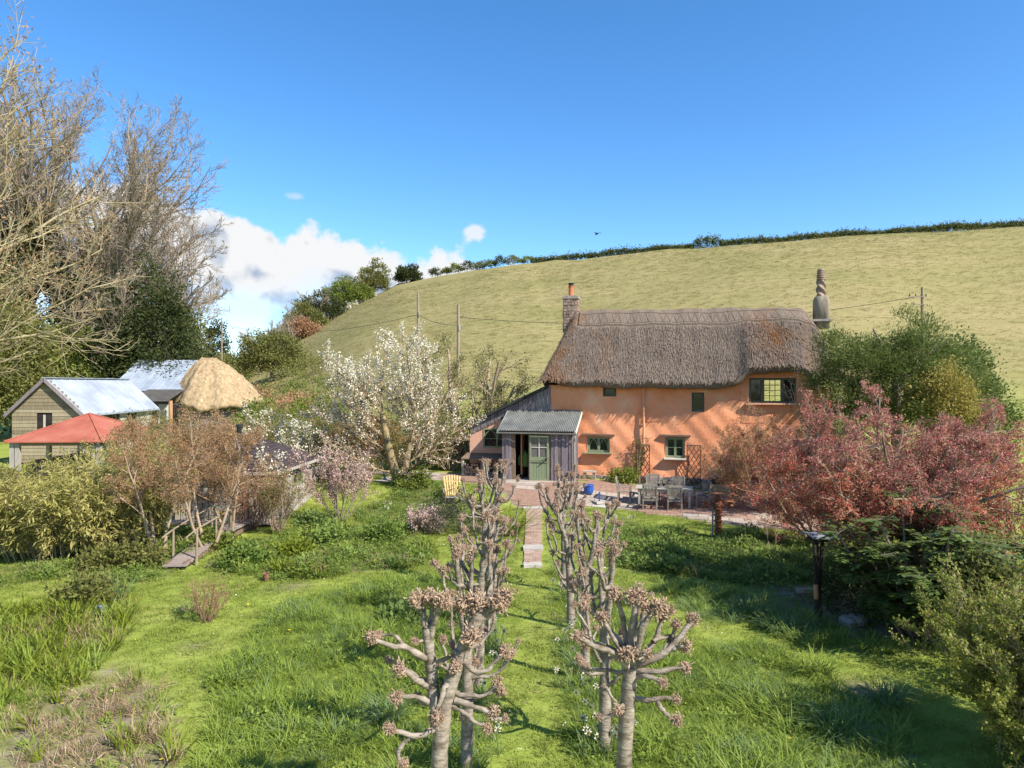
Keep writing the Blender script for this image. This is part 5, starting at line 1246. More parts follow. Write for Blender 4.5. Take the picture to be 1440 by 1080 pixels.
def carpets():
    rng = np.random.default_rng(77)
    pl = [proto('turf_tuft', blades(rng, 46, .16, .055, .008, .5, 2), L_lawn) for _ in range(2)]
    pg = [proto('grass_tuft', blades(rng, 42, .17, .30, .011, .75), L_grass) for _ in range(3)] + [proto('grass_tuft', blades(rng, 40, .16, .34, .010, .9), L_grassb)]
    ph = [proto('herb_mound', leafmound(rng, 46, .17, .16, .075), L_grass)]
    pc = [proto('cover_mound', leafmound(rng, 60, .22, .22, .075, .65), L_cover) for _ in range(2)] + [proto('cover_mound', leafmound(rng, 60, .22, .24, .085, .5), L_coverd)]
    pn = [proto('nettle_mound', leafmound(rng, 60, .2, .36, .11, .42), L_cover), proto('nettle_mound', leafmound(rng, 60, .2, .36, .11, .42), L_lime)]
    pi = [proto('iris_clump', blades(rng, 26, .12, .55, .028, .35), L_lime), proto('iris_clump', blades(rng, 26, .14, .48, .022, .5), L_grass)]
    pd = [proto('dead_clump', blades(rng, 30, .14, .42, .010, .35), L_dead), proto('dead_clump', blades(rng, 26, .2, .22, .012, .9), L_dead)]
    # mown turf: everything grassy in view that is not a bed, path or the hill
    base = [(-14, 8.0), (10.5, 8.0), (13, 14), (14, 24), (8.5, 25), (3.5, 28.4), (1.5, 28.2), (0, 28.2), (-1, 31), (-7, 36), (-14, 34), (-16, 22)]
    p = fill(rng, base, 46); bad = in_any(p[:, 0], p[:, 1], [BED_R, BED_L, BED_BACK, BED_BROWN, BED_YEW, PATIO, LANE, GREY_PATH]) | ((np.abs(p[:, 0] - .56 - (p[:, 1] - 19.3) * .036) < .36) & (p[:, 1] > 19) & (p[:, 1] < 28.5)) | ((np.abs(p[:, 0] + 9) < .45) & (p[:, 1] > 18.8) & (p[:, 1] < 25))
    for px, py, rd in bare_spots:
        cx, cy = G(px, py); bad |= ((p[:, 0] - cx) ** 2 + (p[:, 1] - cy) ** 2 < (rd * .6) ** 2) & (rng.random(len(p)) < .75)
    scatter('lawn_grass', 'short mown turf of the lawn and avenue', p[~bad], pl, .7, 1.3, seed=2)
    pts = np.concatenate([fill(rng, MEADOW_L, 46), fill(rng, MEADOW_R, 44)])
    nz_ = .78 + .3 * np.sin(pts[:, 0] * 1.7 + np.sin(pts[:, 1] * 1.3)) * np.sin(pts[:, 1] * 1.9 + .7)
    pts = np.column_stack([pts, nz_])
    scatter('long_grass', 'uncut long grass either side of the pollard avenue', pts, pg + ph, .75, 1.35, .2, 3, wts=[.24, .24, .2, .10, .22])
    pts = np.concatenate([fill(rng, STRIP_R, 16), fill(rng, TUSSOCK_R, 15), fill(rng, GP([(630, 1120), (640, 1000), (665, 900), (690, 835), (705, 835), (690, 950), (672, 1120)]), 13)])
    scatter('rough_grass', 'rough tussocky grass at the feet of the pollards and beside the shaded lawn', pts, pg, .6, 1.25, .25, 4, wts=[.2, .2, .2, .4])
    pbr = [proto('soft_mound', leafmound(rng, 70, .2, .14, .05, .6), L_cover), proto('soft_mound', leafmound(rng, 60, .2, .12, .06, .5), L_lime)]
    pst = [proto('dry_stems', blades(rng, 14, .16, .42, .008, .4), L_dead)]
    def ragged(polys, dens, out=.35):
        q = np.concatenate([fill(rng, p_, dens) for p_ in polys]); q = q + rng.normal(0, out * .5, q.shape) * (rng.random((len(q), 1)) < .3)
        patch = np.sin(q[:, 0] * 1.9 + 1.3 * np.sin(q[:, 1] * 1.1)) * np.sin(q[:, 1] * 2.3 + np.sin(q[:, 0] * 1.4)); q = q[rng.random(len(q)) < .75 + .5 * patch]
        big = .75 + .4 * np.sin(q[:, 0] * 2.7 + q[:, 1]) * np.sin(q[:, 1] * 1.6); return np.column_stack([q, big])
    scatter('ground_cover', 'leafy green ground cover in the bed before the patio', ragged([BED_R], 150), pc + pbr + pg[:1] + pn[:1] + pst, .75, 1.45, .3, 5, wts=[.22, .2, .24, .14, .05, .05, .08, .02])
    scatter('border_plants', 'mixed leafy border plants between the footbridge and the pollards', ragged([BED_L, BED_BACK], 150), pc + pbr + pg[:2] + pn + pst, .6, 1.3, .3, 6, wts=[.13, .1, .1, .2, .1, .1, .1, .08, .04, .05])
    scatter('hedge_nettles', 'low grey green leafy growth along the left path', ragged([BED_LL, BED_TREE], 85), pc[:2] + pbr + pn[:1] + pst + pg[:1], .5, 1.0, .3, 7, wts=[.2, .2, .22, .1, .1, .06, .12])
    pts = fill(rng, BED_GREEN, 22); scatter('iris_bed', 'upright iris leaves and grasses in the left border', pts, pi + pg[:2] + pd[:1], .55, 1.1, .2, 8, wts=[.34, .22, .2, .12, .12])
    pts = fill(rng, BED_BROWN, 27); scatter('dead_stems', 'dry brown flower stems in the near left border', pts, pd + pg[:1] + [pi[0]] + ph, .4, .95, .4, 9, wts=[.36, .26, .14, .06, .18])
    pts = fill(rng, BED_YEW, 9); scatter('shade_plants', 'sparse dark leafy plants on the shaded soil below the red tree', pts, pc, .5, 1.0, .25, 10)
    # pale tussocks across the grazed hill, near part only
    n = 20000; y = 41 + 165 * rng.random(n) ** .9; x = rng.uniform(-.30, .80, n) * y
    ok = (y > np.interp(x / y, _px, _pf) + 3) & (y < np.interp(x / y, _px, _pd) - 2); pts = np.column_stack([x, y, .8 + y / 150.])[ok]
    pf = [proto('field_tuft', blades(rng, 24, .30, .07, .03, .9, 2), leafmat('field_tuft_grass', [(.18, .175, .056), (.255, .225, .086), (.315, .265, .118)], orand=.5))]
    scatter('field_grass', 'grazed tussocks on the hill field', pts, pf, .6, 1.4, .2, 11)
    # daisies, dandelions and dead leaves in the turf
    def flower(nm, m, r, h):
        a = np.arange(7) * .9; V = np.array([(0, 0, h)] + [(r * math.cos(q), r * math.sin(q), h + .004) for q in a]); F = np.array([[0, i + 1, (i + 1) % 7 + 1] for i in range(7)]); return proto(nm, (V, [F], np.linspace(0, 1, 7)), m)
    fl = [flower('daisy', L_petal, .016, .06), flower('dandelion', mat('dandelion_yellow', [(.55, .42, .02), (.65, .52, .05)], scale=4), .022, .07), proto('dead_leaf', leaves(rng, np.array([[0, 0, .03]]), .07, .6, .8, np.array([[1., 0, 0]]), .3)[:1] + ([np.arange(4).reshape(1, 4)], np.array([.5])), L_dead)]
    lp = fill(rng, [(-9, 8.5), (4.5, 8.5), (7, 15), (3, 27), (-3, 27), (-9, 19)], 5.5); cl = np.sin(lp[:, 0] * 1.3 + 2) * np.sin(lp[:, 1] * .9); lp = lp[rng.random(len(lp)) < .35 + .6 * np.clip(cl, 0, 1)]
    scatter('lawn_flowers', 'daisies, dandelions and dead leaves scattered over the turf', lp, fl, .7, 1.4, .3, 15, wts=[.3, .2, .5])
carpets()

# ------------------------------------------------------------------ single grass clumps and flowers that can be told apart
def clump(name, label, cat, x, y, n, r, h, w, bend, m, seed, group=None):
    rng = np.random.default_rng(seed); V, F, t = blades(rng, n, r, h, w, bend, 4)
    o = link(name, mesh_np(name, V, F, t), m, None, (x, y, g1(x, y))); tag(o, label, cat, group); return o
for k, (px, py, n, r, h, w, b, m, lab) in enumerate((
    (1148, 950, 130, .18, .52, .016, .9, L_grass, 'pale arching grass clump on the right lawn below the bird table'),
    (1250, 990, 150, .22, .42, .018, .8, L_grassb, 'dark blue green tussock by the bare soil at the right'),
    (1232, 915, 130, .20, .42, .016, 1.1, L_grass, 'silvery arching sedge in front of the dark mahonia'),
    (1062, 985, 120, .16, .42, .014, .7, L_grassb, 'blue green leek-like clump in the right long grass'),
    (1100, 890, 160, .24, .48, .018, .9, L_grassb, 'lush daffodil leaf clump beside the bird table'),
    (885, 850, 130, .22, .50, .016, .6, L_grassb, 'upright dark clump behind the right pollards'),
    (1060, 862, 150, .28, .46, .016, .8, L_grassb, 'broad blue green clump at the edge of the shaded lawn'),
    (1180, 1035, 150, .25, .5, .016, .9, L_grassb, 'long bluish clump leaning over the grey path'),
    (925, 1050, 130, .2, .45, .014, .8, L_grass, 'yellow green grass clump right of the nearest right pollard'),
    (545, 1010, 130, .2, .42, .014, .8, L_grassb, 'daffodil leaf clump left of the nearest left pollard'),
    (480, 1035, 90, .16, .36, .013, .9, L_grass, 'bright arching clump in the middle of the left long grass'),
    (1310, 905, 110, .18, .4, .016, 1.2, L_grassb, 'white striped sedge by the mahonia stems'),
    (262, 862, 90, .16, .26, .014, .6, L_grassb, 'small tuft left of the twiggy bush in the lawn'),
    (718, 752, 130, .25, 1.25, .04, .75, L_lime, 'strappy yellow green phormium clump left of the brick path'),
    (395, 835 - 30, 80, .2, .45, .05, .6, L_lime, 'broad lime green leaves at the front of the left bed'),
    (430, 810, 90, .25, .40, .06, .7, L_lime, 'lime green hellebore clump at the bed corner'),
    (105, 870, 100, .18, .6, .024, .4, L_lime, 'tall bright iris clump in the left border'),
    (165, 850, 90, .16, .7, .016, .3, L_grassb, 'grey reedy clump beside the watering can'),
    (40, 930, 90, .2, .5, .022, .5, L_grass, 'iris clump at the left edge of the picture'))):
    x, y = G(px, py); clump('grass_clump', lab, 'grass clump', x, y, n, r, h, w, b, m, 200 + k)
def daffodils():
    rng = np.random.default_rng(31); V, F, t = blades(rng, 10, .05, .26, .012, .4, 2)
    root = empty('daffodil', (0, 0, 0), 0, None, 'daffodil', 'cream daffodils along the pollard rows')
    link('leaf', mesh_np('leaf', V, F, t), L_grassb, root)
    st = MB(); hd = MB()
    st.tube([(0, 0, 0), (.01, 0, .2), (.03, -.01, .30)], .006, 4)
    st.build('stem', L_grass, root)
    for i in range(6):
        a = i * 1.047; hd.add([(.03, -.02, .30), (.03 + .03 * math.cos(a - .4), -.035, .30 + .03 * math.sin(a - .4)), (.03 + .05 * math.cos(a), -.03, .30 + .05 * math.sin(a)), (.03 + .03 * math.cos(a + .4), -.035, .30 + .03 * math.sin(a + .4))], [(0, 1, 2, 3)])
    f = hd.build('petals', L_petal, root)
    MB().lathe([(.012, 0), (.016, .025), (.012, .022)], 7).build('trumpet', L_yellow, f, (.03, -.03, .30)).rotation_euler = (rad(90), 0, 0)
    pts = []
    for (x0, y0, x1, y1, n, w) in ((1.22, 16.5, 1.02, 9.2, 52, .22), (1.3, 11, 1.5, 9.3, 8, .25), (-.42, 14.5, -.45, 9.2, 18, .2), (3.5, 24.2, 3.9, 24.6, 16, .35), (-4.3, 26.5, -4.8, 28.2, 8, .4)):
        for _ in range(n):
            q = rng.random(); pts.append((x0 + (x1 - x0) * q + rng.normal(0, w), y0 + (y1 - y0) * q + rng.normal(0, w * .6), (n > 40 and y0 == 16.5)))
    for i, (x, y, z) in enumerate(pts):
        o = root if i == 0 else copy_tree(root); o.location = (x, y, g1(x, y)); o.rotation_euler = (rng.normal(0, .12), rng.normal(0, .12), rng.uniform(-1.2, 1.2)); s = rng.uniform(.9, 1.3); o.scale = (s, s, s)
        o['label'] = 'single cream daffodil in the rough grass at the foot of the right pollards' if i < 60 else ('single cream daffodil at the foot of the left pollards' if i < 78 else ('white flower at the lawn edge beyond the right pollards' if i < 94 else 'pale flower in the bed beside the old blossom tree trunk'))
        o['group'] = 'cream daffodils along the right pollards' if i < 60 else ('cream daffodils along the left pollards' if i < 78 else ('white flowers at the lawn edge' if i < 94 else 'pale flowers by the blossom tree trunk'))
daffodils()
# ================================================================== the two rows of pollarded limes
def knuckle_geo(rng, c, r):
    """one fist: lumpy core with many stubby bud ends"""
    n = 150; r = r * .74; d = nrm(rng.normal(size=(n, 3)) + np.array([0, 0, .25])); L = r * rng.uniform(.25, .85, (n, 1)); w = r * rng.uniform(.085, .14, (n, 1))
    ref = nrm(rng.normal(size=(n, 3))); x = nrm(np.cross(d, ref)); y = np.cross(d, x); c = np.asarray(c) + rng.normal(0, r * .4, (n, 3)); o = c
    V = np.stack([o, o + d * L * .8 + x * w, o + d * L * .8 + y * w, o + d * L * .8 - x * w, o + d * L * .8 - y * w, o + d * (L + w * .8)], 1).reshape(-1, 3)
    b = np.arange(n)[:, None] * 6; F = np.concatenate([b + np.array([[0, 2, 1]]), b + np.array([[0, 3, 2]]), b + np.array([[0, 4, 3]]), b + np.array([[0, 1, 4]]), b + np.array([[5, 1, 2]]), b + np.array([[5, 2, 3]]), b + np.array([[5, 3, 4]]), b + np.array([[5, 4, 1]])])
    t = rng.random(n); return V, F, np.tile(t, 8)
def smooth(pts, n=7):
    pts = np.asarray(pts, float)
    if len(pts) < 3: return np.array([pts[0] + (pts[-1] - pts[0]) * t for t in np.linspace(0, 1, n)])
    s = np.concatenate([[0], np.cumsum(np.linalg.norm(np.diff(pts, axis=0), axis=1))]); s /= s[-1]
    t = np.linspace(0, 1, n); q = np.stack([np.interp(t, s, pts[:, k]) for k in range(3)], 1)
    for _ in range(2): q[1:-1] = .25 * q[:-2] + .5 * q[1:-1] + .25 * q[2:]
    return q
def add_arm(rng, tree, base, pts, r0, r1, fist, lump=True):
    q = smooth(pts, 9) - base; q[1:-1] += rng.normal(0, .008, q[1:-1].shape)
    rr = np.linspace(r0, r1, len(q)) * rng.uniform(.80, 1.22, len(q)); rr[-1] = r1 * 1.25
    V, F, t = tubes((q[None], rr[None]), 7)
    b = link('branch', mesh_np('branch', V, [F], t, True), M_barkp, tree)
    if fist:
        geo = [knuckle_geo(rng, q[-1], fist)]
        for _ in range(rng.integers(0, 3)): geo.append(knuckle_geo(rng, q[-1] + (q[-2] - q[-1]) * .4 + rng.normal(0, fist * .25, 3), fist * .65))
        V, F, T = join_np(geo); link('knuckle', mesh_np('knuckle', V, F, T), M_knuck, b)
    return q
def trunk_geo(rng, tree, pts, r0, r1, k=12):
    q = smooth(pts, 12); rr = np.linspace(r0, r1, len(q)) * .92 * rng.uniform(.93, 1.08, len(q)); rr[0] *= 1.25
    V, F, t = tubes((q[None], rr[None]), k); link('trunk', mesh_np('trunk', V, [F], t, True), M_barkp, tree); return q
def pollard(x, y, h, seed, label, r=.105, narm=15, lean=0.):
    rng = np.random.default_rng(seed); base = np.zeros(3); t = empty('pollarded_lime', (x, y, g1(x, y) - .02), 0, label, 'pollarded tree', 'pollarded limes lining the garden avenue')
    zt = h * rng.uniform(.58, .66); tp = np.array([lean, rng.normal(0, .03), zt])
    trunk_geo(rng, t, [(0, 0, 0), tp * .5 + rng.normal(0, .02, 3), tp], r, r * .72)
    # leaders
    lead = []
    for i in range(rng.integers(2, 4)):
        a = rng.uniform(0, 6.28); e = tp + np.array([np.cos(a) * .22, np.sin(a) * .22, (h - zt) * rng.uniform(.75, 1.0)])
        lead.append(add_arm(rng, t, base, [tp - [0, 0, .1], tp + [np.cos(a) * .16, np.sin(a) * .16, (h - zt) * .35], e], r * .46, r * .32, .092 * h / 3))
    for i in range(narm):
        a = i * 2.4 + rng.normal(0, .35); f = rng.random()
        if f < .62 or not lead: z0 = (rng.uniform(.62, .99) if rng.random() < .88 else rng.uniform(.35, .6)) * zt; s = np.array([tp[0] * z0 / zt, tp[1] * z0 / zt, z0])
        else: l = lead[rng.integers(len(lead))]; s = l[rng.integers(2, 7)]
        ro = rng.uniform(.28, .62) * (1.0 if s[2] < zt else .75); rise = rng.uniform(.1, 1.0) * (1 if s[2] > .5 * zt else .6) - (.15 if rng.random() < .2 else 0)
        e = s + np.array([np.cos(a) * ro, np.sin(a) * ro, min(rise, h - s[2])]); m1 = s + np.array([np.cos(a) * ro * .5, np.sin(a) * ro * .5, rise * .10 - .03]); m2 = s + np.array([np.cos(a + .1) * ro * .88, np.sin(a + .1) * ro * .88, rise * .45])
        q = add_arm(rng, t, base, [s, m1, m2, e], r * rng.uniform(.24, .34), r * .19, rng.uniform(.058, .085))
        if rng.random() < .55:
            a2 = a + rng.normal(0, .9); s2 = q[rng.integers(3, 6)]; e2 = s2 + np.array([np.cos(a2) * .22, np.sin(a2) * .22, rng.uniform(.1, .4)]); add_arm(rng, t, base, [s2, (s2 + e2) / 2 + [0, 0, -.04], e2], r * .21, r * .15, rng.uniform(.048, .07))
    return t
def pollard_posed(x, y, trunks, arms, seed, label):
    """the two nearest trees, with the limbs the photograph shows (positions in metres across, deep, up)"""
    rng = np.random.default_rng(seed); t = empty('pollarded_lime', (x, y, -.02), 0, label, 'pollarded tree', 'pollarded limes lining the garden avenue'); base = np.zeros(3)
    def W(px, py, dy): Y = y + dy; return np.array([(px - 720) / 1000 * Y - x, dy, CAM_H + (540 - py) / 1000 * Y])
    for pts, r0, r1 in trunks: trunk_geo(rng, t, [W(*p) for p in pts], r0, r1)
    for pts, r0, fist in arms:
        add_arm(rng, t, base, [W(*p) for p in pts], r0 * .74, r0 * .5, fist)
    return t
def avenue():
    pollard_posed(-.73, 7.2,
        [([(618, 1227, 0), (617, 1080, 0), (620, 1000, .02), (637, 945, .05), (655, 895, .08), (676, 858, .1)], .108, .075), ([(616, 1020, .02), (608, 960, .12), (605, 915, .14), (600, 880, .15)], .075, .055)],
        [([(600, 885, .15), (594, 862, .15), (594, 838, .15)], .05, .115), ([(604, 905, .15), (612, 868, .1), (622, 842, .05)], .045, .12), ([(600, 890, .15), (608, 862, .2), (607, 840, .22)], .04, .11), ([(594, 860, .15), (588, 850, .1), (584, 840, .1)], .035, .10),
         ([(676, 862, .1), (678, 852, .1), (670, 845, .1)], .075, .15), ([(672, 865, .1), (690, 850, .05), (700, 845, .05)], .055, .14), ([(668, 868, .1), (655, 855, .12), (648, 848, .1)], .05, .13), ([(664, 880, .08), (704, 850, .1), (712, 835, .1)], .04, .12), ([(655, 905, .05), (660, 898, -.05), (663, 893, -.09)], .04, .13),
         ([(603, 925, .14), (585, 915, .05), (567, 906, 0), (545, 905, -.05), (522, 893, -.05)], .048, .085), ([(567, 906, 0), (560, 893, .05), (545, 888, .08), (533, 890, .05)], .028, .06),
         ([(607, 965, .12), (590, 957, .0), (577, 945, -.1), (563, 938, -.12)], .05, .105), ([(605, 960, .12), (570, 935, .15), (545, 925, .15)], .024, .055), ([(612, 988, .08), (590, 978, -.05), (572, 976, -.08), (556, 980, -.1)], .042, .085),
         ([(618, 1018, .02), (600, 1030, -.1), (577, 1035, -.15), (562, 1026, -.18), (547, 1021, -.2)], .045, .07), ([(577, 1035, -.15), (562, 1047, -.18), (557, 1058, -.18), (568, 1073, -.18)], .034, .07),
         ([(634, 955, .04), (622, 975, -.1), (612, 1000, -.14), (614, 1008, -.14)], .04, .10), ([(640, 982, .02), (665, 990, -.05), (680, 998, -.05), (694, 998, -.05)], .042, .08), ([(637, 990, .02), (662, 1008, -.08), (676, 1016, -.1), (686, 1022, -.1)], .035, .075), ([(690, 1008, -.06), (700, 1008, -.05), (711, 1008, -.05)], .025, .05),
         ([(650, 925, .05), (668, 948, -.02), (686, 945, -.02), (700, 925, .02), (709, 913, .05)], .042, .09), ([(640, 970, .04), (672, 980, .05), (690, 972, .05), (699, 955, .05)], .036, .075), ([(620, 965, .1), (640, 930, .2), (634, 905, .2), (636, 902, .2)], .03, .05), ([(606, 930, .14), (632, 925, .1), (645, 905, .0), (640, 935, -.05)], .032, .09),
         ([(600, 895, .15), (588, 900, .1), (582, 898, .1)], .026, .05), ([(625, 1000, .05), (612, 992, .15), (590, 985, .2), (585, 975, .2)], .028, .05), ([(650, 985, .05), (680, 975, .2), (705, 968, .2)], .03, .07)],
        901, 'nearest left pollard, forked from low down with two broad bud fists on top')
    pollard_posed(1.15, 7.4,
        [([(874, 1209, 0), (877, 1080, 0), (881, 1000, .0), (887, 935, .0)], .105, .08)],
        [([(888, 935, 0), (915, 925, -.05), (945, 912, -.05), (958, 888, 0), (976, 869, .05)], .06, .095), ([(888, 935, 0), (887, 905, .05), (892, 870, .05), (894, 835, .05)], .062, .13), ([(890, 930, 0), (900, 890, -.05), (912, 862, -.05), (924, 848, -.05)], .056, .12), ([(895, 925, 0), (918, 905, .1), (928, 880, .1), (934, 857, .1)], .05, .13),
         ([(885, 940, 0), (876, 928, -.05), (868, 915, -.05), (842, 911, -.1), (813, 893, -.1)], .05, .09), ([(888, 930, .02), (880, 885, .15), (874, 850, .15), (864, 833, .15)], .045, .11), ([(892, 940, 0), (912, 942, -.1), (935, 942, -.1), (950, 936, -.1), (964, 937, -.1)], .044, .085), ([(892, 950, 0), (908, 948, -.15), (925, 951, -.18), (933, 957, -.18)], .036, .07),
         ([(887, 976, 0), (910, 983, -.1), (925, 982, -.12), (940, 976, -.12), (951, 980, -.12)], .038, .065), ([(924, 982, -.12), (930, 995, -.15), (938, 1003, -.15), (951, 1010, -.15)], .034, .085), ([(884, 985, 0), (866, 992, -.12), (860, 975, -.12), (849, 962, -.12)], .026, .03), ([(862, 985, -.1), (868, 992, -.12), (869, 996, -.12)], .03, .08), ([(885, 990, 0), (865, 1002, -.1), (842, 1006, -.1)], .028, .05),
         ([(886, 930, 0), (880, 920, -.1), (884, 917, -.12)], .05, .11), ([(890, 925, 0), (902, 916, -.12), (910, 917, -.14)], .045, .08), ([(930, 915, -.05), (945, 900, .05), (948, 880, .05), (950, 876, .05)], .036, .085), ([(945, 910, -.05), (955, 908, -.1), (966, 905, -.1)], .034, .08), ([(884, 930, 0), (868, 900, .1), (858, 885, .1), (846, 865, .1)], .04, .105), ([(884, 945, 0), (850, 940, .15), (820, 936, .15)], .034, .06), ([(886, 935, .02), (860, 905, .2), (840, 900, .2), (822, 905, .2)], .03, .06), ([(918, 900, .0), (940, 890, .1), (944, 900, .1)], .03, .07), ([(884, 915, 0), (858, 880, .25), (820, 848, .25)], .034, .08), ([(892, 900, .1), (906, 870, .2), (902, 838, .2)], .042, .11)],
        902, 'nearest right pollard with wide upswept candelabra arms')
    pollard(-.585, 9.05, 3.0, 11, 'second left pollard from the front, straight trunk behind the forked one', .09, 14)
    pollard(1.24, 9.55, 2.95, 12, 'second right pollard from the front, with a straight banded trunk', .095, 14)
    pollard(-.55, 11.5, 3.0, 13, 'third left pollard from the front', .085, 16, .05); pollard(1.24, 11.9, 2.95, 14, 'third right pollard from the front', .085, 16)
    pollard(-.43, 14.1, 3.15, 15, 'fourth left pollard, fifth being nearest the house', .09, 18); pollard(1.20, 14.4, 2.9, 16, 'fourth right pollard, its bare trunk leaning left', .09, 14, -.09)
    pollard(-.40, 16.7, 3.12, 17, 'left pollard closest to the cottage porch', .085, 18); pollard(1.22, 16.9, 3.08, 18, 'right pollard closest to the cottage door', .085, 18)
avenue()

# ================================================================== trees and shrubs
def wood_parts(levels, mats, ks=(8, 6, 4, 3, 3)):
    """first levels -> trunk, others -> twigs"""
    return [tubes(b, ks[min(i, len(ks) - 1)]) for i, b in enumerate(levels)]
def big_ash():
    rng = np.random.default_rng(41); base = (-49.0, 72, 0)
    tr = grow(rng, [[0, 0, -.3], [.9, .6, -.3]], [[-.03, 0, 1], [.16, .05, 1]], [8.5, 7.5], [.62, .5], 8, .05, .05, .75)
    ang = np.linspace(0, 6.28, 9)[:-1] + rng.normal(0, .2, 8); P0 = np.concatenate([tr[0][0][[4, 5, 6, 7, 8, 8, 8, 7, 5, 6, 3]], tr[0][1][[4, 5, 6, 7, 8, 8, 8, 3, 6, 7, 8, 5, 6, 7, 4, 8]]]); k = len(P0)
    a = np.arange(k) * 2.4; tilt = np.concatenate([[.9, .8, .62, .5, .18, .3, .42, .7, .95, .8, 1.15], [1.0, .85, .7, .55, .3, .2, .45, 1.15, .6, .75, .35, .75, .9, 1.05, 1.2, .62]]); a[[0, 8, 10, 11, 18, 19, 20, 13, 22, 23, 24, 25, 26]] = [.1, -.35, .5, 0, -.6, .25, -.2, .1, -.1, .3, -.45, .05, .2]; tilt[[0, 8, 10, 11, 18, 19, 20]] = [1.2, 1.35, 1.3, 1.1, 1.3, 1.25, 1.2]
    D0 = np.stack([np.cos(a) * np.sin(tilt), np.sin(a) * np.sin(tilt), np.cos(tilt)], 1)
    L1 = grow(rng, P0, D0, rng.uniform(11.5, 14.5, k) * (1.1 - .2 * tilt), rng.uniform(.20, .32, k), 10, .07, .03, .22)
    L2 = grow(rng, *spawn(rng, L1, 14, .16, .98, .72, .50, .5, .035), 7, .09, .055, .3)
    L3 = grow(rng, *spawn(rng, L2, 9, .12, 1, .65, .42, .5, .018), 5, .11, .05, .4)
    L4 = grow(rng, *spawn(rng, L3, 7, .15, 1, .6, .5, .6, .013), 3, .12, .05, .6)
    L5 = grow(rng, *spawn(rng, L4, 2, .3, 1, .6, .62, .7, .012), 2, .12, .04, .7)
    P, D = along(rng, L1, 1500, .0, .5); keep = (P[:, 2] < 15) & (np.hypot(P[:, 0], P[:, 1]) < 5.2); P = P[keep]; P += rng.normal(0, .32, P.shape)
    q, _ = along(rng, tr, 4500, .1, 1); q += rng.normal(0, .6, q.shape)
    P2, _ = along(rng, L3, 16, 0, .8); P2 = P2[(P2[:, 2] < 12) & (np.hypot(P2[:, 0], P2[:, 1]) < 6)]; P2 = P2 + rng.normal(0, .2, P2.shape)
    iv = leaves(rng, np.concatenate([P, q]), .26, .7, .4); dry = leaves(rng, P2, .16, .6, .2)
    big = plant('bare_ash_tree', 'huge bare tree with ivy-clad limbs rising behind the barns', 'tree', base, [
        ('trunk', [tubes(tr, 12), tubes(L1, 7)], M_bark, True), ('branches', [tubes(L2, 5), tubes(L3, 4)], M_twigg, True), ('twigs', [tubes(L4, 3), tubes(L5, 3)], M_twigg, False), ('ivy', iv, L_ivy2, False), ('old_leaves', dry, L_budr2, False)])
    big.scale = (1.52, 1.5, 1.6)
L_ivy2 = leafmat('olive_ivy', [(.04, .05, .014), (.085, .09, .028), (.15, .14, .05)]); L_budr2 = leafmat('dry_ash_key', [(.19, .125, .07), (.29, .205, .125), (.38, .29, .19)])  # ivy in a lighter, more olive leaf colour
big_ash()
def near_tree():
    rng = np.random.default_rng(57); base = (-15.8, 17.0, 0)
    tr = grow(rng, [[0, 0, -.2]], [[.08, 0, 1]], [8.6], [.34], 7, .04, .06, .7)
    P0 = tr[0][0][[4, 5, 6, 4, 5, 5, 6, 7, 7, 7, 6, 4, 7, 7, 6]]; tg = np.array([[.95, .1, .45], [.85, -.2, .55], [.9, .4, .4], [.8, .1, .55], [.7, .4, .7], [.75, -.3, .6], [.6, .1, .85], [.45, .2, .95], [.2, -.4, 1], [-.2, .3, 1], [-.5, 0, .8], [.92, -.05, .12], [.55, .3, 1], [.75, -.1, .8], [.5, -.2, 1]])
    L1 = grow(rng, P0, tg, rng.uniform(4.0, 6.2, len(P0)), rng.uniform(.045, .08, len(P0)), 9, .09, .04, .25)
    L2 = grow(rng, *spawn(rng, L1, 12, .15, 1, .7, .45, .55, .012), 6, .12, .06, .35)
    L3 = grow(rng, *spawn(rng, L2, 7, .15, 1, .7, .5, .6, .008), 4, .14, .10, .5)
    L4 = grow(rng, *spawn(rng, L3, 2, .3, 1, .7, .55, .7, .006), 3, .14, .12, .6)
    P = L3[0][:, -1]; P = P[(P[:, 2] > 6.5)]; P = np.repeat(P, 3, 0) + rng.normal(0, .06, (len(P) * 3, 3))
    b = leaves(rng, P, .09, .5, 0)
    plant('lichened_bare_tree', 'bare tree with ochre lichened twigs reaching in from the left edge', 'tree', base, [
        ('trunk', [tubes(tr, 10), tubes(L1, 7)], M_barky, True), ('branches', [tubes(L2, 5), tubes(L3, 4), tubes(L4, 3)], M_barky, True), ('buds', b, L_budr, False)])
near_tree()
def evergreen(name, label, cat, base, ells, lm, size, per, nc, rc, trunk=(.2, 3), group=None, seed=1, asp=.45, up=.3, droop=0., dm=.9):
    rng = np.random.default_rng(seed); Ps, Ts, Ds = [], [], []
    for c, r, f in ells:
        P, t, d = clumps(rng, int(nc * f), per, c, r, rc); ok = P[:, 2] > .05; Ps.append(P[ok]); Ts.append(t[ok]); Ds.append(d[ok])
    P, T, D = map(np.concatenate, (Ps, Ts, Ds)); V, F, tt = leaves(rng, P, size, asp, up, D, dm, droop)
    hgt = max(c[2] for c, r, f in ells)
    tr = grow(rng, [[0, 0, -.2]], [[0, 0, 1]], [hgt], [trunk[0]], 5, .05, .05, .4); br = grow(rng, *spawn(rng, tr, 14, .2, 1, .9, .55, .5, .02), 4, .1, .04, .4)
    return plant(name, label, cat, base, [('trunk', [tubes(tr, 8), tubes(br, 5)], M_bark, True), ('crown', (V, F, tt * .45 + T * .55), lm, False)], group)
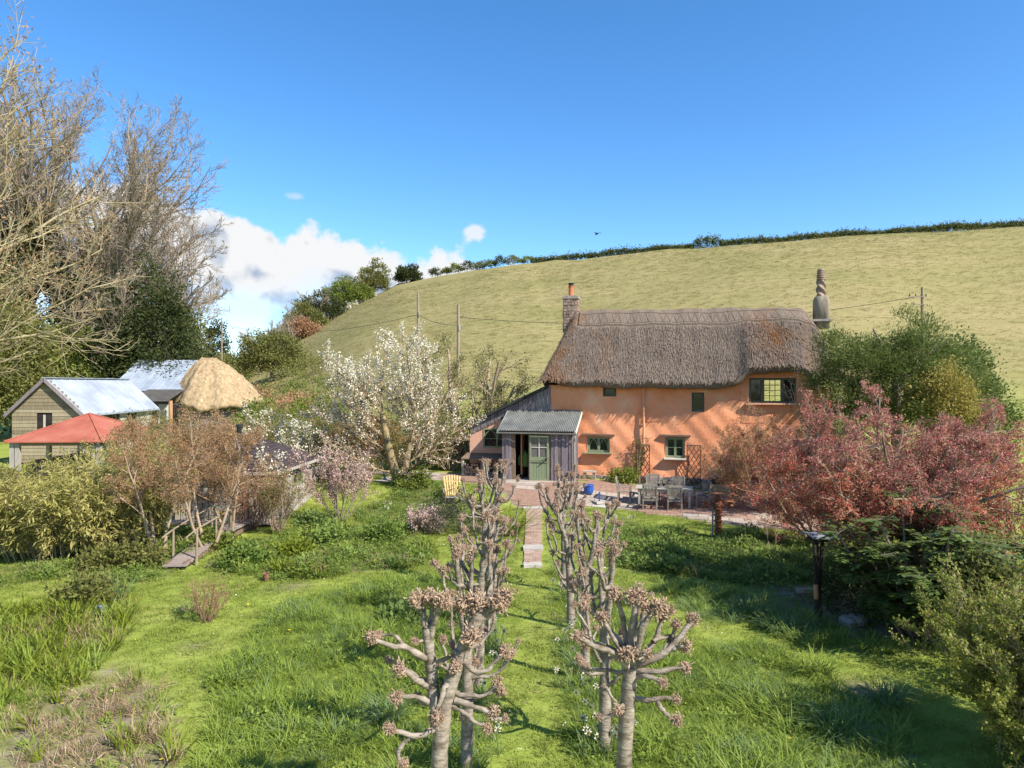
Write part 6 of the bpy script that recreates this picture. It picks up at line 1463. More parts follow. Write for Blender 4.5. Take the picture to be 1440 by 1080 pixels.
def twig_tree(name, label, cat, base, seed, stems, h, r, spread, levels, lm=None, leaf=None, wm=None, group=None, extra=None, droop=0., up=.05, wob=.1, rmin=.0035):
    """several stems, branching, with buds, leaves or blossom on the twigs"""
    rng = np.random.default_rng(seed); a = np.arange(stems) * 2.4 + rng.normal(0, .3, stems); tl = spread * np.sqrt((np.arange(stems) + .5) / stems)
    D = np.stack([np.cos(a) * np.sin(tl), np.sin(a) * np.sin(tl), np.cos(tl)], 1); P0 = np.stack([np.cos(a) * r * 1.5, np.sin(a) * r * 1.5, np.full(stems, -.1)], 1) * (1 if stems > 1 else 0)
    L = [grow(rng, P0, D, h * rng.uniform(.75, 1.1, stems), np.full(stems, r), 8, wob * .7, up, .3)]
    for (m, ang, lf, rf, n, t0) in levels:
        L.append(grow(rng, *spawn(rng, L[-1], m, t0, 1, ang, lf, rf, rmin), n, wob, up - droop, .45))
    parts = [('trunk', [tubes(L[0], 8)], wm or M_bark, True), ('branches', [tubes(b, 4 if i == 0 else 3) for i, b in enumerate(L[1:])], wm or M_twigt, False)]
    for nm, m_, per, size, asp, lv, t0, jit in (leaf or []):
        P, Dd = along(rng, L[lv], per, t0, 1); P = P + rng.normal(0, jit, P.shape); parts.append((nm, leaves(rng, P, size, asp, .4, Dd, .9), m_, False))
    return plant(name, label, cat, base, parts, group)
def P_(px, D): x = (px - 720) / 1000 * D; return (x, D, g1(x, D) - .05)
def zh(py, D): return CAM_H + (540 - py) / 1000 * D
M_pear = mat('lichened_pear_bark', [(.10, .08, .055), (.22, .165, .085), (.32, .245, .12)], scale=2.5, detail=5, bump=.4)
def garden_trees():
    # white pear: two leaning trunks, upright shoots thick with blossom
    rng = np.random.default_rng(71); base = P_(560, 31.7)
    tr = grow(rng, [[0, 0, 0], [.1, .1, 0]], [[-.28, 0, 1], [.3, .1, 1]], [3.2, 2.8], [.22, .16], 6, .08, .05, .6)
    P0 = np.concatenate([tr[0][0][[1, 2, 3, 4, 5, 6, 6, 6]], tr[0][1][[1, 2, 3, 4, 5, 6, 6, 6]]]); D0 = np.array([[-.30, 0, 0]]) + np.array([[-.9, -.5, .35], [-1, .2, .45], [-.95, .1, .5], [-.75, -.4, .7], [-.7, .4, .75], [-.5, .1, 1], [.2, .5, 1], [-.2, -.45, 1], [.7, -.7, .35], [.9, .4, .4], [.8, .3, .55], [.6, -.5, .7], [-.1, .5, .9], [.0, .1, 1], [.5, .1, 1], [.15, -.35, 1]])
    L1 = grow(rng, P0, D0, rng.uniform(2.8, 3.9, 16), rng.uniform(.045, .07, 16), 8, .09, .05, .3)
    L2 = grow(rng, *spawn(rng, L1, 12, .08, 1, .8, .48, .5, .014), 6, .11, .07, .35)
    L3 = grow(rng, *spawn(rng, L2, 9, .08, 1, .7, .42, .6, .007), 4, .13, .10, .5)
    P, D = along(rng, L3, 15, .1, 1); P += rng.normal(0, .04, P.shape); P2, D2 = along(rng, L2, 40, .5, 1); P2 += rng.normal(0, .05, P2.shape)
    PP = np.concatenate([P, P2]); PP = PP[rng.random(len(PP)) < .2 + .75 * sst(PP[:, 2], 1.4, 4.4)]
    bl = leaves(rng, PP, .066, .9, .3)
    Pg, Dg = along(rng, L3, 4, 0, 1); gl = leaves(rng, Pg + rng.normal(0, .04, Pg.shape), .06, .5, .4); Pb, _ = along(rng, L3, 7, 0, 1); bb = leaves(rng, Pb[Pb[:, 2] < 4.6], .07, .6, .3)
    plant('pear_tree', 'old pear tree in full white blossom with a lichened forked trunk', 'tree', base, [('trunk', [tubes(tr, 10), tubes(L1, 6)], M_pear, True), ('branches', [tubes(L2, 4), tubes(L3, 3)], M_twigt, False), ('blossom', bl, L_blos, False), ('leaves', gl, L_olive, False), ('buds', bb, L_budr, False)])
    twig_tree('blossom_bush', 'smaller white blossoming plum leaning over the shed roof', 'tree', P_(405, 31.5), 72, 5, 3.4, .06, .5, [(9, .7, .45, .5, 5, .2), (7, .7, .45, .6, 4, .2)], leaf=[('blossom', L_blos, 15, .07, .9, 2, 0, .06), ('leaves', L_olive, 8, .09, .6, 2, 0, .07)])
    twig_tree('blossom_bush', 'white blossom spray hanging over the right of the shed roof', 'tree', P_(372, 24.9), 172, 3, 2.7, .04, .45, [(7, .7, .5, .5, 5, .4), (5, .7, .45, .6, 4, .3)], leaf=[('blossom', L_blos, 6, .06, .9, 2, .2, .05)])
    twig_tree('flowering_currant', 'vase-shaped shrub of pink blossom beside the shed', 'shrub', P_(478, 25.4), 73, 15, 2.5, .022, .62, [(8, .45, .42, .6, 5, .35), (5, .5, .45, .7, 4, .2)], leaf=[('blossom', L_pink, 11, .055, .85, 2, .1, .05), ('leaves', L_budr, 5, .05, .5, 2, 0, .04)])
    twig_tree('gnarled_apple_tree', 'gnarled leafless tree with broken top limbs behind the pear', 'tree', P_(660, 40), 74, 7, 6.0, .16, .75, [(9, .8, .42, .5, 6, .2), (8, .8, .42, .5, 5, .15), (5, .8, .5, .6, 3, .15)], leaf=[('leaves', L_olive, 4, .10, .6, 3, 0, .12)], wm=M_twigt, wob=.16)
    twig_tree('bramble_scrub', 'yellowish twiggy scrub beside the lean-to corner', 'shrub', P_(632, 36.5), 75, 16, 2.7, .03, .9, [(8, .7, .5, .6, 5, .2), (6, .7, .5, .7, 4, .1)], leaf=[('leaves', L_olive, 7, .09, .6, 2, 0, .08)], wm=M_twigt)
    # in front of the shed
    for k, (px, D, h, lab, sp) in enumerate(((222, 20.3, 3.9, 'russet-budded small tree with pale trunk left of the footbridge', .5), (292, 20.8, 3.7, 'russet-budded small tree leaning over the footbridge rail', .55), (322, 23.4, 2.7, 'brown twiggy tree close before the shed boards', .6))):
        twig_tree('budding_tree', lab, 'tree', P_(px, D), 80 + k, 3, h, .055, sp, [(10, .75, .46, .5, 6, .45), (8, .7, .46, .55, 5, .2), (5, .7, .5, .6, 3, .2)], leaf=[('buds', L_budr, 15, .045, .55, 3, .05, .05), ('leaves', L_olive, 2, .05, .5, 3, .1, .05)], wm=M_twigt, group='russet budding trees before the shed')
    twig_tree('cane_shrub', 'upright tan cane shrub at the shed corner', 'shrub', P_(392, 23.4), 84, 26, 1.9, .013, .5, [(6, .5, .35, .7, 4, .4), (4, .6, .5, .8, 3, .2)], leaf=[('leaves', L_olive, 6, .06, .5, 2, 0, .05), ('buds', L_budr, 5, .05, .5, 2, 0, .04)], wm=M_twigt)
    twig_tree('brown_shrub', 'tangled russet shrub between the cane shrub and the shed', 'shrub', P_(352, 24.2), 85, 16, 2.0, .02, .8, [(7, .6, .45, .6, 5, .3), (6, .7, .5, .7, 3, .2)], leaf=[('buds', L_budr, 9, .05, .5, 2, 0, .05)], wm=M_twigr)
    # bamboo
    rng = np.random.default_rng(90); n = 260; a = rng.uniform(0, 6.28, n); r = 1.75 * np.sqrt(rng.random(n)); P0 = np.stack([np.cos(a) * r * 1.25, np.sin(a) * r * .8, np.zeros(n)], 1); D0 = np.stack([np.cos(a) * .32, np.sin(a) * .32, np.ones(n)], 1)
    c = grow(rng, P0, D0, rng.uniform(1.7, 2.85, n), np.full(n, .013), 9, .06, -.035, .3); br = grow(rng, *spawn(rng, c, 12, .22, 1, .8, .20, .4, .003), 3, .1, -.12, .5)
    P, D = along(rng, br, 17, .1, 1); V = leaves(rng, P + rng.normal(0, .05, P.shape), .19, .2, .5, D, .8, .35)
    plant('bamboo_clump', 'feathery yellow green bamboo clump at the left below the gazebo', 'bamboo', (-12.9, 20.9, 0), [('canes', [tubes(c, 5), tubes(br, 3)], M_barky, False), ('leaves', V, L_bamboo, False)])
    rng = np.random.default_rng(91); n = 70; a = rng.uniform(0, 6.28, n); r = 1.2 * np.sqrt(rng.random(n)); P0 = np.stack([np.cos(a) * r * 1.1, np.sin(a) * r * .8, np.zeros(n)], 1); D0 = np.stack([np.cos(a) * .3, np.sin(a) * .3, np.ones(n)], 1)
    c = grow(rng, P0, D0, rng.uniform(1.8, 2.9, n), np.full(n, .012), 9, .06, -.03, .3); br = grow(rng, *spawn(rng, c, 12, .2, 1, .8, .2, .4, .003), 3, .1, -.1, .5)
    P, D = along(rng, br, 18, .1, 1); V = leaves(rng, P + rng.normal(0, .04, P.shape), .16, .16, .2, D, .7, .4)
    plant('bamboo_clump', 'smaller paler bamboo clump between the big bamboo and the shed trees', 'bamboo', P_(150, 22.0), [('canes', [tubes(c, 5), tubes(br, 3)], M_barky, False), ('leaves', V, L_bamboo, False)])
    # brush along the back of the garden
    for k, (px, D, h, w, lm, lab) in enumerate(((215, 33, 3.4, 1.7, L_olive, 'olive leafy thicket right of the gazebo'), (265, 34, 3.2, 1.8, L_budr, 'russet thicket before the round thatched barn end'), (320, 35, 3.0, 1.9, L_budr, 'brown bramble thicket behind the shed flue'), (190, 30, 2.8, 1.6, L_bamboo, 'straw green bush in front of the gazebo corner'), (440, 36, 3.0, 1.8, L_olive, 'mossy bush under the pear tree at the left'), (505, 36.5, 3.0, 1.8, L_budr, 'russet undergrowth behind the pear trunk'), (555, 37.5, 2.7, 1.9, L_olive, 'green undergrowth right of the pear trunk'), (610, 39, 3.2, 1.9, L_olive, 'ivy green bush under the gnarled tree'), (385, 38, 3.2, 2.0, L_olive, 'green bank of brambles behind the small plum'))):
        twig_tree('thicket', lab, 'bush', P_(px, D), 100 + k, 24, h, .022, 1.0, [(8, .7, .5, .6, 4, .15), (5, .7, .5, .7, 3, .1)], leaf=[('leaves', lm, 12, .085, .6, 2, 0, .1), ('inner_leaves', L_olive, 10, .10, .6, 1, .2, .15)], wm=M_twigt, group='thickets along the back of the garden')
    for k, (px, D, h, w, lm, lab) in enumerate(((330, 62, 3.4, 2.6, L_olive, 'scrub on the bank above the thatched barn end'), (395, 58, 3.0, 2.8, L_bright, 'bright green bank bush below the rounded hill tree'), (360, 66, 3.6, 3.0, L_budr, 'brown bramble mound on the lower bank'), (425, 50, 2.6, 2.4, L_olive, 'olive bush at the foot of the field left of the pear'), (450, 60, 2.2, 2.6, L_bright, 'low green bush at the field edge'), (300, 78, 3.2, 3.0, L_olive, 'bush beside the far pale pole'), (345, 84, 3.0, 3.4, L_budr, 'russet bramble mound above the straw barn end'), (372, 76, 2.6, 3.2, L_olive, 'low olive bramble left of the rounded tree shadow'), (408, 88, 2.6, 3.4, L_olive, 'olive gorse under the rounded hill tree'), (398, 70, 2.4, 3.0, L_budr, 'dry brown bramble in the middle of the bank'), (436, 74, 2.4, 2.8, L_bright, 'bright grassy bush at the edge of the field'), (350, 54, 3.0, 2.6, L_bright, 'yellow green bush behind the little plum'), (418, 62, 2.4, 2.6, L_budr, 'dead bracken mound on the bank'), (322, 96, 3.0, 3.4, L_bright, 'pale green bush left of the rounded hill tree'), (440, 96, 2.2, 3.0, L_olive, 'small thorn bush at the lower field corner'), (380, 48, 3.0, 2.4, L_olive, 'mossy thorn behind the small plum'))):
        evergreen('bank_bush', lab, 'bush', P_(px, D), [((0, 0, h * .35), (w, w * .8, h * .75), 1)], lm, .22, 26, 70, .35, (.08, 1), 'bushes on the lower bank', 130 + k, .6)
    # evergreens behind the barns
    for k, (px, D, top, w, lm, lab) in enumerate(((232, 66, 378, 3.9, L_conifer, 'tall dark evergreen behind the long barn'), (178, 68, 400, 4.2, L_conifer, 'dark ivy-covered tree between the big ash and the barns'), (258, 70, 445, 2.6, L_olive, 'lower olive evergreen at the right of the dark ones'), (100, 66, 470, 3.6, L_bright, 'bright green laurel behind the weatherboarded barn'), (150, 70, 468, 3.4, L_bright, 'sunlit green bush between barn and evergreens'), (35, 62, 440, 3.6, L_olive, 'ivy-smothered tree at the far left behind the barn'), (-20, 60, 400, 4.0, L_olive, 'ivied tree cut by the left edge of the picture'))):
        h = zh(top, D); evergreen('evergreen_tree', lab, 'tree', P_(px, D), [((0, 0, h * .62), (w * .62, w * .62, h * .42), .5), ((.2 * w, 0, h * .32), (w, w, h * .36), .6), ((-.2 * w, -.3, h * .45), (w * .7, w * .7, h * .38), .4)], lm, .30, 60, 210, .6, (.3, 4), 'evergreens behind the barns', 140 + k, .5, .2, .15)
garden_trees()
L_bronze = leafmat('bronze_green_leaf', [(.20, .15, .06), (.32, .24, .11), (.38, .33, .15)])
def right_side():
    # yew, holly and yellow shrub
    evergreen('yew_tree', 'broad dark yew with feathery shoots hiding the right end of the cottage', 'tree', P_(1262, 27.6), [((-.5, 0, 4.7), (1.7, 1.7, 2.6), .3), ((-1.6, .2, 5.5), (1.35, 1.4, 1.5), .18), ((-2.0, -.2, 4.2), (1.2, 1.3, 1.3), .15), ((1.0, .3, 5.3), (1.7, 1.7, 2.0), .24), ((.2, -.8, 5.9), (1.1, 1.1, 1.3), .12), ((1.9, -.4, 4.2), (1.4, 1.4, 1.5), .16), ((0, -.3, 2.6), (3.1, 2.6, 2.4), .35)], L_yew, .125, 300, 200, .25, (.3, 5), None, 150, .28, .1, .1, .6)
    evergreen('holly_tree', 'darker glossy holly at the right behind the yew', 'tree', P_(1338, 29), [((0, 0, 4.4), (1.5, 1.5, 2.2), .6), ((.8, 0, 3.0), (1.5, 1.4, 2.4), .5)], L_yew, .13, 55, 330, .25, (.18, 4), None, 151, .55, .3)
    evergreen('golden_shrub', 'yellow-leaved shrub glowing in front of the yew', 'shrub', P_(1330, 25.2), [((0, 0, 4.5), (.85, .8, 1.1), .6), ((.3, 0, 3.5), (1.05, .9, 1.2), .6)], L_yellow, .10, 60, 120, .2, (.1, 3), None, 152, .6, .3)
    # red leaved crab apple over the border
    rng = np.random.default_rng(160); base = P_(1290, 16.2)
    tr = grow(rng, [[0, 0, 0]], [[-.05, 0, 1]], [1.65], [.16], 5, .06, .05, .8)
    k = 11; a = np.arange(k) * 2.4; tl = np.array([.35, .6, .8, .95, 1.05, 1.1, 1.0, .9, .7, 1.15, 1.1]); D0 = np.stack([np.cos(a) * np.sin(tl) * 1.15, np.sin(a) * np.sin(tl) * .85, np.cos(tl)], 1); P0 = tr[0][0][[5, 5, 4, 5, 4, 3, 5, 4, 5, 3, 4]]
    D0 = np.concatenate([D0, [[-1, .1, .7], [-1, -.25, .75], [-.9, .3, .8], [1, -.1, .4], [-.8, -.6, .8], [-.3, -.9, .6], [.5, -.8, .5], [.9, .3, .7], [-.6, .2, .9], [.4, .1, 1], [-1, .2, .62], [-.95, -.15, .9]]]); D0[:, 2] = np.maximum(D0[:, 2], np.where(D0[:, 0] < 0, .5 * np.abs(D0[:, 0]) + .2, .1)); P0 = np.concatenate([P0, tr[0][0][[5, 4, 5, 4, 5, 4, 5, 5, 5, 5, 5, 5]]]); k = len(P0)
    L1 = grow(rng, P0, D0, rng.uniform(2.6, 3.4, k) * (1.18 - .25 * np.clip(nrm(D0)[:, 2], 0, 1)), rng.uniform(.045, .075, k), 9, .11, -.005, .25)
    L2 = grow(rng, *spawn(rng, L1, 14, .12, 1, .9, .44, .5, .011), 6, .14, -.01, .35)
    L3 = grow(rng, *spawn(rng, L2, 9, .1, 1, .8, .45, .6, .006), 5, .15, -.04, .5)
    L4 = grow(rng, *spawn(rng, L3, 4, .2, 1, .7, .5, .7, .0035), 3, .14, -.02, .6)
    P, D = along(rng, L4, 9, .05, 1); P += rng.normal(0, .03, P.shape); s = P[:, 0] + .3 * rng.normal(size=len(P)); ok = ~((P[:, 0] < -1.2) & (P[:, 2] < 1.55 + .15 * rng.normal(size=len(P)))); P, D = P[ok], D[ok]; hi = P[:, 2] > 2.9 + .5 * np.sin(P[:, 0] * 2)
    plant('red_leaved_crab_apple', 'spreading crab apple in red and purple young leaf over the right border', 'tree', base, [
        ('trunk', [tubes(tr, 10), tubes(L1, 6)], M_bark, True), ('branches', [tubes(L2, 4), tubes(L3, 3), tubes(L4, 3)], M_twigt, False),
        ('red_leaves', leaves(rng, P[~hi], .055, .5, .2, D[~hi], .9), L_red, False), ('purple_leaves', leaves(rng, P[hi], .055, .5, .2, D[hi], .9), L_purple, False), ('bronze_leaves', leaves(rng, P[::3] + rng.normal(0, .05, P[::3].shape), .045, .5, .2), L_bronze, False)])
    twig_tree('red_shrub', 'red-leaved tree at the far right edge of the picture', 'tree', P_(1440, 17.5), 162, 6, 3.8, .07, .75, [(9, .8, .46, .5, 6, .2), (8, .7, .46, .6, 5, .2), (4, .7, .5, .7, 3, .2)], leaf=[('leaves', L_purple, 7, .05, .5, 3, .05, .04), ('green_leaves', L_olive, 3, .05, .5, 3, .05, .04)], wm=M_twigt)
    twig_tree('brown_budding_shrub', 'pale brown twiggy shrub against the right part of the cottage wall', 'shrub', P_(1082, 27.6), 163, 18, 3.3, .03, .92, [(9, .65, .42, .5, 6, .2), (8, .7, .46, .6, 4, .15), (4, .7, .5, .7, 3, .15)], leaf=[('buds', L_budr, 8, .05, .5, 3, .05, .04), ('leaves', L_olive, 3, .045, .5, 3, .05, .04), ('red_leaves', L_red, 3, .05, .5, 3, .2, .04)], wm=M_twigt)
    twig_tree('red_leaved_crab_apple', 'smaller crab apple with coral red leaves at the patio end', 'tree', P_(1160, 21.3), 161, 7, 3.3, .05, .95, [(11, .75, .46, .5, 6, .15), (9, .75, .46, .6, 5, .1), (4, .7, .5, .7, 3, .1)], leaf=[('leaves', L_red, 8, .06, .5, 3, .05, .05), ('bronze_leaves', L_bronze, 4, .055, .5, 3, .05, .05), ('purple_leaves', L_purple, 3, .055, .5, 3, .05, .05)], wm=M_twigt)
    twig_tree('willow_shrub', 'upright silvery catkin shoots and pink buds before the wide window', 'shrub', P_(1165, 27.2), 164, 16, 5.0, .028, .32, [(6, .35, .34, .6, 5, .45), (4, .4, .4, .7, 3, .3)], leaf=[('catkins', L_blos, 2, .05, .4, 2, .1, .02), ('buds', L_red, 4, .045, .5, 2, .1, .03)], wm=M_twigt)
    # mahonia: stems topped with rosettes of pinnate leaves
    rng = np.random.default_rng(165); base = P_(1305, 13.9); n = 95; a = rng.uniform(0, 6.28, n); r = np.sqrt(rng.random(n)); P0 = np.stack([np.cos(a) * r * .55, np.sin(a) * r * .4, np.zeros(n)], 1); tl = r * .75
    c = grow(rng, P0, np.stack([np.cos(a) * np.sin(tl), np.sin(a) * np.sin(tl), np.cos(tl)], 1), rng.uniform(.9, 2.9, n) * (1 - .12 * r), np.full(n, .03), 6, .06, .03, .6)
    tips = np.concatenate([c[0][:, -1], c[0][:, -2][::2]]); m = 11; pa = rng.uniform(0, 6.28, (len(tips), m)); el = rng.uniform(-.25, .7, (len(tips), m)); fd = np.stack([np.cos(pa) * np.cos(el), np.sin(pa) * np.cos(el), np.sin(el)], -1).reshape(-1, 3)
    fr = grow(rng, np.repeat(tips, m, 0), fd, rng.uniform(.28, .46, len(fd)), np.full(len(fd), .004), 5, .03, -.10, .5)
    V, T = [], []; k = 6; tt = .15 + .85 * (np.arange(k) + .5) / k
    tan = nrm(fr[0][:, -1] - fr[0][:, 0]); side = nrm(np.cross(tan, [[0, 0, 1]]))
    PP, DD = [], []
    for q in range(k):
        t = tt[q] * 5; i = int(min(t, 4)); p = fr[0][:, i] + (fr[0][:, i + 1] - fr[0][:, i]) * (t - i)
        for sg in (-1, 1): PP.append(p); DD.append(side * sg + tan * .45)
    PP, DD = np.concatenate(PP), np.concatenate(DD); sp = nrm(rng.normal(size=DD.shape)); d = nrm(DD + sp * .12 + np.array([0, 0, -.12])); s2 = nrm(np.cross(d, np.tile([[0, 0, 1]], (len(d), 1)) + sp * .3)); Ls = rng.uniform(.10, .165, (len(d), 1))
    V = np.stack([PP, PP + d * Ls * .5 + s2 * Ls * .27, PP + d * Ls, PP + d * Ls * .5 - s2 * Ls * .27], 1).reshape(-1, 3)
    L_mah = leafmat('mahonia_leaf', [(.045, .075, .018), (.085, .135, .03), (.21, .25, .06)], rough=.35, spec=.5, transl=.15)
    plant('mahonia', 'dark mahonia with glossy ladder-like leaves under the red tree', 'shrub', base, [('stems', [tubes(c, 6), tubes(fr, 3)], M_bark, False), ('leaves', (V, np.arange(len(V)).reshape(-1, 4), rng.random(len(V) // 4)), L_mah, False)])
    # near bush bottom right
    twig_tree('spiraea_bush', 'fine-twigged bush with small yellow green leaves in the near right corner', 'bush', (7.25, 9.1, 0), 166, 80, 2.3, .012, 1.0, [(10, .5, .42, .6, 6, .15), (8, .5, .42, .7, 4, .15), (3, .5, .5, .8, 3, .1)], leaf=[('leaves', leafmat('small_spring_leaf', [(.19, .21, .035), (.29, .30, .06), (.38, .37, .10)]), 7, .04, .6, 3, 0, .02), ('inner_leaves', L_bright, 7, .045, .6, 2, 0, .03)], wm=M_twigt)
    evergreen('laurel_shrub', 'leafy yellow green shrub between the mahonia and the near bush', 'shrub', P_(1400, 12.2), [((0, 0, .9), (1.1, .9, 1.2), 1)], L_olive, .08, 40, 110, .16, (.04, 1), None, 167, .6)
    evergreen('box_bush', 'dark rounded bush in shade at the base of the mahonia', 'bush', P_(1215, 15.2), [((0, 0, .4), (.8, .7, .75), 1)], L_conifer, .09, 36, 70, .15, (.04, .5), None, 168, .5)
    # plants along the house foot
    evergreen('wall_shrub', 'bright green leafy plant at the foot of the cottage wall', 'shrub', (hw(2.0, -.75)[0], hw(2.0, -.75)[1], .35), [((0, 0, .25), (.62, .42, .42), 1)], L_bright, .10, 30, 50, .12, (.03, .3), None, 169, .7)
    evergreen('wall_shrub', 'dark green plant by the storage bench at the wall', 'shrub', (hw(6.6, -1.0)[0], hw(6.6, -1.0)[1], .12), [((0, 0, .3), (.7, .45, .5), 1)], L_conifer, .10, 30, 50, .12, (.03, .3), None, 170, .7)
    twig_tree('wall_climber', 'sparse leafy climber winding up the left trellis', 'climber', (hw(2.75, -.28)[0], hw(2.75, -.28)[1], .4), 171, 5, 2.1, .012, .16, [(8, .7, .24, .7, 4, .1), (4, .7, .5, .7, 3, .1)], leaf=[('leaves', L_olive, 6, .07, .6, 2, 0, .05)], wm=M_twigt)
    # low shrubs behind the left pollards, twiggy bush in the lawn, plants of the left bed
    twig_tree('dry_hydrangea', 'round dry pinkish brown seedhead bush behind the left pollards', 'shrub', P_(598, 23.6), 175, 30, .95, .01, .9, [(5, .5, .4, .7, 3, .4)], leaf=[('seed_heads', L_pink, 26, .05, .7, 1, .6, .05), ('dead_leaves', L_dead, 10, .06, .5, 0, .3, .08)], wm=M_twigr)
    evergreen('grey_evergreen_bush', 'dark grey green bush behind the left pollards by the slatted chair', 'bush', P_(648, 23.8), [((0, 0, .6), (.95, .7, .75), .7), ((-.5, -.2, .4), (.8, .6, .55), .4)], leafmat('grey_green_leaf', [(.04, .048, .03), (.085, .09, .055), (.15, .14, .085)]), .075, 40, 120, .14, (.04, .5), None, 176, .4)
    twig_tree('twiggy_bush', 'small bare twiggy bush alone in the left lawn', 'bush', P_(291, 14.8), 177, 22, .98, .008, .48, [(5, .4, .4, .7, 4, .3), (3, .4, .5, .8, 3, .2)], leaf=[('buds', L_budr, 3, .03, .5, 2, 0, .02)], wm=M_twigr)
    twig_tree('sapling', 'thin pale sapling at the back of the right bed', 'sapling', P_(1088, 20.3), 178, 2, 1.9, .016, .14, [(5, .7, .3, .6, 4, .4)], leaf=[('buds', L_budr, 5, .05, .5, 1, .2, .02)], wm=M_twigt)
    for k, (px, py, r, h, lm, lab) in enumerate(((415, 785, .4, .42, L_lime, 'yellow green euphorbia in the left bed'), (345, 798, .5, .5, L_cover, 'leafy mound left of the terracotta pot'), (470, 768, .45, .5, L_cover, 'rounded green mound in the middle of the left bed'), (540, 765, .55, .6, L_cover, 'tall leafy mound before the dry bush'), (300, 775, .5, .5, L_bright, 'fresh green mound beside the footbridge'), (440, 745, .4, .45, L_coverd, 'dark leafy mound under the pink shrub'), (580, 700, .7, .5, L_bright, 'green spring bulbs and leaves around the pear trunk'), (150, 800, .7, .5, L_olive, 'greyish bush by the path below the bamboo'), (205, 796, .5, .55, L_olive, 'scrubby plant at the start of the footbridge'), (120, 855, .5, .6, L_olive, 'sprawling grey plant beside the watering can'), (565, 880, .35, .3, L_coverd, 'dark dock leaves in the left long grass'))):
        x, y = G(px, py); evergreen('border_plant', lab, 'plant', (x, y, g1(x, y)), [((0, 0, h * .3), (r, r * .8, h * .8), 1)], lm, .11, 26, int(60 * r / .45), .13, (.02, .2), 'leafy mounds in the borders', 180 + k, .55)
right_side()
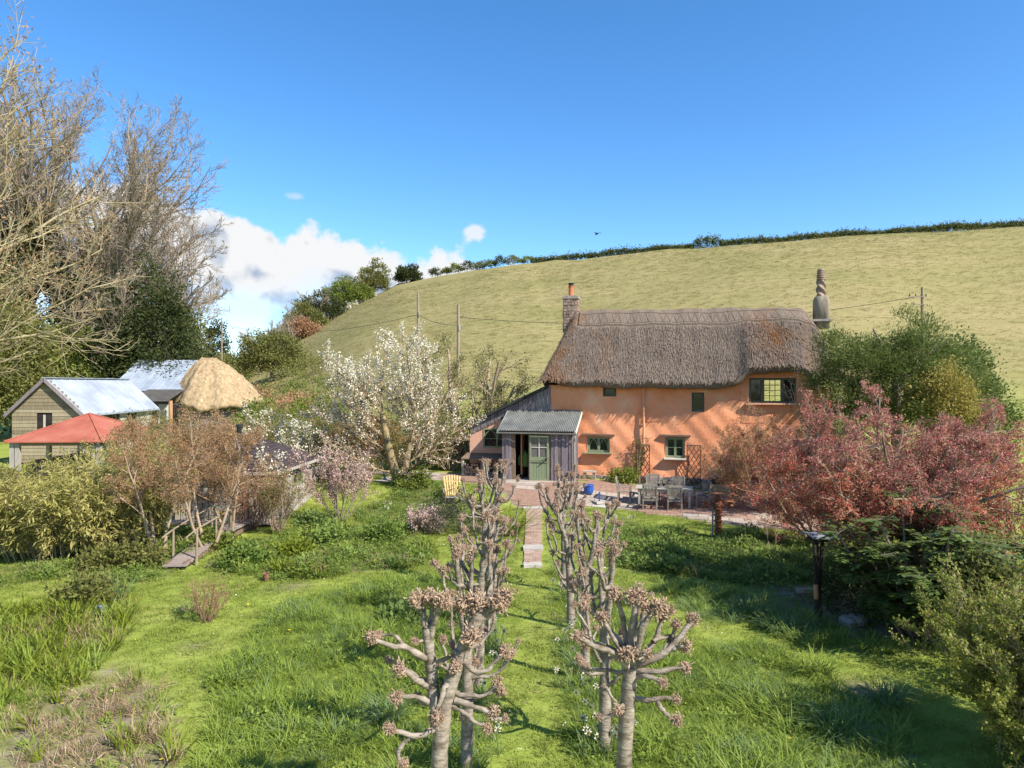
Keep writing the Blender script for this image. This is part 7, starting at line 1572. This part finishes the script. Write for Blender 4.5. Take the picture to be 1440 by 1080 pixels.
def hill_trees():
    def at(px, D, py=None): x = (px - 720) / 1000 * D; return (x, D, g1(x, D) - .1)
    rows = [(572, 236, 7.2, 5.6, L_conifer, 'round dark bush standing alone on the skyline'), (525, 228, 7.0, 7.6, L_olive, 'ivied tree with a pale gap on the skyline left of the round bush'), (497, 222, 8.0, 6.4, L_olive, 'olive hawthorn on the upper hedge line'), (478, 217, 8.5, 7.0, L_bright, 'fresh green tree amid the hedge line'), (452, 206, 9.5, 6.6, L_conifer, 'dark hawthorn mass halfway down the hedge line'), (430, 196, 8, 5.6, L_olive, 'olive hawthorn low on the hedge line'), (505, 218, 6, 3.6, L_bright, 'bright low bush at the field edge'), (425, 182, 6.5, 3.4, L_budr, 'russet low scrub at the bottom of the hedge line')]
    for k, (px, D, w, h, lm, lab) in enumerate(rows):
        if k: w, h = w * 1.3, h * 1.35
        evergreen('hedgerow_tree', lab, 'tree', at(px, D), [((0, 0, h * (.5 if k else .42)), (w * .5, w * .5, h * .5), .6), ((w * .15, 0, h * (.32 if k else .16)), (w * .5, w * .5, h * .38), .5)], lm, .5, 26, 300, .5, (.22, 3), 'trees on the far hedge line', 300 + k, .6, .3)
    evergreen('field_maple', 'rounded spring green tree on the bank above the barns', 'tree', at(382, 108), [((0, 0, 4.0), (4.4, 4.0, 3.4), .7), ((1.6, 0, 2.6), (3.4, 3.2, 2.4), .4), ((-2.2, .5, 3.0), (2.8, 3.0, 2.8), .4)], L_olive, .34, 34, 330, .5, (.3, 4), None, 320, .55)
    evergreen('ivied_tree', 'narrow ivy column tree beside the far pale pole', 'tree', at(303, 128), [((0, 0, 7.0), (1.6, 1.6, 4.6), .5), ((.3, 0, 3.5), (2.2, 2.0, 4.0), .5)], L_conifer, .42, 30, 150, .5, (.3, 5), None, 321, .6)
    evergreen('far_bush', 'olive bush right of the ivied column', 'bush', at(328, 120), [((0, 0, 2.5), (3.2, 2.6, 2.8), 1)], L_olive, .4, 26, 120, .5, (.2, 2), None, 322, .6)
    twig_tree('far_bare_tree', 'small russet bare tree in the gap at the valley', 'tree', at(284, 150), 323, 5, 5.5, .12, .6, [(8, .7, .45, .5, 5, .2), (6, .7, .45, .6, 4, .2)], leaf=[('buds', L_budr, 8, .22, .6, 2, 0, .2)], wm=M_twigr)
    for k, (px, D, h, sp, lab) in enumerate(((366, 140, 11, .75, 'spreading bare tree on the skyline above the rounded green tree'), (441, 205, 14.5, .8, 'large domed bare tree at the top of the hedge line'), (412, 190, 9, .6, 'bare pale tree between the two bigger bare ones'), (398, 160, 9, .6, 'thin bare tree at the lower hedge line'), (425, 200, 10, .6, 'slim bare tree left of the domed one'))):
        twig_tree('bare_hill_tree', lab, 'tree', at(px, D), 330 + k, 9, h * .72, .26, sp, [(11, .7, .46, .5, 6, .2), (9, .65, .46, .5, 5, .15), (6, .6, .5, .6, 3, .15)], wm=M_twigg, rmin=.022, group='bare trees on the far hedge line')
    # scattered bushes along the skyline
    rng = np.random.default_rng(340)
    for k, (px, h, w) in enumerate(((612, 2.6, 3.4), (628, 2.2, 3.0), (641, 3.0, 3.6), (657, 3.2, 4.4), (674, 2.4, 3.4), (690, 2.2, 4.0), (703, 3.0, 4.0), (722, 2.4, 4.6), (742, 2.0, 4.6))):
        u = (px - 720) / 1000; D = float(np.interp(u, _px, _pd)) + 1; evergreen('hedge_bush', '%s hedge bush to the right of the round bush on the skyline' % ['first', 'second', 'third', 'fourth', 'fifth', 'sixth', 'seventh', 'eighth', 'ninth'][k], 'bush', at(px, D), [((0, 0, h * .45), (w * .5, w * .5, h * .55), 1)], (L_conifer, L_olive, L_bright)[k % 3], .4, 18, 60, .35, (.08, 1), 'hedge bushes along the skyline', 341 + k, .6)
    # the long skyline hedge
    Ps = []
    for _ in range(6500):
        u = rng.uniform(.028, .86); D = float(np.interp(u, _px, _pd)) + 1.2 + rng.normal(0, .5); x = u * D; hh = 1.35 + .45 * math.sin(x * .35) * math.sin(x * .13 + 1) + (1.0 if rng.random() < .06 else 0) + (1.3 if 118 * .45 < x < 60 else 0)
        Ps.append((x, D, g1(x, D) + rng.uniform(0, 1) ** .8 * hh))
    P = np.repeat(np.array(Ps), 7, 0) + rng.normal(0, .28, (len(Ps) * 7, 3)); b0 = P.mean(0).copy(); b0[2] = 40
    V, F, T = leaves(rng, P - b0, .42, .7, .4); o = link('field_hedge', mesh_np('field_hedge', V, [F], T), leafmat('hedge_leaf', [(.065, .085, .026), (.12, .14, .042), (.19, .20, .068)]), None, tuple(b0)); tag(o, 'long clipped hedge along the hill skyline', 'hedge')
    # pale bank of earth along the left field edge
    m = MB(); rnd = random.Random(3)
    for i in range(16):
        t = i / 15; px = 527 - 78 * t; D = 221 - 14 * t; x = (px - 720) / 1000 * D; z = g1(x, D); m.box((x, D - 2, z + .35), (2.4, 1.2, 1.3 + rnd.uniform(-.3, .3)), rnd.uniform(-.3, .3), .75)
    tag(m.build('earth_bank', mat('pale_bare_earth', [(.30, .26, .20), (.44, .40, .33)], scale=.6, coord='Position')), 'pale bare earth bank under the hedge line at the field edge', 'bank')
hill_trees()
